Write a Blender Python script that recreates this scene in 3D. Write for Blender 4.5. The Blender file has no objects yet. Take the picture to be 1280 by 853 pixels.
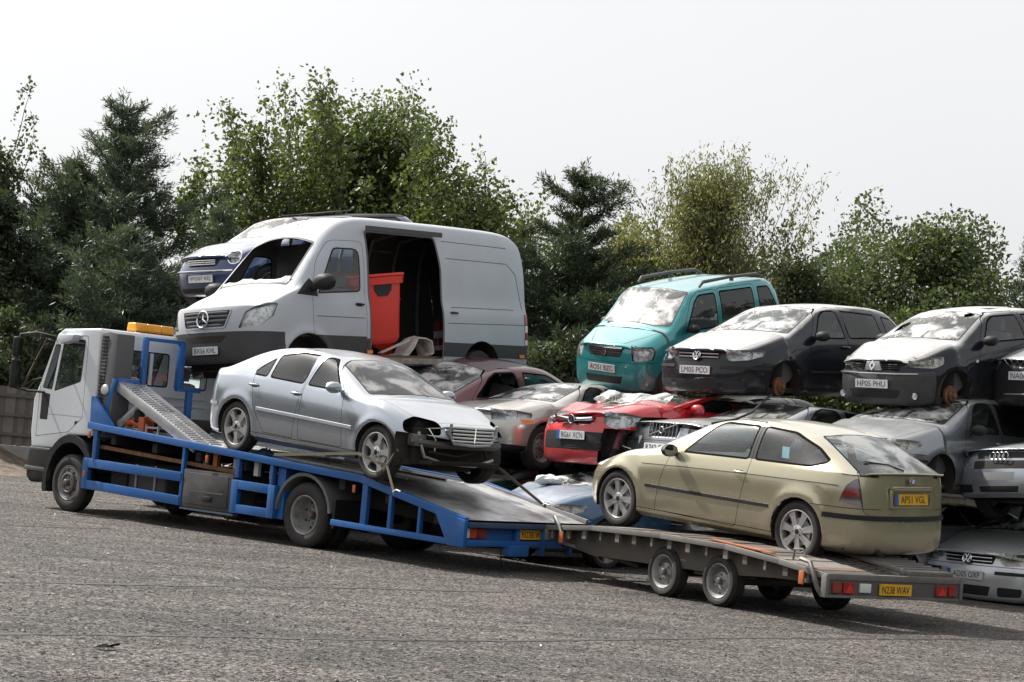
import bpy, bmesh, math, random
import numpy as np
from math import sin, cos, pi, radians, sqrt
from mathutils import Vector, Matrix
R = random.Random(7)
SC = bpy.context.scene
COL = SC.collection

# ------------------------------------------------------------------ camera
CAM_H, CAM_F, CAM_PITCH, CAM_ROLL = 1.6, 2450.0, 2.65, 4.9
cd = bpy.data.cameras.new('camera'); cam = bpy.data.objects.new('camera', cd); COL.objects.link(cam)
cd.sensor_width = 36; cd.lens = CAM_F / 1280 * 36; cd.clip_start = .1; cd.clip_end = 3000
cam.matrix_world = Matrix.Translation((0, 0, CAM_H)) @ Matrix.Rotation(radians(90 + CAM_PITCH), 4, 'X') @ Matrix.Rotation(radians(CAM_ROLL), 4, 'Z')
SC.camera = cam
# ------------------------------------------------------------------ sky and sun
SUN_DIR = Vector((-.76, .55, 1.0)).normalized()
SUN_EL = math.asin(SUN_DIR.z); SUN_AZ = math.atan2(SUN_DIR.x, SUN_DIR.y)
w = bpy.data.worlds.new('World'); SC.world = w; w.use_nodes = True
nt = w.node_tree; nt.nodes.clear()
out = nt.nodes.new('ShaderNodeOutputWorld'); bg = nt.nodes.new('ShaderNodeBackground'); bg.inputs[1].default_value = .042
sky = nt.nodes.new('ShaderNodeTexSky'); sky.sky_type = 'NISHITA'; sky.sun_disc = False
sky.sun_elevation = SUN_EL; sky.sun_rotation = SUN_AZ; sky.air_density = 1.0; sky.dust_density = 6.0
bg2 = nt.nodes.new('ShaderNodeBackground')          # the thin bright cloud layer that whitens the whole sky
tc = nt.nodes.new('ShaderNodeTexCoord'); nz = nt.nodes.new('ShaderNodeTexNoise'); nz.inputs['Scale'].default_value = 2.2; nz.inputs['Detail'].default_value = 6
cr = nt.nodes.new('ShaderNodeValToRGB')
cr.color_ramp.elements[0].position = .30; cr.color_ramp.elements[0].color = (.80, .81, .83, 1)
cr.color_ramp.elements[1].position = .70; cr.color_ramp.elements[1].color = (.86, .86, .86, 1)
nt.links.new(tc.outputs['Generated'], nz.inputs['Vector']); nt.links.new(nz.outputs['Fac'], cr.inputs['Fac']); nt.links.new(cr.outputs[0], bg2.inputs[0])
bg2.inputs[1].default_value = .545
mx = nt.nodes.new('ShaderNodeAddShader')
hs = nt.nodes.new('ShaderNodeHueSaturation'); hs.inputs['Saturation'].default_value = .25; nt.links.new(sky.outputs[0], hs.inputs['Color'])   # thin cloud scatters the blue out
nt.links.new(hs.outputs[0], bg.inputs[0]); nt.links.new(bg.outputs[0], mx.inputs[0]); nt.links.new(bg2.outputs[0], mx.inputs[1]); nt.links.new(mx.outputs[0], out.inputs[0])
sd = bpy.data.lights.new('sun', 'SUN'); sun = bpy.data.objects.new('sun', sd); COL.objects.link(sun)
sd.energy = 5.0; sd.angle = radians(.6); sd.color = (1, .96, .90)
sun.rotation_euler = SUN_DIR.to_track_quat('Z', 'Y').to_euler()
vs = SC.view_settings; vs.view_transform = 'Standard'; vs.look = 'None'; vs.exposure = .58; vs.gamma = 1; vs.use_curve_mapping = False
SC.cycles.max_bounces = 8; SC.cycles.transparent_max_bounces = 16; SC.cycles.caustics_reflective = False; SC.cycles.caustics_refractive = False
SC.cycles.sample_clamp_indirect = 4

# ------------------------------------------------------------------ materials
MATS = {}
def nodes(name):
    m = bpy.data.materials.new(name); m.use_nodes = True; t = m.node_tree; t.nodes.clear()
    o = t.nodes.new('ShaderNodeOutputMaterial'); return m, t, o
def rgba(c): return (c[0], c[1], c[2], 1)
def noise(t, scale, detail=4, rough=.6, vec=None, dist=0):
    n = t.nodes.new('ShaderNodeTexNoise'); n.inputs['Scale'].default_value = scale; n.inputs['Detail'].default_value = detail
    n.inputs['Roughness'].default_value = rough; n.inputs['Distortion'].default_value = dist
    if vec is None:
        g = t.nodes.new('ShaderNodeTexCoord'); vec = g.outputs['Object']
    t.links.new(vec, n.inputs['Vector']); return n.outputs['Fac']
def ramp(t, fac, stops):
    r = t.nodes.new('ShaderNodeValToRGB'); e = r.color_ramp.elements
    while len(e) < len(stops): e.new(.5)
    for i, (p, c) in enumerate(stops): e[i].position = p; e[i].color = rgba(c) if hasattr(c, '__len__') else (c, c, c, 1)
    t.links.new(fac, r.inputs[0]); return r.outputs[0]
def mixc(t, fac, a, b, mode='MIX'):
    n = t.nodes.new('ShaderNodeMixRGB'); n.blend_type = mode
    for i, v in ((0, fac), (1, a), (2, b)):
        if hasattr(v, 'links') or hasattr(v, 'is_linked'): t.links.new(v, n.inputs[i])
        elif i == 0: n.inputs[0].default_value = v
        else: n.inputs[i].default_value = rgba(v)
    return n.outputs[0]
def mat(name, col, rough=.5, metal=0, coat=0, dirt=.25, dirtcol=(.16, .14, .12), dscale=3.0, bump=0, bscale=40, spec=.5, col2=None, cscale=8):
    if name in MATS: return MATS[name]
    m, t, o = nodes(name); b = t.nodes.new('ShaderNodeBsdfPrincipled')
    base = rgba(col)
    c = None
    if col2 is not None: c = mixc(t, ramp(t, noise(t, cscale, 5), [(.35, 0), (.65, 1)]), col, col2)
    if dirt > 0:
        f = ramp(t, noise(t, dscale, 8, .65), [(.42, 0), (.78, dirt)])
        c = mixc(t, f, c if c is not None else col, dirtcol)
        rr = t.nodes.new('ShaderNodeMath'); rr.operation = 'MULTIPLY_ADD'; t.links.new(f, rr.inputs[0]); rr.inputs[1].default_value = .8; rr.inputs[2].default_value = rough
        t.links.new(rr.outputs[0], b.inputs['Roughness'])
    else: b.inputs['Roughness'].default_value = rough
    if c is not None: t.links.new(c, b.inputs['Base Color'])
    else: b.inputs['Base Color'].default_value = base
    b.inputs['Metallic'].default_value = metal; b.inputs['Specular IOR Level'].default_value = spec
    b.inputs['Coat Weight'].default_value = coat; b.inputs['Coat Roughness'].default_value = .12
    if bump > 0:
        bp = t.nodes.new('ShaderNodeBump'); bp.inputs['Strength'].default_value = bump; bp.inputs['Distance'].default_value = .01
        t.links.new(noise(t, bscale, 4), bp.inputs['Height']); t.links.new(bp.outputs[0], b.inputs['Normal'])
    t.links.new(b.outputs[0], o.inputs[0]); MATS[name] = m; return m
TOP_GLARE = .42  # strength of the sky glare painted on upward faces
def paint(name, col, metal=.35, rough=.34, coat=.8, dirt=.35, dirtcol=(.20, .18, .155), dust_glare=None):
    """car paint: flake base under a coat, grime film gathering low on the body, sky glare painted on the tops, dark trim on the inside faces"""
    dirt *= .6 if max(col) > .1 else .35
    if name in MATS: return MATS[name]
    m, t, o = nodes(name); b = t.nodes.new('ShaderNodeBsdfPrincipled')
    g = t.nodes.new('ShaderNodeTexCoord'); sp = t.nodes.new('ShaderNodeSeparateXYZ'); t.links.new(g.outputs['Object'], sp.inputs[0])
    f1 = ramp(t, noise(t, 2.3, 5, .6), [(.40, 0), (.80, dirt)])
    low = t.nodes.new('ShaderNodeMapRange'); t.links.new(sp.outputs[2], low.inputs[0]); low.inputs[1].default_value = .62; low.inputs[2].default_value = .18; low.inputs[3].default_value = 0; low.inputs[4].default_value = .45 if max(col) > .1 else .22
    f2 = t.nodes.new('ShaderNodeMath'); f2.operation = 'MULTIPLY'; t.links.new(low.outputs[0], f2.inputs[0]); t.links.new(ramp(t, noise(t, 9, 6, .7), [(.3, .2), (.7, 1)]), f2.inputs[1])
    f = t.nodes.new('ShaderNodeMath'); f.operation = 'ADD'; f.use_clamp = True; t.links.new(f1, f.inputs[0]); t.links.new(f2.outputs[0], f.inputs[1])
    # bright sky reflection painted as a pale tone on whatever faces up
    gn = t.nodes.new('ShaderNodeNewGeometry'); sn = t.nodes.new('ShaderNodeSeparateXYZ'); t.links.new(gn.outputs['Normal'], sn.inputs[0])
    um = t.nodes.new('ShaderNodeMapRange'); t.links.new(sn.outputs[2], um.inputs[0]); um.inputs[1].default_value = .66; um.inputs[2].default_value = .90; um.inputs[3].default_value = 0; um.inputs[4].default_value = dust_glare if dust_glare is not None else (.80 if max(col) < .06 else TOP_GLARE)
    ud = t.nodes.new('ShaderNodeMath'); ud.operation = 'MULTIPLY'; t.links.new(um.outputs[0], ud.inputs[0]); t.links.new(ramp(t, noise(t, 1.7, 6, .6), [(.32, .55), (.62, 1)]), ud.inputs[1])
    fk = ramp(t, noise(t, 900, 1), [(.3, .88), (.7, 1.1)])
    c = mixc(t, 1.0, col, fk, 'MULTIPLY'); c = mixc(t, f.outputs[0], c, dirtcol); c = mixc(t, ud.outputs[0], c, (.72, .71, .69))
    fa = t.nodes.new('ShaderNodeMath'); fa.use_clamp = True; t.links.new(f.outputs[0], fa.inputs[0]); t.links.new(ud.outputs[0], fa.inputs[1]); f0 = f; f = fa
    t.links.new(c, b.inputs['Base Color'])
    mm = t.nodes.new('ShaderNodeMath'); mm.operation = 'MULTIPLY_ADD'; t.links.new(f.outputs[0], mm.inputs[0]); mm.inputs[1].default_value = -metal; mm.inputs[2].default_value = metal; t.links.new(mm.outputs[0], b.inputs['Metallic'])
    rr = t.nodes.new('ShaderNodeMath'); rr.operation = 'MULTIPLY_ADD'; rr.use_clamp = True; t.links.new(f.outputs[0], rr.inputs[0]); rr.inputs[1].default_value = .5; rr.inputs[2].default_value = rough; t.links.new(rr.outputs[0], b.inputs['Roughness'])
    cw = t.nodes.new('ShaderNodeMath'); cw.operation = 'MULTIPLY_ADD'; cw.use_clamp = True; t.links.new(f.outputs[0], cw.inputs[0]); cw.inputs[1].default_value = -.5; cw.inputs[2].default_value = min(1, coat + .15); t.links.new(cw.outputs[0], b.inputs['Coat Weight'])
    b.inputs['Coat Roughness'].default_value = .06; b.inputs['Coat IOR'].default_value = 1.36 if max(col) < .06 else 1.55; b.inputs['Specular IOR Level'].default_value = .08 if max(col) < .06 else .45
    bp = t.nodes.new('ShaderNodeBump'); bp.inputs['Strength'].default_value = .05; bp.inputs['Distance'].default_value = .02
    t.links.new(noise(t, 3.5, 2), bp.inputs['Height']); t.links.new(bp.outputs[0], b.inputs['Normal'])
    ge = t.nodes.new('ShaderNodeNewGeometry'); d = t.nodes.new('ShaderNodeBsdfDiffuse'); d.inputs[0].default_value = (.12, .12, .12, 1)
    mxs = t.nodes.new('ShaderNodeMixShader'); t.links.new(ge.outputs['Backfacing'], mxs.inputs[0]); t.links.new(b.outputs[0], mxs.inputs[1]); t.links.new(d.outputs[0], mxs.inputs[2])
    t.links.new(mxs.outputs[0], o.inputs[0]); MATS[name] = m; return m
def glass(name, tint=(.45, .52, .50), dust_glare=.10, crack=0):
    if name in MATS: return MATS[name]
    m, t, o = nodes(name)
    tr = t.nodes.new('ShaderNodeBsdfTransparent'); tr.inputs[0].default_value = rgba(tint)
    gl = t.nodes.new('ShaderNodeBsdfGlossy'); gl.inputs['Roughness'].default_value = .03
    fr = t.nodes.new('ShaderNodeFresnel'); gb = t.nodes.new('ShaderNodeNewGeometry'); io = t.nodes.new('ShaderNodeMapRange')   # a thin pane: the same reflection from either side
    ior = 1.85 if 'screen' in name else 1.65; io.inputs[3].default_value = ior; io.inputs[4].default_value = 1 / ior; t.links.new(gb.outputs['Backfacing'], io.inputs[0]); t.links.new(io.outputs[0], fr.inputs[0])
    gr = t.nodes.new('ShaderNodeBsdfGlossy'); gr.inputs['Roughness'].default_value = .38; gm = t.nodes.new('ShaderNodeMixShader'); gm.inputs[0].default_value = .10
    t.links.new(gl.outputs[0], gm.inputs[1]); t.links.new(gr.outputs[0], gm.inputs[2])
    mx1 = t.nodes.new('ShaderNodeMixShader'); t.links.new(fr.outputs[0], mx1.inputs[0]); t.links.new(tr.outputs[0], mx1.inputs[1]); t.links.new(gm.outputs[0], mx1.inputs[2])
    df = t.nodes.new('ShaderNodeBsdfPrincipled'); df.inputs['Base Color'].default_value = (.68, .68, .66, 1); df.inputs['Roughness'].default_value = .35
    mx2 = t.nodes.new('ShaderNodeMixShader')
    f = ramp(t, noise(t, 2.6, 7, .6, dist=.6), [(.44, dust_glare * .15), (.60, min(.9, dust_glare * 2.6))])  # dusty patches; on windscreens their white also stands in for sky reflection
    if crack:
        v = t.nodes.new('ShaderNodeTexVoronoi'); v.feature = 'DISTANCE_TO_EDGE'; v.inputs['Scale'].default_value = 14
        g = t.nodes.new('ShaderNodeTexCoord'); t.links.new(g.outputs['Object'], v.inputs['Vector'])
        k = ramp(t, v.outputs['Distance'], [(0.01, crack), (.05, 0)])
        k2 = t.nodes.new('ShaderNodeMath'); k2.operation = 'MULTIPLY'; t.links.new(k, k2.inputs[0]); t.links.new(ramp(t, noise(t, 1.7, 3), [(.48, 0), (.6, 1)]), k2.inputs[1])
        a = t.nodes.new('ShaderNodeMath'); a.use_clamp = True; t.links.new(f, a.inputs[0]); t.links.new(k2.outputs[0], a.inputs[1]); f = a.outputs[0]
    t.links.new(f, mx2.inputs[0]); t.links.new(mx1.outputs[0], mx2.inputs[1]); t.links.new(df.outputs[0], mx2.inputs[2])
    t.links.new(mx2.outputs[0], o.inputs[0]); MATS[name] = m; return m
black = lambda: mat('black plastic', (.012, .012, .013), .6, dirt=.10, spec=.35)
seal = lambda: mat('seal black', (.006, .006, .006), .95, dirt=0, spec=.1)
dark = lambda: mat('dark underside', (.02, .018, .016), .85, dirt=.4, dirtcol=(.07, .05, .04))
rubber = lambda: mat('tyre rubber', (.022, .021, .021), .75, dirt=.5, dirtcol=(.10, .09, .08), dscale=6)
alloy = lambda: mat('wheel alloy', (.62, .62, .62), .32, .75, .2, dirt=.35, dscale=8)
steel = lambda: mat('bare steel', (.42, .42, .43), .4, .8, 0, dirt=.4, dscale=10)
chrome = lambda: mat('chrome', (.85, .85, .86), .12, 1, 0, dirt=.15)
rust = lambda: mat('rusty steel', (.16, .075, .04), .8, .2, 0, dirt=.5, dirtcol=(.05, .03, .02), dscale=9, col2=(.28, .14, .07), bump=.3)
cloth = lambda: mat('seat cloth', (.09, .09, .10), .9, dirt=.3)
greyp = lambda: mat('grey plastic', (.09, .09, .095), .6, dirt=.4)

# ------------------------------------------------------------------ mesh helpers
def link(name, me, parent=None, **props):
    o = bpy.data.objects.new(name, me); COL.objects.link(o)
    if parent is not None: o.parent = parent
    for k, v in props.items():
        if v: o[k] = v
    return o
def thing(name, label, cat, loc=(0, 0, 0), rot=(0, 0, 0), group=None):
    o = link(name, None, None, label=label, category=cat, group=group); o.empty_display_size = .3
    o.rotation_mode = 'XYZ'; o.location = loc; o.rotation_euler = rot; return o
class MB:
    def __init__(s): s.v = []; s.f = []; s.mi = []; s.m = []; s.cur = 0
    def mat(s, m):
        if m not in s.m: s.m.append(m)
        s.cur = s.m.index(m); return s
    def add(s, vs, fs, M=None):
        n = len(s.v)
        for p in vs: s.v.append(tuple(M @ Vector(p)) if M is not None else tuple(p))
        for f in fs: s.f.append(tuple(n + i for i in f)); s.mi.append(s.cur)
        return s
    def box(s, x0, x1, y0, y1, z0, z1, M=None):
        vs = [(x, y, z) for z in (z0, z1) for y in (y0, y1) for x in (x0, x1)]
        return s.add(vs, [(0, 2, 3, 1), (4, 5, 7, 6), (0, 1, 5, 4), (2, 6, 7, 3), (0, 4, 6, 2), (1, 3, 7, 5)], M)
    def boxc(s, c, d, M=None):
        return s.box(c[0] - d[0] / 2, c[0] + d[0] / 2, c[1] - d[1] / 2, c[1] + d[1] / 2, c[2] - d[2] / 2, c[2] + d[2] / 2, M)
    def bar(s, a, b, w, h=None, up=(0, 0, 1)):
        a = Vector(a); b = Vector(b); h = h or w; d = (b - a); L = d.length; d.normalize(); u = Vector(up)
        if abs(d.dot(u)) > .98: u = Vector((1, 0, 0))
        sx = d.cross(u).normalized(); uu = sx.cross(d)
        M = Matrix((( d.x, sx.x, uu.x, a.x), (d.y, sx.y, uu.y, a.y), (d.z, sx.z, uu.z, a.z), (0, 0, 0, 1)))
        return s.box(0, L, -w / 2, w / 2, -h / 2, h / 2, M)
    def tube(s, pts, r, n=8, cap=True, closed=False):
        pts = [Vector(p) for p in pts]; k = len(pts); rr = r if hasattr(r, '__len__') else [r] * k
        base = len(s.v); ref = Vector((0, 0, 1))
        for i, p in enumerate(pts):
            if closed: d = pts[(i + 1) % k] - pts[i - 1]
            else: d = pts[min(i + 1, k - 1)] - pts[max(i - 1, 0)]
            d.normalize()
            if abs(d.dot(ref)) > .95: ref = Vector((1, 0, 0)) if abs(d.x) < .9 else Vector((0, 1, 0))
            a = d.cross(ref).normalized(); b = a.cross(d); ref = b
            for j in range(n):
                t = 2 * pi * j / n; s.v.append(tuple(p + a * cos(t) * rr[i] + b * sin(t) * rr[i]))
        for i in range(k if closed else k - 1):
            i2 = (i + 1) % k
            for j in range(n):
                s.f.append((base + i * n + j, base + i * n + (j + 1) % n, base + i2 * n + (j + 1) % n, base + i2 * n + j)); s.mi.append(s.cur)
        if cap and not closed:
            s.f.append(tuple(base + j for j in reversed(range(n)))); s.mi.append(s.cur)
            s.f.append(tuple(base + (k - 1) * n + j for j in range(n))); s.mi.append(s.cur)
        return s
    def cyl(s, a, b, r, n=16, r2=None): return s.tube([a, b], [r, r if r2 is None else r2], n)
    def lathe(s, prof, n=24, M=None, cap0=False, cap1=False):
        """prof: (radius, y) pairs, axis = local y"""
        base = len(s.v); k = len(prof)
        for r, y in prof:
            for j in range(n):
                t = 2 * pi * j / n; p = Vector((r * cos(t), y, r * sin(t)))
                s.v.append(tuple(M @ p if M is not None else p))
        for i in range(k - 1):
            for j in range(n):
                s.f.append((base + i * n + j, base + (i + 1) * n + j, base + (i + 1) * n + (j + 1) % n, base + i * n + (j + 1) % n)); s.mi.append(s.cur)
        if cap0: s.f.append(tuple(base + j for j in range(n))); s.mi.append(s.cur)
        if cap1: s.f.append(tuple(base + (k - 1) * n + j for j in reversed(range(n)))); s.mi.append(s.cur)
        return s
    def prism(s, poly, a0, a1, ax='y', M=None):
        """poly in the other two axes (x,z for y; y,z for x; x,y for z), extruded from a0 to a1"""
        n = len(poly)
        def P(p, a): return (p[0], a, p[1]) if ax == 'y' else ((a, p[0], p[1]) if ax == 'x' else (p[0], p[1], a))
        vs = [P(p, a0) for p in poly] + [P(p, a1) for p in poly]
        fs = [tuple(range(n)), tuple(reversed(range(n, 2 * n)))] + [(i, n + i, n + (i + 1) % n, (i + 1) % n) for i in range(n)]
        return s.add(vs, fs, M)
    def mesh(s, name, smooth=None, bev=0, seg=2):
        me = bpy.data.meshes.new(name); me.from_pydata(s.v, [], s.f)
        for m in s.m: me.materials.append(m)
        if len(s.m) > 1: me.polygons.foreach_set('material_index', s.mi)
        bm = bmesh.new(); bm.from_mesh(me); bmesh.ops.recalc_face_normals(bm, faces=bm.faces)
        if bev > 0:
            es = [e for e in bm.edges if len(e.link_faces) == 2 and e.calc_face_angle(0) > radians(30)]
            bmesh.ops.bevel(bm, geom=es, offset=bev, segments=seg, affect='EDGES', clamp_overlap=True, profile=.6)
        bm.to_mesh(me); bm.free()
        if smooth is not None or bev > 0:
            me.polygons.foreach_set('use_smooth', [True] * len(me.polygons))
            me.set_sharp_from_angle(angle=radians(smooth or 40))
        return me
    def build(s, name, m=None, parent=None, smooth=None, bev=0, seg=2, **props):
        if m is not None and not s.m: s.m = [m]
        return link(name, s.mesh(name, smooth, bev, seg), parent, **props)
def copy_tree(o, parent=None):
    c = o.copy(); COL.objects.link(c)
    if parent is not None: c.parent = parent
    for ch in list(o.children): copy_tree(ch, c)
    return c
def text_mesh(txt, h, w=None, bold=.0, depth=.003, spacing=1.0):
    """flat lettering in the local x (right) / z (up) plane, facing -y"""
    cu = bpy.data.curves.new('lettering', 'FONT'); cu.body = txt; cu.size = 1; cu.align_x = 'CENTER'; cu.align_y = 'CENTER'; cu.offset = bold; cu.space_character = spacing; cu.resolution_u = 3
    ob = bpy.data.objects.new('tmp', cu); COL.objects.link(ob); bpy.context.view_layer.update()
    me = bpy.data.meshes.new_from_object(ob.evaluated_get(bpy.context.evaluated_depsgraph_get())); bpy.data.objects.remove(ob)
    co = np.empty(len(me.vertices) * 3); me.vertices.foreach_get('co', co); co = co.reshape(-1, 3)
    lo, hi = co.min(0), co.max(0); c = (lo + hi) / 2; sy = h / (hi[1] - lo[1]); sx = (w / (hi[0] - lo[0])) if w else sy
    n = np.stack([(co[:, 0] - c[0]) * sx, np.full(len(co), -depth), (co[:, 1] - c[1]) * sy], 1)
    me.vertices.foreach_set('co', n.ravel()); me.update(); return me
# ------------------------------------------------------------------ ground
def ground_mat():
    m, t, o = nodes('worn tarmac chippings'); b = t.nodes.new('ShaderNodeBsdfPrincipled'); g = t.nodes.new('ShaderNodeTexCoord'); v = g.outputs['Object']
    mp = t.nodes.new('ShaderNodeMapping'); mp.inputs['Scale'].default_value = (.35, 1.6, 1); mp.inputs['Rotation'].default_value = (0, 0, radians(-32)); t.links.new(v, mp.inputs[0])
    big = ramp(t, noise(t, .28, 6, .6, v, .4), [(.40, 0), (.58, 1)]); streak = ramp(t, noise(t, 1.0, 7, .7, mp.outputs[0], 1.6), [(.46, 0), (.56, 1)])
    c = mixc(t, big, (.090, .078, .068), (.056, .050, .046)); c = mixc(t, streak, c, (.122, .106, .093))
    # chippings: each stone its own tone
    vo = t.nodes.new('ShaderNodeTexVoronoi'); vo.inputs['Scale'].default_value = 75; t.links.new(v, vo.inputs['Vector'])
    sp = t.nodes.new('ShaderNodeSeparateColor'); t.links.new(vo.outputs['Color'], sp.inputs[0])
    c = mixc(t, 1.0, c, ramp(t, sp.outputs[0], [(0, .55), (.70, 1.0), (.92, 1.45), (1, 2.6)]), 'MULTIPLY')
    vl = t.nodes.new('ShaderNodeTexVoronoi'); vl.inputs['Scale'].default_value = 42; t.links.new(v, vl.inputs['Vector']); s2 = t.nodes.new('ShaderNodeSeparateColor'); t.links.new(vl.outputs['Color'], s2.inputs[0])
    c = mixc(t, 1.0, c, ramp(t, s2.outputs[1], [(0, .66), (.45, .92), (.85, 1.15), (1, 1.7)]), 'MULTIPLY')
    # tar seams and scrub marks
    wv = t.nodes.new('ShaderNodeTexWave'); wv.wave_type = 'BANDS'; wv.bands_direction = 'Y'; wv.inputs['Scale'].default_value = .11; wv.inputs['Distortion'].default_value = 3.0; wv.inputs['Detail'].default_value = 3; wv.inputs['Detail Scale'].default_value = .6
    mp2 = t.nodes.new('ShaderNodeMapping'); mp2.inputs['Rotation'].default_value = (0, 0, radians(-14)); t.links.new(v, mp2.inputs[0]); t.links.new(mp2.outputs[0], wv.inputs['Vector'])
    ln = ramp(t, wv.outputs['Fac'], [(0, .75), (.012, .6), (.03, 0)])
    lk = t.nodes.new('ShaderNodeMath'); lk.operation = 'MULTIPLY'; t.links.new(ln, lk.inputs[0]); t.links.new(ramp(t, noise(t, .5, 4, .6, v), [(.42, 0), (.55, 1)]), lk.inputs[1])
    c = mixc(t, lk.outputs[0], c, (.045, .042, .04)); t.links.new(c, b.inputs['Base Color'])
    t.links.new(ramp(t, s2.outputs[2], [(0, .18), (.20, .22), (.24, .8), (1, .95)]), b.inputs['Roughness']); b.inputs['Specular IOR Level'].default_value = .55
    bp = t.nodes.new('ShaderNodeBump'); bp.inputs['Strength'].default_value = 1.0; bp.inputs['Distance'].default_value = .011; bp.invert = True; t.links.new(vo.outputs['Distance'], bp.inputs['Height'])
    b2 = t.nodes.new('ShaderNodeBump'); b2.inputs['Strength'].default_value = .7; b2.inputs['Distance'].default_value = .02; t.links.new(noise(t, 34, 5, .7, v), b2.inputs['Height']); t.links.new(bp.outputs[0], b2.inputs['Normal'])
    vm = t.nodes.new('ShaderNodeVectorMath'); vm.operation = 'SUBTRACT'; t.links.new(vl.outputs['Color'], vm.inputs[0]); vm.inputs[1].default_value = (.5, .5, .5)
    v2 = t.nodes.new('ShaderNodeVectorMath'); v2.operation = 'SCALE'; t.links.new(vm.outputs[0], v2.inputs[0]); v2.inputs['Scale'].default_value = 1.5
    v3 = t.nodes.new('ShaderNodeVectorMath'); v3.operation = 'ADD'; t.links.new(v2.outputs[0], v3.inputs[0]); t.links.new(b2.outputs[0], v3.inputs[1])
    v4 = t.nodes.new('ShaderNodeVectorMath'); v4.operation = 'NORMALIZE'; t.links.new(v3.outputs[0], v4.inputs[0]); t.links.new(v4.outputs[0], b.inputs['Normal'])
    t.links.new(b.outputs[0], o.inputs[0]); return m
rg = np.random.default_rng(3)
def sheet(name, m, x0, x1, y0, y1, nx, ny, zf, **props):
    xs = np.linspace(x0, x1, nx); ys = np.linspace(y0, y1, ny); X, Y = np.meshgrid(xs, ys); Z = zf(X, Y)
    me = bpy.data.meshes.new(name); vs_ = np.stack([X, Y, Z], -1).reshape(-1, 3)
    fs = [(j * nx + i, j * nx + i + 1, (j + 1) * nx + i + 1, (j + 1) * nx + i) for j in range(ny - 1) for i in range(nx - 1)]
    me.from_pydata(vs_.tolist(), [], fs); me.polygons.foreach_set('use_smooth', [True] * len(fs)); me.materials.append(m); return link(name, me, None, **props)
sheet('ground', ground_mat(), -400, 400, -60, 900, 3, 3, lambda X, Y: X * 0, kind='structure')
soil = mat('dry soil', (.17, .13, .095), .95, dirt=.8, dirtcol=(.05, .038, .03), dscale=2.5, bump=1, bscale=16, col2=(.06, .045, .035), cscale=5)
sheet('soil_verge', soil, -30, 14, 36.2, 38.55, 220, 16, lambda X, Y: .02 + .30 * np.clip((Y - 36.3) / 2.2, 0, 1) ** 1.6 * (1 + .4 * np.sin(X * 1.7) + .3 * np.sin(X * 4.3 + Y)) - .03 * (Y < 36.4), kind='structure')
vg = mat('verge earth', (.07, .062, .045), .95, dirt=.4, bump=.5, bscale=6, col2=(.05, .065, .03), cscale=1.2)
sheet('verge_ground', vg, -60, 60, 38.9, 75, 60, 30, lambda X, Y: .06 + .3 * np.sin(X * .3) ** 2 * 0 + .02 * (Y - 38.9), kind='structure')
# concrete block wall and the board fence on it
fw = thing('concrete_wall', 'low grey concrete wall under the timber fence at left', 'wall')
rr = random.Random(12); cm = [mat('concrete %d' % k, c, .9, dirt=.5, dirtcol=(.12, .11, .10), dscale=4, bump=.4, bscale=30) for k, c in enumerate([(.22, .21, .20), (.26, .25, .235)])]
x = -16.0
while x < 14: 
    L_ = 1.8; b = MB(); b.box(x + .006, x + L_ - .006, 38.55, 38.75, -.05, .50 + rr.uniform(-.008, .008)); b.build('concrete_panel', rr.choice(cm), fw, bev=.01); x += L_
ff = thing('board_fence', 'weathered grey close-board timber fence behind the truck cab', 'fence')
tm = [mat('fence board %d' % k, c, .9, dirt=.5, dirtcol=(.06, .055, .05), dscale=5, bump=.4, bscale=40) for k, c in enumerate([(.15, .135, .12), (.115, .105, .095), (.18, .16, .145)])]
shared = []
for k in range(4):
    for q in range(3): b = MB(); b.box(-.062, .062, -.012, .012, 0, 1.12 + .012 * k); me = b.mesh('board'); me.materials.append(tm[q]); shared.append(me)
x = -16.0; nb = 0
while x < 13 and nb < 290:
    o = link('board', rr.choice(shared), ff); o.location = (x, 38.64 + (.012 if nb % 2 else 0), .51); o.rotation_euler = (0, rr.uniform(-.008, .008), 0); x += .105; nb += 1
for z in (.72, 1.10, 1.48):
    b = MB(); b.box(-16, 13, 38.59, 38.62, z - .03, z + .03); b.build('fence_rail', tm[1], ff)
x = -16.0
while x < 13: b = MB(); b.box(x - .05, x + .05, 38.60, 38.70, 0, 1.72); b.build('fence_post', tm[1], ff); x += 1.8
# ------------------------------------------------------------------ trees
def leaf_mat(name, c0, c1, c2, trans=.35, rough=.5):
    m, t, o = nodes(name); g = t.nodes.new('ShaderNodeTexCoord'); gi = t.nodes.new('ShaderNodeNewGeometry')
    n1 = noise(t, .9, 3, .5, g.outputs['Object']); rnd = gi.outputs['Random Per Island']
    c = ramp(t, n1, [(.34, c0), (.5, c1), (.68, c2)]); c = mixc(t, 1.0, c, ramp(t, rnd, [(0, .82), (.5, 1.1), (1, 1.38)]), 'MULTIPLY')
    p = t.nodes.new('ShaderNodeBsdfPrincipled'); t.links.new(c, p.inputs['Base Color']); p.inputs['Roughness'].default_value = rough; p.inputs['Specular IOR Level'].default_value = .35
    tr = t.nodes.new('ShaderNodeBsdfTranslucent'); t.links.new(mixc(t, 1.0, c, (1.5, 1.55, .7), 'MULTIPLY'), tr.inputs[0])
    mx_ = t.nodes.new('ShaderNodeMixShader'); mx_.inputs[0].default_value = trans; t.links.new(p.outputs[0], mx_.inputs[1]); t.links.new(tr.outputs[0], mx_.inputs[2]); t.links.new(mx_.outputs[0], o.inputs[0]); return m
bark = mat('bark', (.075, .06, .045), .95, dirt=.5, bump=.6, bscale=20)
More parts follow.
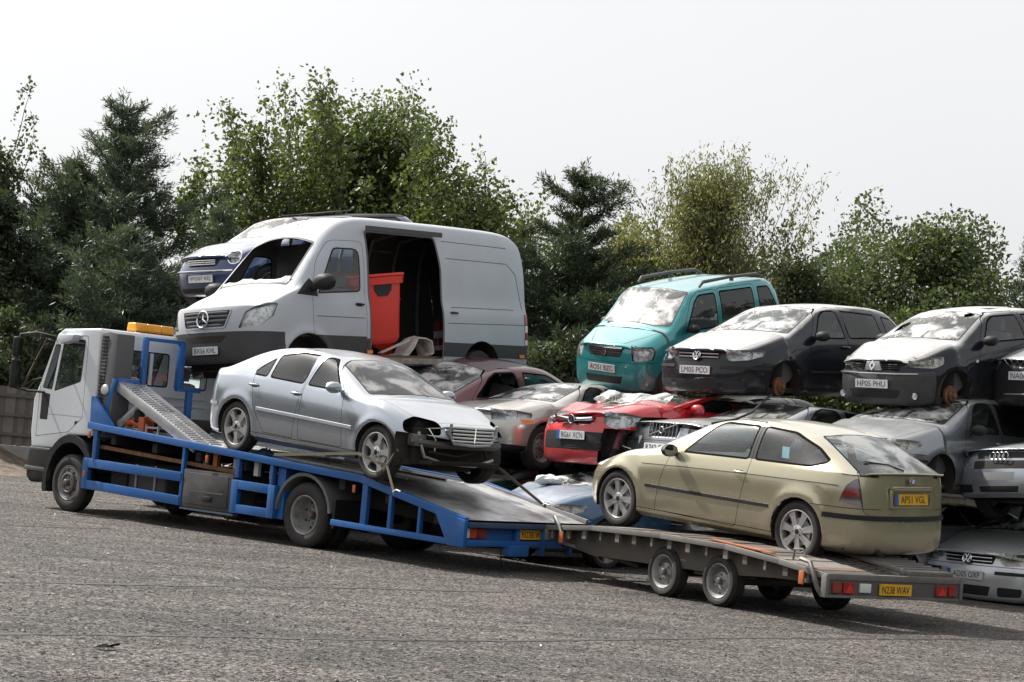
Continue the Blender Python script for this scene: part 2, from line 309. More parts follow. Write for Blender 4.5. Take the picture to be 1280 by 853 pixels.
LM = dict(cherry=leaf_mat('cherry leaves', (0.050, 0.070, 0.030), (0.080, 0.106, 0.042), (0.128, 0.150, 0.060)), pine=leaf_mat('pine needles', (0.046, 0.065, 0.047), (0.065, 0.090, 0.065), (0.090, 0.115, 0.081), .2), spruce=leaf_mat('spruce needles', (0.032, 0.050, 0.032), (0.047, 0.067, 0.040), (0.064, 0.087, 0.049), .18),
          willow=leaf_mat('willow leaves', (0.088, 0.100, 0.049), (0.132, 0.135, 0.067), (0.175, 0.169, 0.087), .4), bush=leaf_mat('bush leaves', (0.057, 0.081, 0.032), (0.095, 0.123, 0.044), (0.151, 0.173, 0.063), .35), darkb=leaf_mat('dark leaves', (0.041, 0.057, 0.032), (0.062, 0.082, 0.044), (0.089, 0.107, 0.055), .3), round_=leaf_mat('oak leaves', (0.051, 0.069, 0.036), (0.074, 0.097, 0.047), (0.104, 0.124, 0.061), .3))
def cards(P, size, asp, rng, up=None, jit=1.0):
    """leaf-shaped quads at P; up: optional preferred directions"""
    n = len(P); d = rng.normal(size=(n, 3))
    if up is not None: d = up * 1.0 + d * jit
    d /= np.linalg.norm(d, axis=1)[:, None]; r = rng.normal(size=(n, 3)); s_ = np.cross(d, r); s_ /= np.linalg.norm(s_, axis=1)[:, None]
    L = size * rng.uniform(.6, 1.3, n)[:, None]; W = L * asp
    V = np.stack([P, P + d * L * .5 + s_ * W * .5, P + d * L, P + d * L * .5 - s_ * W * .5], 1).reshape(-1, 3); return V
def np_mesh(name, V, k, m):
    nf = len(V) // k; me = bpy.data.meshes.new(name); me.vertices.add(len(V)); me.vertices.foreach_set('co', V.astype(np.float32).ravel())
    me.loops.add(nf * k); me.loops.foreach_set('vertex_index', np.arange(nf * k, dtype=np.int32)); me.polygons.add(nf)
    me.polygons.foreach_set('loop_start', np.arange(0, nf * k, k, dtype=np.int32)); me.polygons.foreach_set('loop_total', np.full(nf, k, np.int32)); me.update(calc_edges=True); me.materials.append(m); return me
def limb(b, a, d, L, r, rng, lean, out, depth, gravity=0, segs=5):
    pts = [Vector(a)]; d = Vector(d).normalized()
    for i in range(segs):
        d = (d + Vector(rng.normal(size=3)) * lean + Vector((0, 0, gravity))).normalized(); pts.append(pts[-1] + d * L / segs)
    b.tube(pts, [r * (1 - .75 * i / segs) for i in range(segs + 1)], 6 if r > .05 else 4, cap=False); out.append((pts, depth)); return pts, d
def broadleaf(name, label, x, y, H, W, kind, seed, n=42000, size=.16, trunk=.22, base=.25, shoots=14, density=1.0, spread=.22, group=None, droop=0, z0=.1, depth=.8, upr=.5):
    rng = np.random.default_rng(seed); root = thing(name, label, 'tree', (x, y, z0), group=group); b = MB(); tw = []
    tr, _ = limb(b, (0, 0, 0), (0, 0, 1), H * .72, trunk, rng, .035, [], 0, 0, 8)
    nl = 22
    for i in range(nl):
        f = base + (1 - base) * (i / nl) ** .9; p = tr[int(min(7.99, f * 8 * .98))].lerp(tr[min(8, int(min(7.99, f * 8 * .98)) + 1)], (f * 8) % 1)
        az = i * 2.4 + rng.uniform(-.4, .4); u = (f - base) / (1 - base); L = (W / 2) * (1 - .55 * u ** 1.4) * rng.uniform(.8, 1.15)
        e = upr + .7 * u; d = Vector((cos(az) * cos(e), sin(az) * cos(e) * depth, sin(e)))
        pts, dd = limb(b, p, d, L, trunk * .32 * (1 - .5 * u), rng, .13, [], 1, .03 - droop)
        for k in range(7):
            q = pts[1 + k % 4].lerp(pts[min(5, 2 + k % 4)], rng.random()); v = Vector(rng.normal(size=3)); v.z = abs(v.z) * .7; sd_ = (dd + v * .8).normalized()
            limb(b, q, sd_, L * rng.uniform(.28, .5), trunk * .10, rng, .18, tw, 2, .06 - droop, 4)
        tw.append((pts[2:], 1))
    for i in range(shoots):
        az = rng.uniform(0, 6.28); rr_ = W * .42 * sqrt(rng.random()); zz = H * (.80 - .28 * (rr_ / (W * .42)) ** 2) - droop
        p = Vector((rr_ * cos(az), rr_ * sin(az) * depth, zz)); limb(b, p, (.25 * cos(az), .25 * sin(az), 1), H * rng.uniform(.11, .24), trunk * .07, rng, .10, tw, 3, .05 - droop * 2, 5)
    b.build('trunk', bark, root, smooth=60)
    P = []; per = max(3, int(1.6 * n / (sum(len(p) - 1 for p, _ in tw) + 1)))
    for pts, dp in tw:
        for a, c in zip(pts, pts[1:]):
            m_ = per if dp != 3 else max(3, int(per * .45)); t_ = rng.random(m_)[:, None]; A_, C_ = np.array(a), np.array(c); sg = spread if dp != 3 else spread * .42
            q = A_ + (C_ - A_) * t_
            # leaves sit in tufts along the twig
            tuft = rng.normal(size=(max(1, m_ // 9), 3)) * sg; q = q + tuft[rng.integers(0, len(tuft), m_)] + rng.normal(size=(m_, 3)) * sg * .38; P.append(q)
    P = np.concatenate(P); P = P[P[:, 2] > .2]; size = size * .74
    if droop > 0: up = np.tile(np.array([0, 0, -1.0]), (len(P), 1)); V = cards(P, size, .32, rng, up, .6)
    else: V = cards(P, size, .62, rng)
    link('crown', np_mesh('crown', V, 4, LM[kind]), root); return root
def conifer(name, label, x, y, H, W, kind, seed, n=30000, size=.20, whorls=17, z0=.1, tip=.5, droop=.0, group=None, ragged=.25, power=.8):
    rng = np.random.default_rng(seed); root = thing(name, label, 'tree', (x, y, z0), group=group); b = MB(); tw = []
    tr, _ = limb(b, (0, 0, 0), (0, 0, 1), H * .98, .13, rng, .012, [], 0, 0, 10)
    for i in range(whorls):
        f = .05 + .93 * i / (whorls - 1); z = H * .97 * f; L0 = W / 2 * (1 - f) ** power + .12
        nb_ = 7 if f < .7 else 5
        for k in range(nb_):
            L = L0 * rng.uniform(1 - ragged * 1.6, 1 + ragged); az = 6.28 * k / nb_ + i * 1.1 + rng.uniform(-.2, .2); e = .15 + .45 * f - droop
            pts, dd = limb(b, (tr[int(f * 9)].x, tr[int(f * 9)].y, z), (cos(az) * cos(e), sin(az) * cos(e), sin(e)), L, .022, rng, .06, tw, 1, .05 if droop == 0 else .03, 5)
            for q in range(4):
                p = pts[1 + q]; sd_ = 1 if q % 2 else -1; v = Vector((-sin(az) * sd_ + cos(az) * .8, cos(az) * sd_ + sin(az) * .8, .25)); limb(b, p, v, L * .34, .01, rng, .08, tw, 2, .06, 3)
    limb(b, (tr[-1].x, tr[-1].y, H * .95), (0, 0, 1), H * .07, .015, rng, .02, tw, 3, 0, 3)
    b.build('trunk', bark, root, smooth=60)
    P = []; U = []; tot = sum((pts[-1] - pts[0]).length for pts, _ in tw)
    for pts, dp in tw:
        for a, c in zip(pts, pts[1:]):
            l_ = (c - a).length; m_ = max(3, int(1.7 * n * l_ / tot)); t_ = rng.random(m_)[:, None]; A_, C_ = np.array(a), np.array(c); P.append(A_ + (C_ - A_) * t_ + rng.normal(size=(m_, 3)) * .06); U.append(np.tile((C_ - A_) / l_ + np.array([0, 0, .25]), (m_, 1)))
    P = np.concatenate(P); U = np.concatenate(U); V = cards(P, size * .72, .15, rng, U, .95); link('crown', np_mesh('crown', V, 4, LM[kind]), root); return root
def bush(name, label, x, y, H, W, kind, seed, n=16000, size=.15, group=None, z0=.1, depth=.8, cat='bush'):
    rng = np.random.default_rng(seed); root = thing(name, label, cat, (x, y, z0), group=group); b = MB(); tw = []
    for i in range(9):
        az = rng.uniform(0, 6.28); pts, d = limb(b, (rng.normal() * W * .06, rng.normal() * W * .06, 0), (cos(az) * .5, sin(az) * .5 * depth, 1), H * rng.uniform(.5, .8), .06, rng, .12, tw, 1, .02)
        for k in range(6): v = Vector(rng.normal(size=3)); limb(b, pts[1 + k % 4], (v.x, v.y * depth, abs(v.z) * .8), W * rng.uniform(.18, .34), .02, rng, .2, tw, 2, .04, 4)
    b.build('trunk', bark, root, smooth=60)
    nb_ = 34; C_ = rng.normal(size=(nb_, 3)); C_ /= np.linalg.norm(C_, axis=1)[:, None]; C_[:, 2] = np.abs(C_[:, 2]); C_ = C_ * np.array([W * .40, W * .40 * depth, H * .72]) * rng.uniform(.55, 1.0, nb_)[:, None] + np.array([0, 0, H * .12])
    P = []
    for c in C_:
        m_ = int(n * 1.6) // nb_; q = rng.normal(size=(m_, 3)); q /= np.linalg.norm(q, axis=1)[:, None]; r_ = W * rng.uniform(.10, .19); q = c + q * r_ * np.array([1, 1, .8]) * rng.random(m_)[:, None] ** .45; P.append(q)
    P = np.concatenate(P); P = P[P[:, 2] > 0]; link('crown', np_mesh('crown', cards(P, size * .74, .6, rng), 4, LM[kind]), root); return root

broadleaf('dark_tree', 'tall dark loose-leaved tree at the left edge above the fence', -12.35, 45.5, 8.9, 3.6, 'darkb', 1, 26000, .15, .2, .2, 10, spread=.26, upr=.7)
conifer('pine_tree', 'tall grey-green pine with upright tufts left of the broad cherry tree', -9.35, 46, 8.5, 7.0, 'pine', 2, 76000, .24, 17, ragged=.40, power=.58)
conifer('pine_tree', 'shorter pine just left of the tallest pine', -10.8, 46.5, 7.1, 5.2, 'pine', 3, 42000, .24, 14, ragged=.38, power=.6)
conifer('pine_tree', 'low bushy pine in front of the tall pines behind the cab', -8.6, 43, 5.2, 4.4, 'pine', 4, 28000, .22, 12, power=.55)
conifer('pine_tree', 'small pine between the tall pines and the small blue car', -6.6, 43.5, 5.9, 4.2, 'pine', 5, 26000, .22, 13, power=.6)
broadleaf('cherry_tree', 'large spreading green deciduous tree rising above the van', -4.4, 48.5, 9.8, 9.9, 'cherry', 6, 74000, .17, .26, .2, 64, spread=.38)
broadleaf('cherry_tree', 'lower right spread of green foliage behind the back of the van', -1.2, 46.5, 7.4, 5.6, 'cherry', 7, 34000, .16, .16, .15, 12, spread=.32)
conifer('spruce_tree', 'dark green spruce right of the van', 1.45, 45, 7.6, 5.8, 'spruce', 8, 74000, .22, 16, droop=.06, ragged=.42, power=.58)
conifer('spruce_tree', 'smaller dark spruce close behind the tail of the van', .1, 47, 6.6, 3.6, 'spruce', 9, 26000, .20, 15, droop=.08)
broadleaf('willow_tree', 'airy yellow-brown willow above the teal car', 4.75, 47.5, 9.5, 6.4, 'willow', 10, 46000, .15, .17, .15, 20, spread=.32, droop=.035, upr=.9)
broadleaf('birch_tree', 'thin sparse olive tree between the spruce and the willow', 2.9, 48, 7.6, 4.4, 'willow', 11, 30000, .14, .12, .1, 12, spread=.34, upr=.8)
broadleaf('birch_tree', 'slender sparse tree just right of the willow', 6.7, 47.5, 8.0, 2.4, 'darkb', 12, 20000, .13, .05, .15, 9, spread=.24, upr=.9)
bush('round_tree', 'broad rounded dark green tree at right beyond the black hatchback', 10.7, 50, 8.9, 8.2, 'round_', 13, 66000, .17, cat='tree')
conifer('spruce_tree', 'narrow conifer cut by the right edge of the photo', 12.35, 46.5, 7.1, 3.2, 'spruce', 14, 26000, .18, 15, ragged=.4)
broadleaf('birch_tree', 'mid green tree filling the band right of the slender sparse tree', 8.2, 48.5, 6.9, 4.2, 'round_', 15, 30000, .15, .12, .1, 8, spread=.32)
hd = [(-13.8, 43, 4.4, 4.0, 'darkb'), (-11.2, 42.2, 4.0, 3.6, 'darkb'), (-5.0, 43.6, 5.4, 4.2, 'darkb'), (-2.2, 43.2, 5.0, 4.0, 'darkb'), (.8, 42.6, 4.6, 3.2, 'darkb'), (3.0, 44.0, 5.6, 3.4, 'bush'), (4.7, 43.4, 5.2, 3.0, 'darkb'), (6.3, 44.2, 5.5, 3.2, 'bush'), (7.8, 43.6, 5.6, 3.2, 'bush'), (9.1, 44.0, 6.3, 3.0, 'bush'), (10.4, 43.2, 5.7, 3.2, 'bush'), (11.8, 43.8, 6.1, 3.2, 'bush'), (13.4, 44, 5.4, 3, 'darkb')]
names = ['left of the tall pines', 'below the short pine', 'behind the small blue car', 'behind the roof of the van', 'below the dark spruce', 'behind the front of the teal car', 'right behind the teal car roof', 'just right of the teal car', 'above the dark blue hatchback', 'yellow-green and tallest above the black hatchback', 'behind the roof of the black hatchback', 'low at the right edge', 'beyond the right edge conifer']
for i, (x, y, h, w_, k) in enumerate(hd):
    bush('leafy_bush', 'leafy bush %s' % names[i] if 'yellow' not in names[i] else 'leafy bush, yellow-green and tallest, above the black hatchback', x, y, h, w_, k, 30 + i, 15000, .14, group='bushes along the fence', depth=.7)
# the wood behind, one mass, and an added ring outside the frame to darken reflections
rng = np.random.default_rng(77); xs = rng.uniform(-26, 28, 210000); top = 4.7 + 1.5 * (xs > -1) + .8 * (xs > 6) + .9 * np.sin(xs * .8) + .6 * np.sin(xs * 2.1 + 1) + .3 * np.sin(xs * 5); P = np.stack([xs, 53 + rng.normal(size=len(xs)) * 1.3, .2 + top * rng.random(len(xs)) ** .8], 1)
Q = []
for (x0, y0, x1, y1) in ((30, -40, 34, 55), (-42, -40, -36, 40), (-40, -44, 32, -38)):
    k = 26000; tt = rng.random(k); L_ = (9 if x0 > 0 else 5.5) + 1.0 * np.sin(tt * 40) + np.sin(tt * 97); Q.append(np.stack([x0 + (x1 - x0) * tt + rng.normal(size=k), y0 + (y1 - y0) * tt + rng.normal(size=k), .2 + L_ * rng.random(k) ** .8], 1))
VQ = cards(np.concatenate(Q), .9, .6, rng)
link('distant_wood_and_added_ring', np_mesh('distant_wood_and_added_ring', np.concatenate([cards(P, .13, .6, rng), VQ]), 4, LM['darkb']), None, kind='stuff', label='dark mass of wood behind the trees and added unseen ring round the yard', category='wood')
# tar seams across the yard, and loose chippings scattered on it
tar = mat('tar seam', (.022, .020, .019), .55, dirt=.3)
def seam(pts, w_):
    rr = random.Random(len(pts) * 7 + int(pts[0][1] * 10)); P = []
    for (a, c) in zip(pts, pts[1:]):
        n = max(2, int(math.dist(a, c) / .12))
        for i in range(n): t = i / n; P.append((a[0] + (c[0] - a[0]) * t + rr.uniform(-.012, .012), a[1] + (c[1] - a[1]) * t + rr.uniform(-.012, .012)))
    b = MB()
    for i, p in enumerate(P):
        k = w_ * rr.uniform(.25, 1.3); q = P[min(i + 1, len(P) - 1)]; o_ = P[max(i - 1, 0)]; d = Vector((q[0] - o_[0], q[1] - o_[1])).normalized(); b.v += [(p[0] - d.y * k, p[1] + d.x * k, .004), (p[0] + d.y * k, p[1] - d.x * k, .004)]
    for i in range(len(P) - 1): b.f.append((2 * i, 2 * i + 1, 2 * i + 3, 2 * i + 2)); b.mi.append(0)
    return b.build('tar_seam', tar, None, kind='structure')
seam([(-6.5, 10.5), (-3.17, 12.89), (-2.24, 13.56), (-1.08, 14.23), (.2, 15.14), (1.99, 16.82), (5.26, 19.32)], .045)
seam([(-5.2, 15.4), (-3.72, 16.61), (-2.7, 17.38), (-1.45, 18.54), (.22, 19.72)], .055)
seam([(-8.5, 21), (-5.79, 23.06), (-5.33, 23.49), (-4.63, 24.31)], .06)
rng = np.random.default_rng(5); n = 26000
dd = 11 + 19 * rng.random(n) ** 1.3; xx = (rng.random(n) - .5) * .62 * dd + .6; S = rng.uniform(.003, .008, n) * (1 + (rng.random(n) < .03) * 1.2)
octa = np.array([(1, 0, 0), (0, 1, 0), (-1, 0, 0), (0, -1, 0), (0, 0, 1), (0, 0, -1)], float); tri = [(0, 1, 4), (1, 2, 4), (2, 3, 4), (3, 0, 4), (1, 0, 5), (2, 1, 5), (3, 2, 5), (0, 3, 5)]
V = octa[None] * S[:, None, None] * rng.uniform(.6, 1.4, (n, 6, 1)); th = rng.uniform(0, 6.28, n); c_, s_ = np.cos(th), np.sin(th)
V = np.stack([V[..., 0] * c_[:, None] - V[..., 1] * s_[:, None] + xx[:, None], V[..., 0] * s_[:, None] + V[..., 1] * c_[:, None] + dd[:, None], V[..., 2] * .7 + S[:, None] * .35], -1)
T_ = V[:, np.array(tri)].reshape(-1, 3)
m, t, o = nodes('chipping'); p = t.nodes.new('ShaderNodeBsdfPrincipled'); gi = t.nodes.new('ShaderNodeNewGeometry')
vo = t.nodes.new('ShaderNodeTexWhiteNoise'); vo.noise_dimensions = '3D'; g = t.nodes.new('ShaderNodeTexCoord'); vs2 = t.nodes.new('ShaderNodeVectorMath'); vs2.operation = 'SNAP'; vs2.inputs[1].default_value = (.03, .03, 1); t.links.new(g.outputs['Object'], vs2.inputs[0]); t.links.new(vs2.outputs[0], vo.inputs['Vector'])
t.links.new(ramp(t, vo.outputs['Value'], [(0, (.05, .045, .04)), (.6, (.13, .12, .11)), (1, (.30, .28, .26))]), p.inputs['Base Color']); t.links.new(ramp(t, vo.outputs['Value'], [(0, .2), (.35, .6), (1, .9)]), p.inputs['Roughness']); t.links.new(p.outputs[0], o.inputs[0])
link('loose_chippings', np_mesh('loose_chippings', T_, 3, m), None, kind='stuff', label='loose stone chippings scattered over the tarmac yard', category='gravel')
r = thing('scrap_piece', 'small black scrap of metal lying alone on the tarmac at lower left', 'scrap', (-2.42, 12.55, .012))
b = MB(); b.add([(-.06, -.02, 0), (.05, -.03, .01), (.07, .03, .0), (.0, .05, .025), (-.05, .02, .01)], [(0, 1, 2, 3, 4)]); b.bar((.02, 0, .01), (.09, .04, .03), .02, .012); b.build('shard', seal(), r)
# ------------------------------------------------------------------ car body builder
def interp(tab, x):
    tab = sorted(tab); 
    if x <= tab[0][0]: return tab[0][1]
    for (a, va), (b, vb) in zip(tab, tab[1:]):
        if x <= b: return va + (vb - va) * (x - a) / (b - a)
    return tab[-1][1]
def rpoly(pts, r=.04, k=3):
    """round the corners of a convex polygon"""
    o = []; n = len(pts)
    for i in range(n):
        p = Vector(pts[i]); a = Vector(pts[i - 1]); b = Vector(pts[(i + 1) % n])
        ri = r[i] if hasattr(r, '__len__') else r
        da = (a - p); db = (b - p); q = min(ri, da.length * .45, db.length * .45)
        if q < 1e-4: o.append(tuple(p)); continue
        p0 = p + da.normalized() * q; p1 = p + db.normalized() * q
        for j in range(k + 1):
            t = j / k; o.append(tuple(p0 * (1 - t) ** 2 + p * 2 * t * (1 - t) + p1 * t * t))
    return o
def inset(poly, d):
    c = Vector((sum(p[0] for p in poly) / len(poly), sum(p[1] for p in poly) / len(poly))); n = len(poly); o = []
    area = sum(poly[i][0] * poly[(i + 1) % n][1] - poly[(i + 1) % n][0] * poly[i][1] for i in range(n))
    sg = 1 if area > 0 else -1
    for i in range(n):
        a, p, b = Vector(poly[i - 1]), Vector(poly[i]), Vector(poly[(i + 1) % n])
        e1 = (p - a); e2 = (b - p)
        if e1.length < 1e-6 or e2.length < 1e-6: o.append(tuple(p)); continue
        e1.normalize(); e2.normalize()
        n1 = Vector((-e1.y, e1.x)) * sg; n2 = Vector((-e2.y, e2.x)) * sg; m = n1 + n2
        if m.length < 1e-6: m = n1
        m = m / max(.5, m.dot(m) / 2)
        o.append(tuple(p + m * d))
    return o
class Shell:
    """a closed body skin grown from a coarse cage, then cut along outlines into doors, glass, lamps ..."""
    def __init__(s, st, front, rear, zb, zmid=.45, levels=2, creases={}, fix=.75, dent=None, flare=None, midw=1.0):
        # st: list of dict(x, w, belt, y6, z6, z9, dx, dx6) from nose to tail
        rows = []
        for q in st:
            x, W, zs = q['x'], q['w'], q['belt']; y6, z6, z9 = q['y6'], q['z6'], q['z9']; dx = q.get('dx', 0); dx6 = q.get('dx6', 0); zbb = q.get('zb', zb); bul = q.get('bul', .012)
            zm = q.get('zm', zmid); z3 = zm + .62 * (zs - zm)
            c = [(x, W - .13, zbb), (x, W - .03, zbb + .06), (x, W * midw, zm), (x, W - .004, z3), (x, W - q.get('sh', .045), zs),
                 (x + dx6 * .5, (W - q.get('sh', .045) + y6) / 2 + bul, (zs + z6) / 2 + q.get('g', 0)), (x + dx6, y6, z6),
                 (x + dx6 + (dx - dx6) * .62, y6 * .68, z6 + (z9 - z6) * .62), (x + dx6 + (dx - dx6) * .92, y6 * .34, z6 + (z9 - z6) * .93), (x + dx, 0, z9)]
            rows.append(c)
        V = []; idx = {}
        def vert(k, p):
            idx[k] = len(V); V.append(p)
        N = len(rows)
        for i, c in enumerate(rows):
            for j, p in enumerate(c):
                vert((i, j, 1), p)
                if j < 9: vert((i, j, -1), (p[0], -p[1], p[2]))
                else: idx[(i, j, -1)] = idx[(i, j, 1)]
        F = []
        for i in range(N - 1):
            for j in range(9):
                F.append((idx[i, j, 1], idx[i, j + 1, 1], idx[i + 1, j + 1, 1], idx[i + 1, j, 1])[::-1])
                F.append((idx[i, j, -1], idx[i + 1, j, -1], idx[i + 1, j + 1, -1], idx[i, j + 1, -1])[::-1])
        for e, (i, cap) in enumerate(((0, front), (N - 1, rear))):
            c = rows[i]
            for j in range(6):
                xo = c[j][0]; xc = cap[j]; ym = c[j][1]
                for col, fy, fx in ((7, .80, .62), (8, .42, .93), (9, 0, 1.0)):
                    for sd in (1, -1):
                        k = ('c', e, j, col, sd)
                        if col == 9 and sd == -1: idx[k] = idx['c', e, j, 9, 1]; continue
                        vert(k, (xo + (xc - xo) * fx, sd * ym * fy, c[j][2]))
            def g(j, col, sd):
                if j == 6: return idx[i, col, sd]
                if col == 6: return idx[i, j, sd]
                return idx['c', e, j, col, sd]
            for j in range(6):
                for col in (6, 7, 8):
                    for sd in (1, -1):
                        q = [g(j, col, sd), g(j, col + 1, sd), g(j + 1, col + 1, sd), g(j + 1, col, sd)]
                        if (sd == 1) == (e == 0): q.reverse()
                        F.append(q)
        V = np.array(V, float)
        me = bpy.data.meshes.new('cage'); me.from_pydata([tuple(v) for v in V], [], F)
        cr = {}
        for key, val in creases.items():
            # key: ('row', j, i0, i1) along stations, ('st', i, j0, j1) across
            if key[0] == 'row':
                for i in range(key[2], key[3]):
                    for sd in (1, -1): cr[frozenset((idx[i, key[1], sd], idx[i + 1, key[1], sd]))] = val
            elif key[0] == 'st':
                for j in range(key[2], key[3]):
                    for sd in (1, -1): cr[frozenset((idx[key[1], j, sd], idx[key[1], j + 1, sd]))] = val
            elif key[0] == 'cap':   # ('cap', e, row)
                e, j = key[1], key[2]; i = 0 if e == 0 else N - 1
                ks = [idx[i, j, 1]] + [idx['c', e, j, c_, 1] for c_ in (7, 8, 9)]; km = [idx[i, j, -1]] + [idx['c', e, j, c_, -1] for c_ in (7, 8, 9)]
                for a in (ks, km):
                    for u, v_ in zip(a, a[1:]): cr[frozenset((u, v_))] = val
        if cr:
            at = me.attributes.new('crease_edge', 'FLOAT', 'EDGE'); vals = [cr.get(frozenset(e.vertices), 0) for e in me.edges]; at.data.foreach_set('value', vals)
        ob = bpy.data.objects.new('cage', me); COL.objects.link(ob); md = ob.modifiers.new('s', 'SUBSURF'); md.levels = 2; md.render_levels = 2
        P = V.copy()
        for it in range(4):
            me.vertices.foreach_set('co', P.ravel()); me.update(); bpy.context.view_layer.update()
            ev = ob.evaluated_get(bpy.context.evaluated_depsgraph_get()).data
            co = np.empty(len(ev.vertices) * 3); ev.vertices.foreach_get('co', co); co = co.reshape(-1, 3)[:len(V)]
            P = P + (V - co) * fix
        me.vertices.foreach_set('co', P.ravel()); me.update(); md.levels = levels; bpy.context.view_layer.update()
        m2 = bpy.data.meshes.new_from_object(ob.evaluated_get(bpy.context.evaluated_depsgraph_get()))
        bpy.data.objects.remove(ob); bpy.data.meshes.remove(me)
        co = np.empty(len(m2.vertices) * 3); m2.vertices.foreach_get('co', co); co = co.reshape(-1, 3)
        if flare:
            for (ax, az, rr, am) in flare:
                d = np.hypot(co[:, 0] - ax, co[:, 2] - az); k = np.exp(-((d - rr) / .06) ** 2) * (np.abs(co[:, 1]) > .55) * am
                co[:, 1] += np.sign(co[:, 1]) * k
        if dent: co = dent(co)
        m2.vertices.foreach_set('co', co.ravel())
        s.bm = bmesh.new(); s.bm.from_mesh(m2); bpy.data.meshes.remove(m2)
        s.bm.faces.ensure_lookup_table()
        s.tag = s.bm.faces.layers.int.new('tag'); s.names = ['body']; s.bm.normal_update(); s.ends = (V[:, 0].max() - .15, V[:, 0].min() + .15)
    def tid(s, n):
        if n not in s.names: s.names.append(n)
        return s.names.index(n)
    def cut(s, poly, ang, tag, over=('body',), nmin=.15, xr=(-9, 9), yr=(-9, 9), zr=(-9, 9), both=False):
        """poly is convex; ang: 'T' from above (x,y), 'S' from the sides (x,z), number = degrees off the nose axis (u,z); both: mirror it too"""
        bm = s.bm
        jobs = []
        if ang == 'A': jobs = [(1, tag)]; ang = 'S'; nmin = -2
        elif ang == 'S': jobs = [(1, tag), (-1, tag)] if both else [(1, tag + '.L'), (-1, tag + '.R')]
        else: jobs = [(1, tag)] + ([(-1, tag)] if both else [])
        for sd, tg in jobs:
            if ang == 'T': A, B, D = Vector((1, 0, 0)), Vector((0, sd, 0)), Vector((0, 0, 1))
            elif ang == 'S': A, B, D = Vector((1, 0, 0)), Vector((0, 0, 1)), Vector((0, sd, 0))
            else:
                a = radians(ang) * sd; D = Vector((cos(a), sin(a), 0)); A = Vector((-sin(a), cos(a), 0)) * sd; B = Vector((0, 0, 1))
                if abs(ang) > 90: A = Vector((sin(a), -cos(a), 0)) * (sd if ang != 180 else 1)
            O = Vector((0, 0, 0)) if ang in ('T', 'S') or ang % 180 == 0 else Vector((s.ends[0] if abs(ang) < 90 else s.ends[1], 0, 0))
            us = [p[0] for p in poly]; vs_ = [p[1] for p in poly]; u0, u1, v0, v1 = min(us), max(us), min(vs_), max(vs_)
            ov = {s.names.index(n) for n in over if n in s.names} | {s.names.index(n + x) for n in over for x in ('.L', '.R') if n + x in s.names}
            F = []
            for f in bm.faces:
                if f[s.tag] not in ov: continue
                if f.normal.dot(D) < nmin: continue
                c = f.calc_center_median()
                if not (xr[0] <= c.x <= xr[1] and zr[0] <= c.z <= zr[1] and yr[0] <= c.y * sd <= yr[1]): continue
                pu = [(v.co - O).dot(A) for v in f.verts]; pv = [v.co.dot(B) for v in f.verts]
                if max(pu) < u0 or min(pu) > u1 or max(pv) < v0 or min(pv) > v1: continue
                F.append(f)
            n = len(poly); cen = Vector((sum(us) / n, sum(vs_) / n))
            for i in range(n):
                if not F: break
                p, q = Vector(poly[i]), Vector(poly[(i + 1) % n]); e = q - p
                if e.length < 1e-6: continue
                nn = Vector((-e.y, e.x)).normalized()
                if nn.dot(cen - p) < 0: nn = -nn
                N3 = A * nn.x + B * nn.y; P3 = O + A * p.x + B * p.y
                es = {ed for f in F for ed in f.edges}; vv = {v for f in F for v in f.verts}
                r = bmesh.ops.bisect_plane(bm, geom=list(vv) + list(es) + F, plane_co=P3, plane_no=N3, dist=1e-5)
                F = [f for f in r['geom'] if isinstance(f, bmesh.types.BMFace) and (f.calc_center_median() - P3).dot(N3) > 0]
            t = s.tid(tg)
            for f in F: f[s.tag] = t
            bm.normal_update()
    def framed(s, poly, ang, outer, inner, d, **k):
        s.cut(poly, ang, outer, **k)
        k = dict(k); k['over'] = (outer,); s.cut(inset(poly, d), ang, inner, **k)
    def finish(s, spec, root, drop=()):
        """spec: tag -> (name, material, parent tag or None, extra offset, props)"""
        bm = s.bm; bm.normal_update(); bm.verts.ensure_lookup_table(); made = {}
        nrm = {v.index: v.normal.copy() for v in bm.verts}
        groups = {}
        bm.verts.index_update()
        for f in bm.faces: groups.setdefault(s.names[f[s.tag]], []).append(f)
        order = sorted(spec, key=lambda k: 0 if spec[k][2] is None else 1)
        for tg in order:
            if tg not in groups or tg in drop: continue
            sp = tuple(spec[tg]) + (None,) * (5 - len(spec[tg])); nm, m, par, off, pr = sp
            off = off or 0; fl = groups[tg]; sets = [fl]; cy = [f.calc_center_median().y for f in fl]
            if min(abs(c) for c in cy) > .06 and min(cy) < 0 < max(cy): sets = [[f for f, c in zip(fl, cy) if c > 0], [f for f, c in zip(fl, cy) if c < 0]]
            for fl in sets:
                vmap = {}; vs_ = []; ns = []; fs = []
                for f in fl:
                    q = []
                    for v in f.verts:
                        if v not in vmap:
                            vmap[v] = len(vs_); vs_.append(tuple(v.co + v.normal * off)); ns.append(tuple(v.normal))
                        q.append(vmap[v])
                    fs.append(q)
                me = bpy.data.meshes.new(nm); me.from_pydata(vs_, [], fs); me.materials.append(m)
                me.polygons.foreach_set('use_smooth', [True] * len(me.polygons)); me.normals_split_custom_set_from_vertices(ns)
                o = link(nm, me, made[par][0] if par and par in made else root, **(pr if isinstance(pr, dict) else {})); made.setdefault(tg, []).append(o)
        bm.free(); return made

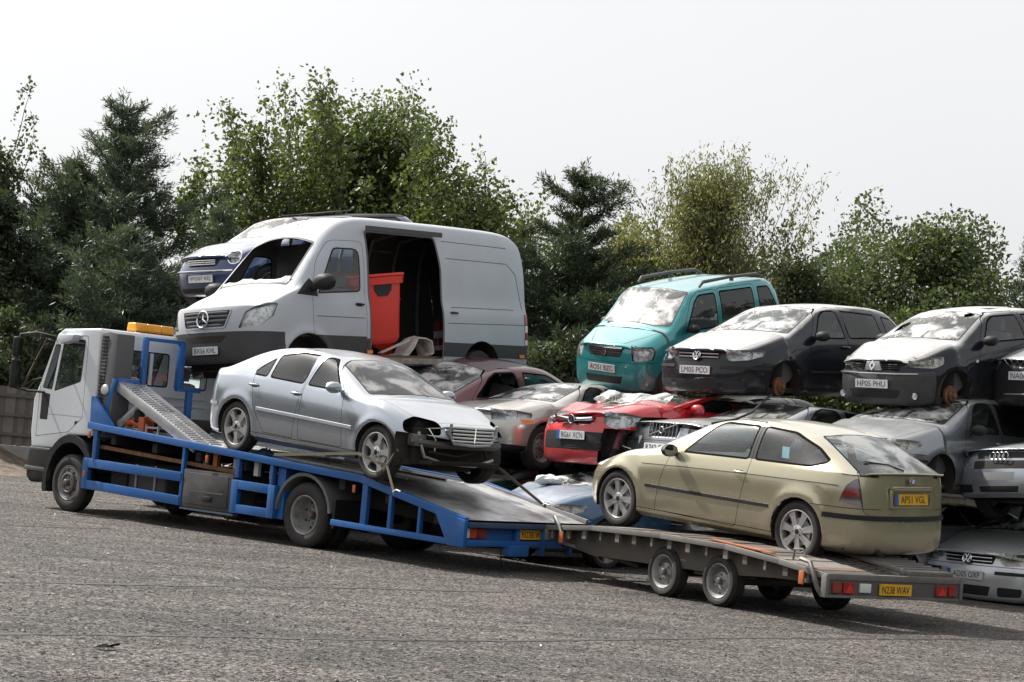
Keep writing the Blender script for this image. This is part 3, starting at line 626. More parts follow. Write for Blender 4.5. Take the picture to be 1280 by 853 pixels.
# ------------------------------------------------------------------ wheels: local axis y (outer face towards +y), centre at the origin
WCACHE = {}
def wheel_meshes(kind, r, wd):
    key = (kind, round(r, 3), round(wd, 3))
    if key in WCACHE: return WCACHE[key]
    rr = r * {'alloy7': .72, 'alloy5': .74, 'steel': .66, 'truck': .62, 'truckf': .62, 'trailer': .70, 'cover': .70}.get(kind, .70); h = wd / 2
    t = MB(); prof = [(rr * .98, h * .80), (rr + .012, h * .92), (rr + (r - rr) * .35, h * 1.0), (rr + (r - rr) * .7, h * .96), (r - .018, h * .82), (r - .004, h * .62), (r, h * .3), (r, -h * .3), (r - .004, -h * .62), (r - .018, -h * .82), (rr + (r - rr) * .6, -h), (rr, -h * .85)]
    t.lathe(prof, 40)
    nb = 44  # tread blocks
    for i in range(nb):
        a = 2 * pi * i / nb
        for y0, y1 in ((-h * .6, -h * .15), (h * .15, h * .6)):
            M = Matrix.Rotation(-a, 4, 'Y'); t.box(r - .004, r + .004, y0, y1, -.35 * 2 * pi * r / nb, .35 * 2 * pi * r / nb, M)
    tyre = t.mesh('wheel', smooth=35); tyre.materials.append(rubber())
    m = MB(); d = h * .80
    if kind in ('alloy5', 'alloy7'):
        n = 5 if kind == 'alloy5' else 7
        m.lathe([(rr * 1.0, h * .86), (rr * .955, h * .88), (rr * .93, h * .78), (rr * .90, h * .2), (rr * .88, -h * .8)], 40)
        m.mat(alloy())
        M0 = MB()
        for i in range(n):
            a = 2 * pi * i / n + pi / 2; M = Matrix.Rotation(-a, 4, 'Y')
            if n == 5:
                poly = [(rr * .12, -rr * .15), (rr * .35, -rr * .13), (rr * .72, -rr * .15), (rr * .94, -rr * .23), (rr * .94, rr * .23), (rr * .72, rr * .15), (rr * .35, rr * .13), (rr * .12, rr * .15)]
            else:
                poly = [(rr * .1, -rr * .10), (rr * .4, -rr * .13), (rr * .72, -rr * .155), (rr * .94, -rr * .20), (rr * .94, rr * .20), (rr * .72, rr * .155), (rr * .4, rr * .13), (rr * .1, rr * .10)]
            k = len(poly)
            def yo(x): return h * (.80 - .10 * max(0, 1 - x / rr) ** 1.0) if n == 7 else h * (.84 - .16 * max(0, 1 - x / rr))
            fr = [(x, yo(x) - (.010 if abs(z) > rr * .14 else 0), z) for x, z in poly]; bk = [(x, yo(x) - .055, z) for x, z in poly]
            m.add(fr + bk, [tuple(range(k))] + [(j, (j + 1) % k, k + (j + 1) % k, k + j) for j in range(k)], M)
        m.lathe([(rr * .30, h * .45), (rr * .30, h * .72), (rr * .22, h * .80), (0.001, h * .80)], 20)
        m.m = [alloy(), dark(), black()]; m.cur = 1
        m.lathe([(rr * .885, h * .15), (.001, h * .10)], 20)          # brake and shade behind the spokes
        m.cur = 2
        m.lathe([(rr * .13, h * .80), (rr * .12, h * .84), (.001, h * .85)], 16)
        for i in range(5):
            a = 2 * pi * i / 5 + pi / 2; M = Matrix.Rotation(-a, 4, 'Y') @ Matrix.Translation((rr * .22, 0, 0)); m.lathe([(rr * .035, h * .7), (rr * .035, h * .806), (.001, h * .806)], 8, M)
        m.cur = 0; m.lathe([(rr * .62, h * .18), (rr * .62, h * .30), (rr * .3, h * .32)], 24)
    elif kind in ('truck', 'trailer', 'steel', 'truckf'):
        dish = {'truck': -.75, 'trailer': .25, 'steel': .25, 'truckf': .60}[kind]
        m.lathe([(rr * 1.0, h * .86), (rr * .96, h * .90), (rr * .90, h * .80), (rr * .84, h * (dish + .25)), (rr * .78, h * dish), (rr * .55, h * (dish + .04)), (rr * .45, h * (dish + .20)), (rr * .32, h * (dish + .22)), (.001, h * (dish + .22))], 40)
        m.m = [mat('painted steel wheel', (.32, .30, .26) if kind != 'truckf' else (.30, .30, .30), .6, .2, dirt=.75, dirtcol=(.09, .07, .05), dscale=9), dark(), mat('hub metal', (.14, .12, .11), .6, .4, dirt=.4)]
        m.cur = 1
        nh = 8 if kind != 'trailer' else 5
        for i in range(nh):
            a = 2 * pi * i / nh; M = Matrix.Rotation(-a, 4, 'Y') @ Matrix.Translation((rr * .67, 0, 0)); m.lathe([(rr * .075, h * dish), (rr * .075, h * dish + .006), (.001, h * dish + .006)], 8, M)
        m.cur = 2
        m.lathe([(rr * .2, h * (dish + .2)), (rr * .19, h * (dish + .2) + .06 * (r / .4)), (rr * .15, h * (dish + .2) + .075 * (r / .4)), (.001, h * (dish + .2) + .078 * (r / .4))], 16)
        for i in range(nh):
            a = 2 * pi * (i + .5) / nh; M = Matrix.Rotation(-a, 4, 'Y') @ Matrix.Translation((rr * .38, 0, 0)); m.lathe([(rr * .045, h * (dish + .15)), (rr * .045, h * (dish + .25) + .012), (.001, h * (dish + .25) + .014)], 6, M)
        if kind == 'truckf':
            m.lathe([(rr * .62, h * .62), (rr * .60, h * 1.0), (rr * .5, h * 1.05), (rr * .40, h * .7)], 24)
    rim = m.mesh('rim', smooth=30)
    WCACHE[key] = (tyre, rim); return WCACHE[key]
def add_wheel(root, kind, x, y, z, r, wd, steer=0, spin=None, tilt=0):
    if kind == 'hub':
        sd = 1 if y > 0 else -1; m = MB(); m.m = [rust(), mat('hub metal', (.14, .12, .11), .6, .4, dirt=.4)]
        M = Matrix.Translation((x, y - sd * .10, z)) @ (Matrix.Identity(4) if sd > 0 else Matrix.Rotation(pi, 4, 'Z'))
        m.lathe([(.125, -.03), (.13, 0), (.125, .012), (.08, .014), (.078, .05), (.035, .052), (.032, .085), (.001, .086)], 24, M)
        m.cur = 1
        for i in range(5):
            a = 2 * pi * i / 5; m.lathe([(.008, .05), (.008, .075), (.001, .075)], 6, M @ Matrix.Rotation(a, 4, 'Y') @ Matrix.Translation((.056, 0, 0)))
        m.boxc((0, -.05, 0), (.05, .05, .16), M); m.bar(M @ Vector((0, -.03, -.1)), M @ Vector((0, -.45, -.12)), .04)
        return m.build('brake_hub', None, root, smooth=35)
    ty, rim = wheel_meshes(kind, r, wd); sd = 1 if y > 0 else -1
    o = link('wheel', ty, root); rm = link('rim', rim, o)
    o.location = (x, y - sd * wd / 2, z); o.rotation_euler = (tilt, R.uniform(0, 6.28) if spin is None else spin, (0 if sd > 0 else pi) + steer)
    o.rotation_mode = 'YXZ'; return o

# ------------------------------------------------------------------ small car parts
def plate(root, txt, loc, yaw=0, pitch=0, yellow=False, band=True, w=.52, h=.11, roll=0, txtw=.86, name='number_plate', blackout=0, parent=None):
    m = MB(); m.m = [mat('yellow plate', (.78, .42, .02), .35, dirt=.3, dscale=12) if yellow else mat('white plate', (.68, .69, .70), .35, dirt=.35, dscale=12), mat('plate band', (.03, .12, .45), .4, dirt=.2), black()]
    m.box(-w / 2, w / 2, -.006, .006, -h / 2, h / 2)
    if band: m.cur = 1; m.box(-w / 2 - .001, -w / 2 + .05, -.008, 0, -h / 2 - .001, h / 2 + .001)
    me = m.mesh(name); o = link(name, me, parent or root)
    # local -y faces out; yaw 0 = facing car +x
    o.location = loc; o.rotation_euler = (pitch, roll, yaw + pi / 2)
    if txt:
        tm = text_mesh(txt, h * .66, w * txtw - (.05 if band else 0), bold=0, depth=.009); tm.materials.append(mat('plate ink', (.02, .02, .022), .5, dirt=0))
        t = link('lettering', tm, o); t.location = ((.025 if band else 0), 0, 0)
    return o
def ring_pts(r, n=24, c=(0, 0), sx=1): return [(c[0] + r * sx * cos(2 * pi * i / n), 0, c[1] + r * sin(2 * pi * i / n)) for i in range(n)]
def emblem(root, kind, loc, r, yaw=0, pitch=0, name='badge'):
    """marques' emblems, local x right / z up, facing -y"""
    m = MB(); m.m = [chrome(), mat('badge blue', (.02, .10, .42), .4, dirt=0), mat('badge white', (.75, .75, .75), .4, dirt=0), black()]
    t = r * .11
    def seg(a, b, w=None): m.bar((a[0] * r, -.004, a[1] * r), (b[0] * r, -.004, b[1] * r), w or t * 1.3, t * 1.3, up=(0, 1, 0))
    if kind == 'star':
        m.tube(ring_pts(r), t, 6, closed=True)
        for k in range(3):
            a = pi / 2 + 2 * pi * k / 3; b = a + pi
            m.add([(r * cos(a), 0, r * sin(a)), (r * .16 * cos(a + pi / 3), 0, r * .16 * sin(a + pi / 3)), (0, -.014, 0), (r * .16 * cos(a - pi / 3), 0, r * .16 * sin(a - pi / 3))], [(0, 1, 2), (0, 2, 3)])
    elif kind == 'vw':
        m.tube(ring_pts(r), t * 1.2, 6, closed=True); m.cur = 3; m.lathe([(r, .004), (.001, .004)], 20); m.cur = 0
        for sx in (1, -1):
            seg((sx * .38, .86), (0, .12)); seg((sx * .80, .40), (sx * .38, -.78)); seg((sx * .38, -.78), (0, .0))
    elif kind == 'roundel':
        m.cur = 3; m.lathe([(r, 0), (r * .98, -.006), (.001, -.007)], 24)
        m.cur = 0; m.tube(ring_pts(r), t * .6, 6, closed=True); m.tube([(p[0], -.008, p[2]) for p in ring_pts(r * .62)], t * .4, 6, closed=True)
        for q in range(4):
            m.cur = 1 if q % 2 == 1 else 2; a0 = q * pi / 2
            m.add([(0, -.009, 0)] + [(r * .6 * cos(a0 + k * pi / 8), -.009, r * .6 * sin(a0 + k * pi / 8)) for k in range(5)], [tuple(range(6))])
    elif kind == 'rings':
        for k in range(4): m.tube([(p[0], p[1] - .002 * k, p[2]) for p in ring_pts(r, c=((k - 1.5) * r * 1.45, 0))], t, 6, closed=True)
    elif kind == 'diamond':
        o = [(0, 1.25), (.85, 0), (0, -1.25), (-.85, 0)]; i = [(0, .62), (.40, 0), (0, -.62), (-.40, 0)]
        vs_ = [(p[0] * r, -.004, p[1] * r) for p in o] + [(p[0] * r, -.004, p[1] * r) for p in i] + [(p[0] * r * 1.05, .012, p[1] * r * 1.05) for p in o]
        m.add(vs_, [(k, (k + 1) % 4, 4 + (k + 1) % 4, 4 + k) for k in range(4)] + [(k, 8 + k, 8 + (k + 1) % 4, (k + 1) % 4) for k in range(4)])
    elif kind == 'griffin':
        m.tube(ring_pts(r), t, 6, closed=True); m.cur = 3; m.lathe([(r, .004), (.001, .004)], 20); m.cur = 0
        for a, b in (((-.6, .1), (-.2, .55)), ((-.2, .55), (.35, .35)), ((.35, .35), (.1, -.1)), ((.1, -.1), (.5, -.5)), ((-.5, -.3), (.1, -.1)), ((-.1, -.7), (.1, -.1))): seg(a, b, t * 2)
    elif kind == 'esse':
        m.lathe([(r, 0), (r * .95, -.004), (.001, -.004)], 20); m.cur = 3
        for a, b in (((.6, .3), (0, .6)), ((0, .6), (-.6, .25)), ((-.6, .25), (.6, -.25)), ((.6, -.25), (0, -.6)), ((0, -.6), (-.6, -.3))): seg(a, b, t * 2)
    elif kind == 'arrow':
        m.tube(ring_pts(r), t * 1.2, 6, closed=True); seg((.7, .7), (1.1, 1.1)); m.cur = 3; m.boxc((0, -.004, 0), (r * 1.7, .008, r * .4)); m.cur = 0
    elif kind == 'wings':
        m.lathe([(r, 0), (r * .95, -.006), (.001, -.007)], 20)
        for sx in (1, -1):
            for k in range(3): m.bar((sx * r * .9, 0, (k - 1) * r * .35), (sx * r * (3.0 - .25 * k), .01, (k - 1) * r * .28 + r * .1), r * .12, .008, up=(0, 1, 0))
    o = m.build(name, None, root, smooth=40); o.location = loc; o.rotation_euler = (pitch, 0, yaw + pi / 2); return o
def mirror_part(root, x, y, z, m, side=1, s=1.0, back=0):
    """door mirror: shell with glass facing the tail"""
    b = MB(); sd = side
    b.m = [m]
    prof = [(.0, .0), (.02, .045), (.045, .07)]
    n = 10; rings = []
    for t, k in ((0, .55), (.035, .92), (.07, 1.0), (.10, .98)):
        rings.append([(x + .07 * s - t * s, y + sd * (.12 + .115 * k * cos(2 * pi * j / n)) * s, z + (.075 * k * sin(2 * pi * j / n)) * s) for j in range(n)])
    vs_ = [p for r_ in rings for p in r_]; fs = [tuple(range(n))] + [(i * n + j, i * n + (j + 1) % n, (i + 1) * n + (j + 1) % n, (i + 1) * n + j) for i in range(3) for j in range(n)]
    b.add(vs_, fs); b.bar((x + .01, y - sd * .03, z - .05 * s), (x + .02, y + sd * .05 * s, z - .03 * s), .05 * s, .035 * s)
    o = b.build('mirror', None, root, smooth=50)
    g = MB(); g.add([(x - .028 * s, y + sd * (.12 + .105 * cos(2 * pi * j / n)) * s, z + .067 * sin(2 * pi * j / n) * s) for j in range(n)], [tuple(range(n))])
    g.build('mirror_glass', mat('mirror glass', (.22, .24, .26), .08, 1, 0, dirt=.1), o); return o
def wiper(root, pts, name='wiper'):
    m = MB(); m.tube(pts, [.010] + [.006] * (len(pts) - 1), 5); m.bar(pts[-2], pts[-1], .02, .012); return m.build(name, black(), root)
def seat(root, x, y, z, h=.62, w=.50, tilt=.22, rest=True, m=None):
    b = MB(); M = Matrix.Translation((x, y, z)); b.boxc((.08, 0, .06), (.50, w, .16), M)
    M2 = M @ Matrix.Translation((-.16, 0, .08)) @ Matrix.Rotation(-tilt, 4, 'Y'); b.boxc((0, 0, h / 2), (.13, w * .96, h), M2)
    if rest:
        b.boxc((0, 0, h + .12), (.09, w * .5, .16), M2); b.boxc((0, 0, h + .03), (.02, .14, .1), M2)
    return b.build('seat', m or cloth(), root, bev=.035, seg=2)
def interior(root, P, wheel_side=1, seats=True):
    """P: x_dash, x_front seat, x_rear seat, z floor, half width; the steering wheel sits on the car's right"""
    hw = P['hw'] - .13; zb = P['zb']
    m = MB(); m.box(P['xr'] + .25, P['xf'] - .35, -hw, hw, zb + .04, zb + .10)
    m.box(P['xr'] + .25, P['xf'] - .35, -hw * .45, hw * .45, zb - .02, zb + .04)
    m.cyl((P['xr'] + .2, .2, zb + .02), (P['xf'] - .9, .2, zb + .02), .03, 8)
    m.build('floor_pan', dark(), root)
    xc = P['x_cowl']; m = MB(); m.prism([(xc + .12, zb + .12), (xc + .12, P['z_cowl'] - .07), (xc - .12, P['z_cowl'] - .03), (xc - .38, P['z_cowl'] - .09), (xc - .36, P['z_cowl'] - .30), (xc - .05, zb + .2)], -hw, hw, 'y')
    m.build('dashboard', greyp(), root, bev=.02)
    if seats:
        zf = zb + .20
        for sy in (1, -1): seat(root, P['xs'], sy * .36, zf)
        if P.get('xs2') is not None: seat(root, P['xs2'], 0, zf + .03, w=hw * 1.75, h=.52, rest=False)
        m = MB(); c = Vector((P['xs'] + .42, -wheel_side * .36, P['z_cowl'] - .10)); M = Matrix.Translation(c) @ Matrix.Rotation(radians(-62), 4, 'Y')
        m.tube([M @ Vector((.18 * cos(2 * pi * i / 20), .18 * sin(2 * pi * i / 20), 0)) for i in range(20)], .014, 6, closed=True)
        for a in (0, 2.1, 4.2): m.bar(M @ Vector((0, 0, 0)), M @ Vector((.18 * cos(a), .18 * sin(a), 0)), .03, .015)
        m.cyl(c, c + Vector((.25, 0, -.12)), .03, 8); m.build('steering_wheel', black(), root, smooth=40)
def arch_liner(root, x, z, r, hw, depth=.34):
    for sd in (1, -1):
        m = MB(); n = 12; vs_ = []
        for y in (hw - .015, hw - depth):
            for i in range(n + 1):
                a = -.35 + (pi + .7) * i / n; vs_.append((x + (r + .004) * cos(a), sd * y, z + (r + .004) * sin(a)))
        fs = [(i, i + 1, n + 2 + i, n + 1 + i) for i in range(n)] + [tuple(range(n + 1, 2 * n + 2))]
        m.add(vs_, fs); m.build('arch_liner', dark(), root, smooth=50)
def lamp(root, tag, made, shell_faces=None): pass
def circ(cx, cz, r, n=24, a0=0, a1=2 * pi): return [(cx + r * cos(a0 + (a1 - a0) * i / n), cz + r * sin(a0 + (a1 - a0) * i / n)) for i in range(n)]
def lens_back(o, m, d=.03, name='reflector'):
    """a reflector bowl behind a lens: a copy of its skin, set back"""
    me = o.data.copy(); me.name = name; n = len(me.vertices); co = np.empty(n * 3); me.vertices.foreach_get('co', co); co = co.reshape(-1, 3)
    no = np.array([tuple(v.normal) for v in me.vertices]); me.vertices.foreach_set('co', (co - no * d).ravel()); me.materials.clear(); me.materials.append(m); me.update()
    return link(name, me, o)
def reflector():
    if 'reflector' in MATS: return MATS['reflector']
    m, t, o = nodes('reflector'); b = t.nodes.new('ShaderNodeBsdfPrincipled'); b.inputs['Metallic'].default_value = .25; b.inputs['Roughness'].default_value = .25
    t.links.new(ramp(t, noise(t, 22, 1), [(.38, (.42, .43, .45)), (.5, (.66, .67, .69)), (.62, (.82, .82, .82))]), b.inputs['Base Color'])
    bp = t.nodes.new('ShaderNodeBump'); bp.inputs['Strength'].default_value = .35; bp.inputs['Distance'].default_value = .03; t.links.new(noise(t, 9, 1), bp.inputs['Height']); t.links.new(bp.outputs[0], b.inputs['Normal'])
    t.links.new(b.outputs[0], o.inputs[0]); MATS['reflector'] = m; return m
def headlamp(os_, spots, foggy=False):
    """os_: lens objects already cut from the skin; spots: (x,y,z,r,yaw) bowls behind them"""
    for o in os_:
        o.data.materials.clear(); o.data.materials.append(glass('yellowed lens', (.80, .80, .72), .35) if foggy else glass('lamp lens', (.88, .9, .9), .06))
        lens_back(o, reflector(), .045); sy = o.data.vertices[0].co.y
        for (x, y, z, r, yaw) in spots:
            if y * sy < 0: continue
            m = MB(); m.m = [chrome(), black()]
            M = Matrix.Translation((x, y, z)) @ Matrix.Rotation(yaw - pi / 2, 4, 'Z')
            m.cur = 1; m.lathe([(r * 1.12, .0), (r * 1.12, .012), (r * 1.0, .012)], 18, M)
            m.cur = 0; m.lathe([(r, .012), (r * .8, -.01), (r * .45, -.03), (.001, -.04)], 18, M); m.lathe([(r * .3, -.03), (r * .3, .0), (.001, .006)], 10, M)
            m.build('lamp_bowl', None, o, smooth=45)
def car(P, label, cat='car', name='car', group=None):
    """builds a car at the origin (x forward, y left, wheels on z=0) and returns its root Empty"""
    root = thing(name, label, cat, group=group)
    g = P.get
    xf, xr, wf, hw, zb = P['xf'], P['xr'], P['wf'], P['hw'], P['zb']; wr = g('wr', -wf)
    belt = P['belt']; B = lambda x: interp(belt, x)
    xc, zc, yc = P['x_cowl'], P['z_cowl'], g('yc', hw - .17); xw, zw, yr = P['x_wt'], P['z_wt'], g('yr', hw - .27)
    zr = P['zr']; xrr, zrr = P['x_rr'], P['z_rr']; xrb, zrb = P['x_rb'], P['z_rb']; zn = P['zn']; n = g('nose', .30); cf = g('cf', .24)
    bon = lambda x: interp([(xc, zc), ((xc + xf) / 2, g('z_bm', (zc + zn) / 2 + .025)), (xf - .06, zn)], x)
    st = [dict(x=xf - n, w=hw - g('wn', .07), belt=min(B(xf - n), zn - g('lip', .09)), y6=hw - g('y6n', .25), z6=zn - .025, z9=zn, dx6=n - .17, dx=n - .05)]
    for x, dy in ((wf + .02, .19), (max(wf - .45, xc + .17), .17)):
        st.append(dict(x=x, w=hw, belt=B(x), y6=hw - dy, z6=bon(x) - .012, z9=bon(x) + .02, g=.01))
    st.append(dict(x=xc, w=hw, belt=B(xc), y6=yc, z6=zc - .015, z9=zc + .03, dx=.10))
    xm = (xc + xw) / 2; sh = g('sh', .045)
    st.append(dict(x=xm, w=hw, belt=B(xm), y6=(yc + yr) / 2 + .015, z6=(zc + zw) / 2 - .03, z9=(zc + zw) / 2 + .035, dx=.08, bul=.02))
    st.append(dict(x=xw, w=hw, belt=B(xw), y6=yr, z6=zw - .055, z9=zw, dx=.06, bul=.022))
    xm = (xw + xrr) / 2
    st.append(dict(x=xm, w=hw, belt=B(xm), y6=yr + .01, z6=zr - .06, z9=zr, bul=.025))
    st.append(dict(x=xrr, w=hw, belt=B(xrr), y6=yr - g('dyr', .01), z6=zrr - .05, z9=zrr, dx=-.03, bul=.022))
    if g('hatch', True):
        xm = (xrr + xrb) / 2
        st.append(dict(x=xm, w=hw - .01, belt=B(xm), y6=yr - .01, z6=(zrr + zrb) / 2 - .02, z9=(zrr + zrb) / 2 + .02, dx=-.06, bul=.02))
        st.append(dict(x=xr + g('tail', .28), w=hw - g('wt', .06), belt=min(B(xr), zrb - .03), y6=hw - .20, z6=zrb - .02, z9=zrb, dx6=-(g('tail', .28) - (xrb - xr) - .06), dx=-(g('tail', .28) - (xrb - xr))))
    else:
        xm = (xrr + xrb) / 2
        st.append(dict(x=xm, w=hw, belt=B(xm), y6=(yr + yc) / 2, z6=(zrr + zrb) / 2 - .02, z9=(zrr + zrb) / 2 + .03, dx=-.07, bul=.02))
        st.append(dict(x=xrb, w=hw, belt=B(xrb), y6=yc, z6=zrb - .03, z9=zrb, dx=-.06))
        st.append(dict(x=xr + .30, w=hw - .06, belt=B(xr), y6=hw - .24, z6=P['z_t'] - .02, z9=P['z_t'], dx6=-.12, dx=-.20))
    fx = g('front', [-.10, -.02, 0, -.03, -.06, -.075]); rx = g('rear', [.10, .02, 0, .03, .06, .07])
    cz = [xf + d for d in fx]; rz = [xr + d for d in rx]
    N = len(st)
    cre = {('row', 6, 3, 5): .35, ('st', 3, 5, 9): .9, ('row', 4, 0, N - 1): g('shc', .55), ('row', 1, 0, N - 1): .7, ('st', 5, 6, 9): .35, ('st', 0, 6, 9): g('lipc', .3), ('st', 7, 6, 9): .3, ('st', N - 1, 6, 9): .5}
    if not g('hatch', True): cre[('st', N - 2, 6, 9)] = .6
    cre.update(g('crease', {}))
    ra = g('ra', .355); rw = g('rw', .315); za = g('za', rw + .01)
    fl = [(wf, za, ra + .03, .014), (wr, za, ra + .03, .014)]
    s = Shell(st, cz, rz, zb, zmid=g('zm', .46), levels=g('lv', 2), creases=cre, dent=g('dent'), flare=fl)
    pm = P['paint']; spec = {'body': ('body', pm, None)}
    for ax in (wf, wr): s.cut(circ(ax, za, ra, 28), 'S', 'hole', nmin=.05, both=True)
    s.cut([(wr + ra - .01, zb + .105), (wf - ra + .01, zb + .105), (wf - ra + .01, zb + .098), (wr + ra - .01, zb + .098)], 'S', 'sill', nmin=.05, both=True); spec['sill'] = ('sill_seam', seal(), None)
    for i, dp in enumerate(g('doors', [])):
        s.framed(rpoly(dp, .05, 2), 'S', 'seam%d' % i, 'door%d' % i, .0065, both=False, nmin=.12)
        for sd in '.L', '.R':
            spec['seam%d%s' % (i, sd)] = ('door_seal', seal(), 'body'); spec['door%d%s' % (i, sd)] = ('door', pm, None)
    sg = glass(*g('sideglass', ('side glass', (.82, .92, .95), .008)))
    for i, (wp, dj) in enumerate(g('wins', [])):
        ov = ('door%d' % dj,) if dj is not None else ('body',)
        s.framed(rpoly(wp, g('wrad', .05), 3), 'S', 'wf%d' % i, 'win%d' % i, .022, nmin=.05, over=ov)
        for sd in '.L', '.R':
            pr = 'door%d%s' % (dj, sd) if dj is not None else None
            spec['wf%d%s' % (i, sd)] = ('window_frame', seal(), pr); spec['win%d%s' % (i, sd)] = ('window', sg, pr)
    # windscreen
    a, b = g('ws0', xc + .075), g('ws1', xw + .045); y0, y1 = yc - .035, yr - .045
    wp = [(a - .10, y0), (a - .01, .42), (a, .2), (a, -.2), (a - .01, -.42), (a - .10, -y0), (b, -y1), (b, y1)]
    s.framed(rpoly(wp, .04, 2), 'T', 'wsf', 'windscreen', .02, zr=(zc - .08, 9), nmin=.1)
    spec['wsf'] = ('windscreen_trim', black(), None); spec['windscreen'] = ('windscreen', glass(*g('screen', ('screen glass', (.5, .56, .54), .16))), None)
    if g('rearglass') is not None:
        s.framed(rpoly(P['rearglass'], .05, 3), g('rgang', 'T'), 'rgf', 'rear_window', .02, zr=(zrb - .06, 9), xr=(-9, -.5), nmin=.08)
        spec['rgf'] = ('rear_window_trim', seal(), None); spec['rear_window'] = ('rear_window', glass(*g('rglass', ('screen glass', (.5, .56, .54), .16))), None)
    # bonnet shut line
    if g('bonnet', True):
        e = xf - g('bl', .16); yb = hw - .17
        bp = [(xc + .05, yc - .02), (xc + .09, 0), (xc + .05, -(yc - .02)), (wf, -yb), (e, -(yb - .12)), (e + .09, 0), (e, yb - .12), (wf, yb)]
        s.framed(bp, 'T', 'bseam', 'bonnet', .005, nmin=.3, zr=(zn - .2, 9), xr=(xc - .1, 9))
        spec['bseam'] = ('bonnet_gap', seal(), None); spec['bonnet'] = ('bonnet', g('bonnet_paint', pm), None)
    for (tag, poly, ang, kw, sp) in g('cuts', []):
        kw = dict(kw); fr = kw.pop('frame', None)
        if fr:
            s.framed(poly, ang, tag + '_f', tag, fr[0], **kw); spec[tag + '_f'] = (fr[1], fr[2], sp[2] if len(sp) > 2 else None)
            if ang == 'S' and not kw.get('both'):
                for sd in '.L', '.R': spec[tag + '_f' + sd] = spec[tag + '_f']
        else: s.cut(poly, ang, tag, **kw)
        if sp:
            for sd in ('', '.L', '.R'): spec[tag + sd] = sp if len(sp) > 2 else tuple(sp) + (None,)
    made = s.finish(spec, root, drop=g('drop', ()))
    arch_liner(root, wf, za, ra, hw); arch_liner(root, wr, za, ra, hw)
    if g('inside', True):
        interior(root, dict(P, xs=g('xs', xw - .22 if xw > 0 else -.05), xs2=g('xs2', xrr + .35 if xrr < -.7 else None)))
    ww = g('ww', .205)
    for (kind, x, y) in g('wheels', []):
        add_wheel(root, kind, x, y, rw, rw, ww, steer=g('steer', 0) if x > 0 else 0)
    ml = MB(); 
    if g('mirror', True):
        mm = g('mirrormat', black()); mx_, mz = g('mirror_at', (xc - .42, B(xc - .4) + .05))
        for sd in g('mirror_sides', (1, -1)): mirror_part(root, mx_, sd * (hw - .06), mz, mm, sd, .95)
    return root, made
def strip_side(root, hw, pts, h, m, name='rub_strip', out=.012, sides=(1, -1)):
    for sd in sides:
        b = MB()
        for (x0, z0), (x1, z1) in zip(pts, pts[1:]):
            b.add([(x0, sd * (hw - .006), z0 - h / 2), (x1, sd * (hw - .006), z1 - h / 2), (x1, sd * (hw - .006), z1 + h / 2), (x0, sd * (hw - .006), z0 + h / 2),
                   (x0, sd * (hw + out), z0 - h * .35), (x1, sd * (hw + out), z1 - h * .35), (x1, sd * (hw + out), z1 + h * .35), (x0, sd * (hw + out), z0 + h * .35)],
                  [(4, 5, 6, 7), (0, 1, 5, 4), (2, 3, 7, 6), (0, 4, 7, 3), (1, 2, 6, 5)])
        b.build(name, m, root)
def handles(root, hw, pts, m, sides=(1, -1)):
    for sd in sides:
        for (x, z) in pts:
            b = MB(); b.m = [m, black()]
            b.tube([(x - .09, sd * (hw - .008), z), (x - .07, sd * (hw + .018), z), (x + .05, sd * (hw + .02), z + .002), (x + .075, sd * (hw - .008), z)], .013, 8)
            b.cur = 1; b.boxc((x, sd * (hw - .012), z - .004), (.10, .014, .05))
            b.build('door_handle', None, root, smooth=50)
def place(root, loc, yaw, pitch=0, roll=0):
    root.location = loc; root.rotation_mode = 'XYZ'; root.rotation_euler = (radians(roll), radians(-pitch), radians(yaw))

# materials for the fleet
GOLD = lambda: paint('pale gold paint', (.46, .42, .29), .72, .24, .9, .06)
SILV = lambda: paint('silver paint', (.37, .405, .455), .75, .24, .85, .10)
def red_lens(): return mat('red lens', (.26, .015, .015), .2, dirt=.35, coat=.6)
def amber(): return mat('amber lens', (.75, .22, .02), .2, dirt=.1, coat=.5)

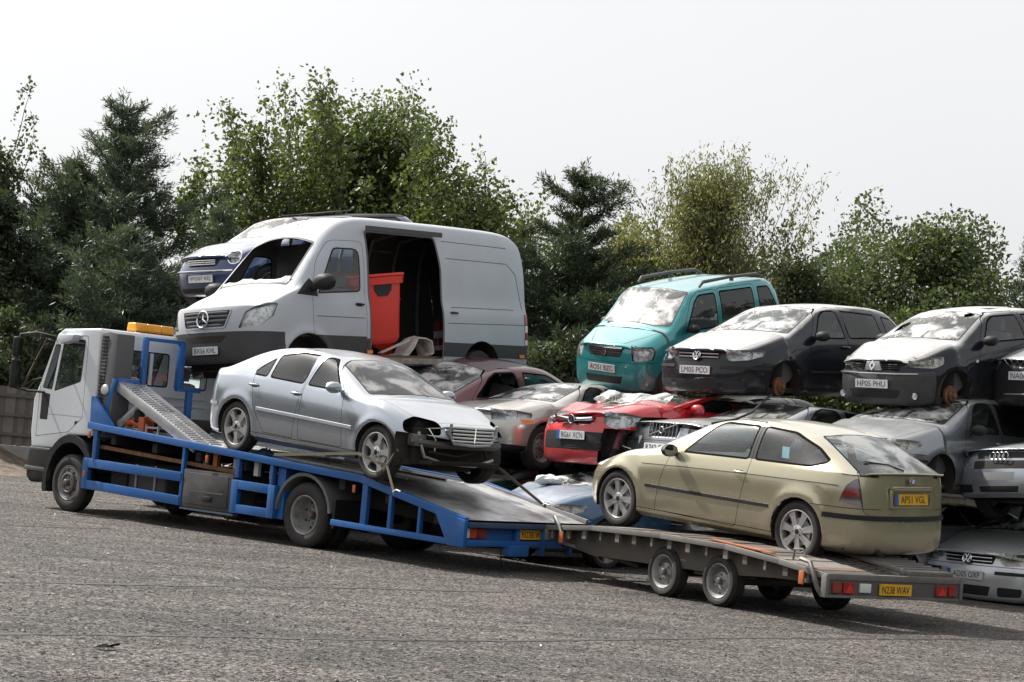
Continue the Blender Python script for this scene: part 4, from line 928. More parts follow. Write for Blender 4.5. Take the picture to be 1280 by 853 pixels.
def build_bmw():
    hw = .875
    P = dict(xf=2.10, xr=-2.16, wf=1.3625, hw=hw, zb=.17, belt=[(-2.1, .985), (-1.3, .965), (-.6, .945), (.3, .92), (.7, .895), (1.7, .77), (2.1, .66)],
        x_cowl=.93, z_cowl=.955, x_wt=.12, z_wt=1.345, zr=1.415, x_rr=-1.20, z_rr=1.345, x_rb=-2.0, z_rb=1.005, zn=.70, yr=.61, yc=.72, crease={('cap', 1, 4): .6, ('cap', 1, 2): .35, ('st', 9, 2, 5): .3}, paint=GOLD(), mirrormat=black(), lv=3, ra=.345, rw=.318, zm=.42,
        rear=[.10, .02, -.0, .05, .085, .09], tail=.33, bul=.03, lip=.06,
        doors=[[(.62, .93), (.68, .62), (.80, .27), (-.50, .25), (-.565, .60), (-.63, .96), (-.60, 1.385), (.02, 1.375), (.16, 1.30)]],
        wins=[([(.42, .945), (-.585, .975), (-.57, 1.345), (-.02, 1.335), (.10, 1.27)], 0), ([(-.66, .98), (-.64, 1.35), (-1.05, 1.325), (-1.42, 1.20), (-1.62, 1.09), (-1.60, 1.05), (-1.44, .995)], None)],
        rearglass=[(-1.29, .50), (-1.29, -.50), (-2.03, -.66), (-2.06, 0), (-2.03, .66)],
        wheels=[('alloy7', 1.3625, .865), ('alloy7', 1.3625, -.865), ('alloy7', -1.3625, .865), ('alloy7', -1.3625, -.865)],
        cuts=[
            ('bpil', [(-.56, .99), (-.69, .99), (-.68, 1.335), (-.545, 1.335)], 'S', dict(nmin=.05, over=('body', 'door0')), ('pillar_trim', black(), 'body')),
            ('seamb', rpoly([(-1.54, .640), (-1.54, .632), (-2.3, .632), (-2.3, .640)], 0), 'S', dict(nmin=.2, both=True, xr=(-2.4, -1.5)), ('bumper_gap', black())),
            ('strip', [(-1.70, .572), (-1.70, .522), (-3, .522), (-3, .572)], 'A', dict(xr=(-3, -1.6)), ('bumper_strip', black(), None, .014)),
            ('gseam', rpoly([(-.665, 1.0), (.665, 1.0), (.63, .60), (.55, .565), (-.55, .565), (-.63, .60)], .03), 180, dict(frame=(.006, 'boot_gap', black()), nmin=.25, zr=(.5, 1.02), xr=(-3, -1.9)), ('tailgate', GOLD())),
            ('lamp', rpoly([(.455, .955), (.57, .93), (.66, .86), (.72, .70), (.50, .66), (.42, .665)], .02), 140, dict(both=True, nmin=.1, over=('body',), xr=(-3, -1.7)), ('tail_light', red_lens())),
            ('head', rpoly([(.40, .64), (.80, .66), (.84, .74), (.42, .72)], .02), 25, dict(both=True, nmin=.1, xr=(1.4, 3)), ('headlight', reflector())),
            ('kid', rpoly([(-.22, .62), (.22, .62), (.20, .71), (-.20, .71)], .02), 0, dict(nmin=.2), ('grille', black())),
        ])
    root, made = car(P, 'pale gold three-door hatchback with yellow rear plate riding on the low trailer', 'car', 'hatchback_car')
    # tail lamps: clear upper and lower bands around a red core
    if 'lamp' in made:
        m, t, oo = nodes('tail lamp bowl'); b = t.nodes.new('ShaderNodeBsdfPrincipled'); gg = t.nodes.new('ShaderNodeTexCoord'); sp = t.nodes.new('ShaderNodeSeparateXYZ'); t.links.new(gg.outputs['Object'], sp.inputs[0])
        t.links.new(ramp(t, sp.outputs[2], [(.70, (.55, .55, .56)), (.735, (.10, .10, .12)), (.76, (.45, .02, .02)), (.83, (.35, .02, .03)), (.85, (.30, .30, .34)), (.93, (.5, .5, .55))]), b.inputs['Base Color'])
        b.inputs['Roughness'].default_value = .3; b.inputs['Metallic'].default_value = .3; t.links.new(b.outputs[0], oo.inputs[0])
        for o in made['lamp']:
            o.data.materials.clear(); o.data.materials.append(glass('smoked lens', (.75, .70, .72), .06)); lens_back(o, m, .012, 'lamp_core')
    blk = black()
    strip_side(root, hw + .002, [(.90, .53), (0, .53), (-.97, .535)], .045, blk)
    strip_side(root, hw - .012, [(1.0, .765), (.2, .80), (-.6, .83), (-1.85, .86)], .012, mat('gold strip shadow', (.10, .09, .06), .5, dirt=.2), 'shadow_line', .004)  # dark strip painting a shadow line along the body side
    for sd in (1, -1):
        pass
    handles(root, hw - .014, [(-.50, .835)], GOLD(), (1, -1))
    # spoiler lip on the tailgate
    b = MB(); n_ = 14; prof = [(0, 0), (-.045, .012), (-.05, .0), (-.01, -.022)]
    for i in range(n_ + 1):
        a = -1 + 2 * i / n_; y = a * .60; xx = -2.045 + .05 * a * a
        for (dx, dz) in prof: b.v.append((xx + dx, y, 1.004 - .012 * a * a + dz))
    for i in range(n_):
        for j in range(4): b.f.append((i * 4 + j, i * 4 + (j + 1) % 4, (i + 1) * 4 + (j + 1) % 4, (i + 1) * 4 + j)); b.mi.append(0)
    b.f += [(0, 1, 2, 3), tuple(n_ * 4 + j for j in (3, 2, 1, 0))]; b.mi += [0, 0]
    b.build('tailgate_lip', GOLD(), root, smooth=50)
    b = MB()
    for (y0, y1, z0, z1) in ((-.32, .32, .835, .86), (-.32, .32, .655, .668), (.30, .32, .655, .86), (-.32, -.30, .655, .86)): b.box(-2.135, -2.10, y0, y1, z0, z1)
    b.build('plate_surround', GOLD(), root, bev=.004)
    b = MB(); b.box(-2.15, -2.10, -.30, .30, .845, .875); b.build('plate_light_bar', GOLD(), root, bev=.008)
    plate(root, 'AP51 VGL', (-2.125, .0, .745), yaw=pi, yellow=True, pitch=radians(-8))
    emblem(root, 'roundel', (-2.125, 0, .93), .04, yaw=pi, pitch=radians(-12))
    b = MB(); b.tube([(-1.9, .42, .22), (-2.10, .42, .20), (-2.16, .42, .185)], .03, 10); b.build('exhaust_pipe', dark(), root, smooth=40)
    wiper(root, [(-2.0, .0, 1.025), (-1.88, .10, 1.075), (-1.83, .42, 1.10)], 'rear_wiper')
    b = MB(); b.m = [mat('window sticker', (.35, .62, .68), .6, dirt=0)]
    b.boxc((-1.0, hw - .165, 1.10), (.10, .004, .12)); b.build('window_sticker', None, root)
    return root
def arc_bars(root, xf, yh, zs, m, r=.010, sweep=.12, name='grille_bar', yc=0, one=True, dz=0):
    for z in zs:
        b = MB(); b.tube([(xf - sweep * (y / .6) ** 2, y + yc, z + dz * (y / yh) ** 2) for y in [yh * (i / 6 - 1) for i in range(13)]], r, 6); b.build(name, m, root, smooth=60)
def fog(root, x, y, z, r=.045):
    b = MB(); b.m = [black(), reflector()]; M = Matrix.Translation((x, y, z)) @ Matrix.Rotation(-pi / 2, 4, 'Z')
    b.lathe([(r * 1.2, 0), (r * 1.15, .01), (r, .01)], 16, M); b.cur = 1; b.lathe([(r, .008), (r * .6, .004), (.001, .0)], 16, M); b.build('fog_light', None, root, smooth=40)
def crumple(a, f, seed, box=None):
    rr = random.Random(seed); ph = [(rr.uniform(-f, f), rr.uniform(-f, f), rr.uniform(-f, f), rr.uniform(0, 6.28)) for _ in range(7)]
    def fn(co):
        k = np.ones(len(co))
        if box is not None:
            x0, x1, y0, y1, z0, z1 = box; sm = lambda v, lo, hi: np.clip((v - lo) / .15, 0, 1) * np.clip((hi - v) / .15, 0, 1)
            k = sm(co[:, 0], x0, x1) * sm(co[:, 1], y0, y1) * sm(co[:, 2], z0, z1)
        d = sum(np.sin(co @ np.array(p[:3]) + p[3]) for p in ph) / 3
        e = sum(np.sin(co @ np.array((p[1], p[2], p[0])) + p[3] * 2) for p in ph) / 3
        o = co.copy(); o[:, 2] += a * d * k; o[:, 0] += a * .7 * e * k; o[:, 1] += a * .4 * d * k; return o
    return fn
def flat(zk, s, fn=None):
    def g(co):
        o = co.copy(); m = o[:, 2] > zk; o[m, 2] = zk + (o[m, 2] - zk) * s
        return fn(o) if fn else o
    return g

def build_merc():
    hw = .865; pm = SILV()
    P = dict(xf=2.08, xr=-2.26, wf=1.3575, hw=hw, zb=.19, belt=[(-2.2, .93), (-1.2, .955), (-.3, .94), (.6, .905), (1.4, .83), (2.1, .66)],
        x_cowl=.98, z_cowl=.95, x_wt=.16, z_wt=1.34, zr=1.42, x_rr=-1.05, z_rr=1.36, x_rb=-1.78, z_rb=1.075, z_t=1.03, zn=.735, z_bm=.885, yr=.60, yc=.71, paint=pm, lv=3, ra=.345, rw=.318, hatch=False, zm=.44, y6n=.30, nose=.34, lip=.07,
        front=[-.12, -.04, 0, -.0, -.02, -.03],
        doors=[[(.66, .93), (.72, .62), (.76, .30), (-.09, .30), (-.10, .93), (-.02, 1.375), (.16, 1.36), (.30, 1.27)],
               [(-.115, .93), (-.115, .30), (-.93, .31), (-1.02, .62), (-1.24, .90), (-1.26, .98), (-.95, 1.30), (-.40, 1.39), (-.05, 1.385)]],
        wins=[([(.60, .945), (-.065, .96), (.01, 1.335), (.16, 1.32), (.26, 1.26)], 0), ([(-.14, .965), (-.82, .985), (-.80, 1.28), (-.40, 1.35), (-.07, 1.34)], 1), ([(-.87, .985), (-1.18, .995), (-1.10, 1.10), (-.85, 1.25)], 1)],
        sideglass=('clear side glass', (.88, .96, .97), .006),
        wheels=[('alloy5', 1.3575, .855), ('alloy5', 1.3575, -.855), ('alloy5', -1.3575, .855), ('alloy5', -1.3575, -.855)], mirrormat=pm, mirror_at=(.58, .99),
        cuts=[('dropf', [(1.66, .1), (3, .1), (3, .60), (1.95, .60), (1.76, .66), (1.66, .60)], 'A', dict(xr=(1.5, 3)), None),
              ('grh', rpoly([(-.34, .72), (.34, .72), (.33, .55), (-.33, .55)], .03), 0, dict(nmin=-.1, xr=(1.7, 3), over=('body', 'bonnet', 'bseam')), ('grille_recess', black())),
              ('droph', rpoly([(.40, .75), (.66, .79), (.80, .72), (.80, .60), (.38, .60)], .05), 22, dict(both=True, nmin=.0, xr=(1.5, 3), over=('body', 'bonnet', 'bseam')), None),
              ('bandr', [(-1.74, .60), (-3, .60), (-3, .555), (-1.74, .555)], 'A', dict(xr=(-3, -1.7)), ('bumper_strip', mat('silver strip', (.36, .38, .41), .5, .3, dirt=.3), None, .010)),
              ('fuel', circ(-1.42, .90, .075, 16), 'S', dict(frame=(.004, 'flap_gap', black()), nmin=.3, yr=(-9, 0)), ('fuel_flap', pm)),
        ], drop=('hole', 'dropf', 'droph'))
    root, made = car(P, 'silver saloon with its front bumper and headlamps missing on the blue truck bed', 'car', 'saloon_car')
    strip_side(root, hw + .002, [(.92, .555), (-.09, .575), (-.94, .59)], .05, mat('silver strip', (.36, .38, .41), .5, .3, dirt=.3))
    handles(root, hw - .008, [(-.20, .85), (-1.06, .875)], pm)
    # grille standing on the bonnet nose
    b = MB(); b.box(1.99, 2.03, -.30, .30, .54, .72); b.build('grille', black(), root)
    b = MB(); b.tube([(2.075, -.36, .75), (2.065, -.37, .64), (2.06, -.28, .525), (2.085, 0, .51), (2.06, .28, .525), (2.065, .37, .64), (2.075, .36, .75)], .022, 8); b.build('grille_surround', pm, root, smooth=60)
    arc_bars(root, 2.10, .325, [.553, .593, .633, .673, .71], mat('grille silver', (.6, .62, .64), .3, .8, dirt=.2), .013, .09)
    b = MB(); b.box(2.10, 2.112, -.007, .007, .54, .73); b.build('grille_post', chrome(), root)
    # what shows behind: slam panel, radiator, crash bar, hoses
    b = MB(); b.box(1.70, 1.78, -.62, .62, .24, .66); b.box(1.45, 1.72, -.55, .55, .30, .74); b.build('radiator', dark(), root, bev=.01)
    b = MB(); b.m = [mat('crash bar', (.10, .095, .09), .6, .5, dirt=.5)]
    b.tube([(1.78, -.70, .50), (1.93, -.45, .49), (1.99, 0, .49), (1.93, .45, .49), (1.78, .70, .50)], .045, 6)
    b.build('crash_bar', None, root, smooth=40)
    R2 = random.Random(3)
    for (pts, r, mm) in [([(1.82, -.62, .62), (1.86, -.60, .48), (1.88, -.55, .34), (1.84, -.2, .27), (1.84, .3, .25), (1.82, .6, .33)], .02, steel()), ([(1.80, -.45, .66), (1.90, -.42, .55), (1.88, -.40, .40)], .012, chrome()), ([(1.9, -.5, .40), (1.95, -.1, .36), (1.9, .25, .42)], .016, dark()), ([(1.78, .2, .6), (1.92, .3, .50), (1.9, .42, .36)], .02, dark()), ([(1.85, -.3, .62), (1.95, -.05, .57), (1.9, .2, .60)], .014, black())]:
        b = MB(); b.tube(pts, r, 7); b.build('hose', mm, root, smooth=60)
    b = MB(); b.boxc((1.78, -.60, .52), (.16, .16, .14)); b.build('washer_bottle', mat('grimy plastic', (.12, .12, .12), .5, dirt=.4), root, bev=.03)
    b = MB(); b.prism([(1.72, .24), (2.0, .26), (2.04, .30), (1.75, .30)], -.55, .5, 'y'); b.build('under_tray', dark(), root, bev=.01)
    wiper(root, [(1.06, .15, .985), (.99, .05, 1.0), (.93, -.45, .985)], 'wiper')
    return root

def build_golf(label, pm, txt, band, hub=False, foggy=False, cracked=False, drop=(), hdr=None, full=True):
    hw = .872
    P = dict(xf=2.15, xr=-2.05, wf=1.289, hw=hw, zb=.19, belt=[(-2.0, .99), (-.5, .965), (.4, .945), (.9, .925), (1.5, .86), (2.1, .72)],
        x_cowl=1.08, z_cowl=1.02, x_wt=.24, z_wt=1.42, zr=1.485, x_rr=-1.35, z_rr=1.43, x_rb=-1.92, z_rb=1.02, zn=.80, z_bm=.955, yr=.61, yc=.73, paint=pm, ra=.345, rw=.315, lip=.10, nose=.32,
        front=[-.08, -.01, 0, -.04, -.07, -.075], tail=.26,
        doors=[[(.72, .95), (.80, .60), (.80, .26), (-.13, .26), (-.15, .95), (-.08, 1.43), (.20, 1.42), (.42, 1.33)],
               [(-.16, .95), (-.14, .26), (-.82, .26), (-.95, .62), (-1.10, .95), (-1.02, 1.40), (-.09, 1.44)]],
        wins=[([(.62, .97), (-.12, .985), (-.055, 1.385), (.19, 1.375), (.35, 1.30)], 0), ([(-.20, .99), (-1.03, 1.01), (-.96, 1.355), (-.12, 1.39)], 1), ([(-1.14, 1.03), (-1.11, 1.34), (-1.38, 1.31), (-1.62, 1.08)], None)],
        screen=('cracked screen', (.5, .56, .54), .42, .8) if cracked else ('dusty glare screen', (.5, .56, .54), .34),
        wheels=[('hub' if hub else 'cover2', 1.289, .86), ('hub' if hub else 'steel', 1.289, -.86), ('hub' if hub else 'steel', -1.289, .86), ('hub' if hub else 'steel', -1.289, -.86)],
        mirror_at=(.58, 1.01), mirrormat=pm if not hub else black(), drop=('hole',) + tuple(drop),
        cuts=[('lamp', rpoly([(.40, .77), (.62, .79), (.86, .79), (.87, .72), (.72, .655), (.46, .63), (.38, .70)], .03), 20, dict(both=True, nmin=.05, xr=(1.3, 3), over=('body', 'bonnet', 'bseam')), ('headlight', reflector())),
              ('gr', rpoly([(-.37, .755), (.37, .755), (.35, .645), (-.35, .645)], .02), 0, dict(nmin=.2, xr=(1.7, 3), over=('body', 'bonnet', 'bseam')), ('grille', black())),
              ('bs', [(1.6, .625), (3, .625), (3, .617), (1.6, .617)], 'A', dict(xr=(1.6, 3)), ('bumper_gap', black())),
              ('lg', rpoly([(-.36, .375), (.36, .375), (.33, .255), (-.33, .255)], .02), 0, dict(nmin=.2, xr=(1.7, 3)), ('lower_grille', black())),
              ('lg2', rpoly([(.42, .375), (.72, .37), (.70, .265), (.42, .255)], .03), 10, dict(nmin=.15, xr=(1.6, 3), both=True), ('side_intake', black())),
              ('rub', [(.34, .565), (.95, .565), (.95, .525), (.34, .525)], 20, dict(nmin=.0, xr=(1.5, 3), both=True), ('bumper_strip', black(), None, .008)),
        ])
    for i, w_ in enumerate(P['wheels']):
        if w_[0] == 'cover2': P['wheels'][i] = ('alloy5', w_[1], w_[2])
    root, made = car(P, label, 'car', 'hatchback_car')
    if 'lamp' in made: headlamp(made['lamp'], [(1.93, .52, .70, .06, .25), (1.86, .68, .715, .05, .45), (1.93, -.52, .70, .06, -.25), (1.86, -.68, .715, .05, -.45)], foggy)
    sv = mat('grille silver', (.6, .62, .64), .3, .8, dirt=.2) if pm.name.startswith('silver') or pm.name.startswith('grey') else black()
    arc_bars(root, 2.105, .34, [.675, .72], chrome() if not hub else mat('dim chrome', (.4, .4, .42), .3, .9, dirt=.4), .009, .09)
    arc_bars(root, 2.115, .30, [.285, .315, .345], black(), .008, .06, 'lower_bar')
    emblem(root, 'vw', (2.125, 0, .70), .062, pitch=radians(-14))
    if txt: plate(root, txt, (2.155, 0, .50), band=band)
    handles(root, hw - .006, [(-.05, .87), (-.95, .88)], pm)
    strip_side(root, hw + .0, [(.75, .52), (-.12, .52), (-.85, .53)], .04, black() if hub else pm)
    if not hub or True: wiper(root, [(1.12, .0, 1.04), (1.04, .15, 1.05), (.90, .58, 1.06)]); wiper(root, [(1.12, -.55, 1.03), (1.06, -.3, 1.06), (.99, .08, 1.085)])
    return root

def build_clio():
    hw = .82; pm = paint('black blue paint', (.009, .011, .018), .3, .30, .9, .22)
    P = dict(xf=1.93, xr=-1.87, wf=1.236, hw=hw, zb=.17, belt=[(-1.8, .97), (-.4, .945), (.5, .92), (.9, .90), (1.4, .83), (1.9, .70)],
        x_cowl=.98, z_cowl=.98, x_wt=.20, z_wt=1.355, zr=1.41, x_rr=-1.15, z_rr=1.36, x_rb=-1.72, z_rb=1.0, zn=.77, z_bm=.915, yr=.57, yc=.68, paint=pm, ra=.325, rw=.29, nose=.36, wn=.09, lip=.09,
        doors=[[(.68, .93), (.76, .6), (.76, .24), (-.42, .24), (-.46, .93), (-.40, 1.36), (.16, 1.345), (.36, 1.27)]],
        wins=[([(.58, .945), (-.42, .965), (-.36, 1.315), (.15, 1.30), (.30, 1.235)], 0), ([(-.52, .975), (-.47, 1.32), (-1.0, 1.29), (-1.32, 1.05), (-1.25, 1.0)], None)],
        sideglass=('clear side glass', (.88, .96, .97), .006), screen=('holed screen', (.5, .56, .54), .42, .6),
        wheels=[('hub', 1.236, .82), ('hub', 1.236, -.82), ('hub', -1.236, .82), ('hub', -1.236, -.82)], mirror_at=(.56, .98), xs=.02,
        cuts=[('lamp', rpoly([(.36, .675), (.74, .65), (.84, .70), (.83, .80), (.68, .80), (.52, .76)], .04), 24, dict(both=True, nmin=.0, xr=(1.1, 3), over=('body', 'bonnet', 'bseam')), ('headlight', reflector())),
              ('gr', rpoly([(.12, .72), (.40, .73), (.37, .635), (.12, .62)], .02), 5, dict(nmin=.2, both=True, xr=(1.5, 3), over=('body', 'bonnet', 'bseam')), ('grille', black())),
              ('bump', [(1.0, .61), (3, .61), (3, .05), (1.0, .05)], 'A', dict(xr=(1.57, 3)), ('front_bumper', mat('black bumper', (.03, .031, .035), .5, dirt=.35))),
              ('lg', rpoly([(-.42, .375), (.42, .375), (.36, .265), (-.36, .265)], .03), 0, dict(nmin=.2, xr=(1.5, 3), over=('bump',)), ('lower_grille', black())),
              ('hole1', rpoly([(.86, -.50), (.78, -.36), (.64, -.34), (.56, -.42), (.62, -.52)], .02), 'T', dict(zr=(.9, 9), nmin=.1, over=('windscreen',)), ('screen_hole', dark())),
              ('hole2', rpoly([(.42, .36), (.36, .44), (.28, .44), (.26, .34), (.34, .30)], .02), 'T', dict(zr=(.9, 9), nmin=.1, over=('windscreen',)), ('screen_hole', dark()))],
        drop=('hole', 'hole1', 'hole2'))
    root, made = car(P, 'black three-door hatchback with plate HP05 PHU on top of the silver car', 'car', 'hatchback_car')
    if 'lamp' in made: headlamp(made['lamp'], [(1.70, .50, .72, .065, .3), (1.58, .66, .74, .045, .5), (1.70, -.50, .72, .065, -.3), (1.58, -.66, .74, .045, -.5)], True)
    arc_bars(root, 1.895, .12, [.65, .675, .70], black(), .008, .1, yc=.25); arc_bars(root, 1.895, .12, [.65, .675, .70], black(), .008, .1, yc=-.25)
    b = MB(); b.prism([(-.10, .745), (.10, .745), (.14, .62), (-.14, .62)], 1.87, 1.915, 'x'); b.build('badge_mount', mat('grille silver', (.6, .62, .64), .3, .8, dirt=.2), root, bev=.01)
    emblem(root, 'diamond', (1.93, 0, .685), .055, pitch=radians(-10))
    plate(root, 'HP05 PHU', (1.945, 0, .45), band=False)
    fog(root, 1.80, .58, .30); fog(root, 1.80, -.58, .30)
    arc_bars(root, 1.945, .62, [.585], mat('grille silver', (.6, .62, .64), .3, .8, dirt=.2), .008, .15)
    wiper(root, [(1.06, .10, 1.0), (.98, .22, 1.01), (.84, .60, 1.01)]); wiper(root, [(1.06, -.50, .98), (1.0, -.3, 1.02), (.90, .10, 1.05)])
    handles(root, hw - .006, [(-.30, .85)], black())
    b = MB(); b.box(-.75, -.15, -.36, .36, 1.378, 1.392); b.build('sunroof', mat('sunroof glass', (.03, .03, .035), .1, dirt=.2), root, bev=.005)
    b = MB(); b.boxc((.78, hw + .002, .72), (.05, .008, .035)); b.build('side_indicator', mat('clear lens plastic', (.7, .7, .7), .2, dirt=.1), root)
    return root

def build_teal():
    hw = .805; pm = paint('teal paint', (.022, .26, .28), .35, .28, .85, .12, dust_glare=.34)
    P = dict(xf=1.78, xr=-1.74, wf=1.18, hw=hw, zb=.20, belt=[(-1.7, 1.02), (-.4, 1.0), (.5, .985), (1.0, .98), (1.4, .93), (1.75, .82)],
        x_cowl=1.06, z_cowl=1.09, x_wt=.50, z_wt=1.60, zr=1.665, x_rr=-1.30, z_rr=1.63, x_rb=-1.66, z_rb=1.05, zn=.90, z_bm=1.02, yr=.64, yc=.70, paint=pm, ra=.30, rw=.28, sh=.03, nose=.26, lip=.07, dyr=.01, tail=.20,
        doors=[[(.88, .99), (.92, .62), (.86, .28), (.02, .28), (.0, .99), (.0, 1.585), (.42, 1.57), (.60, 1.47)], [(-.02, .99), (-.01, .28), (-.72, .28), (-.90, .62), (-.92, .99), (-.88, 1.59), (-.02, 1.59)]],
        wins=[([(.80, 1.015), (.03, 1.02), (.04, 1.54), (.40, 1.53), (.53, 1.44)], 0), ([(-.06, 1.02), (-.87, 1.03), (-.84, 1.545), (-.05, 1.55)], 1), ([(-.98, 1.06), (-.95, 1.54), (-1.25, 1.53), (-1.46, 1.12), (-1.42, 1.07)], None)],
        sideglass=('clear side glass', (.88, .96, .97), .006), screen=('smeared glare screen', (.55, .6, .58), .34, .3), wrad=.05, ws1=.52,
        wheels=[('steel', 1.18, .80), ('steel', 1.18, -.80), ('steel', -1.18, .80), ('steel', -1.18, -.80)], ww=.165, mirror_at=(.74, 1.07), xs=.15,
        cuts=[('lamp', rpoly([(.42, .87), (.72, .87), (.76, .80), (.74, .68), (.46, .66)], .03), 18, dict(both=True, nmin=.05, xr=(1.1, 3), over=('body', 'bonnet', 'bseam')), ('headlight', reflector())),
              ('gr', rpoly([(-.34, .845), (.34, .845), (.30, .715), (-.30, .715)], .02), 0, dict(nmin=.2, xr=(1.4, 3), over=('body', 'bonnet', 'bseam')), ('grille', black())),
              ('bs', [(1.2, .645), (3, .645), (3, .637), (1.2, .637)], 'A', dict(xr=(1.42, 3)), ('bumper_gap', black())),
              ('lg', rpoly([(-.36, .44), (.36, .44), (.33, .33), (-.33, .33)], .02), 0, dict(nmin=.2, xr=(1.4, 3)), ('lower_grille', black()))], dent=None)
    root, made = car(P, 'teal tall five-door car with roof rails stacked above the crushed red car', 'car', 'tall_hatchback_car')
    if 'lamp' in made: headlamp(made['lamp'], [(1.58, .54, .77, .07, .2), (1.52, .66, .78, .05, .4), (1.58, -.54, .77, .07, -.2), (1.52, -.66, .78, .05, -.4)])
    arc_bars(root, 1.735, .30, [.745, .78, .815], greyp(), .009, .07); arc_bars(root, 1.745, .30, [.36, .40], black(), .01, .07, 'lower_bar')
    arc_bars(root, 1.75, .34, [.853], chrome(), .011, .07, 'grille_trim')
    emblem(root, 'esse', (1.76, 0, .78), .045, pitch=radians(-10)); plate(root, 'AO51 BZC', (1.785, -.02, .55), band=False, roll=radians(1))
    for sd in (1, -1):
        b = MB(); b.tube([(.30, sd * .60, 1.63), (.22, sd * .605, 1.70), (-.4, sd * .61, 1.725), (-1.05, sd * .61, 1.715), (-1.2, sd * .60, 1.65)], [.02, .028, .024, .028, .02], 8)
        for x in (-.45,): b.bar((x, sd * .607, 1.66), (x, sd * .607, 1.72), .06, .03)
        b.build('roof_rail', greyp(), root, smooth=50)
    wiper(root, [(1.12, .05, 1.13), (1.06, .2, 1.14), (.98, .62, 1.12)]); wiper(root, [(1.12, -.5, 1.11), (1.06, -.3, 1.16), (1.0, .12, 1.19)])
    handles(root, hw - .006, [(.08, .93), (-.80, .94)], black())
    b = MB(); b.box(1.35, 1.70, -.68, .68, .14, .20); b.build('under_tray', mat('maroon primer', (.16, .03, .05), .7, dirt=.4), root, bev=.02)
    return root

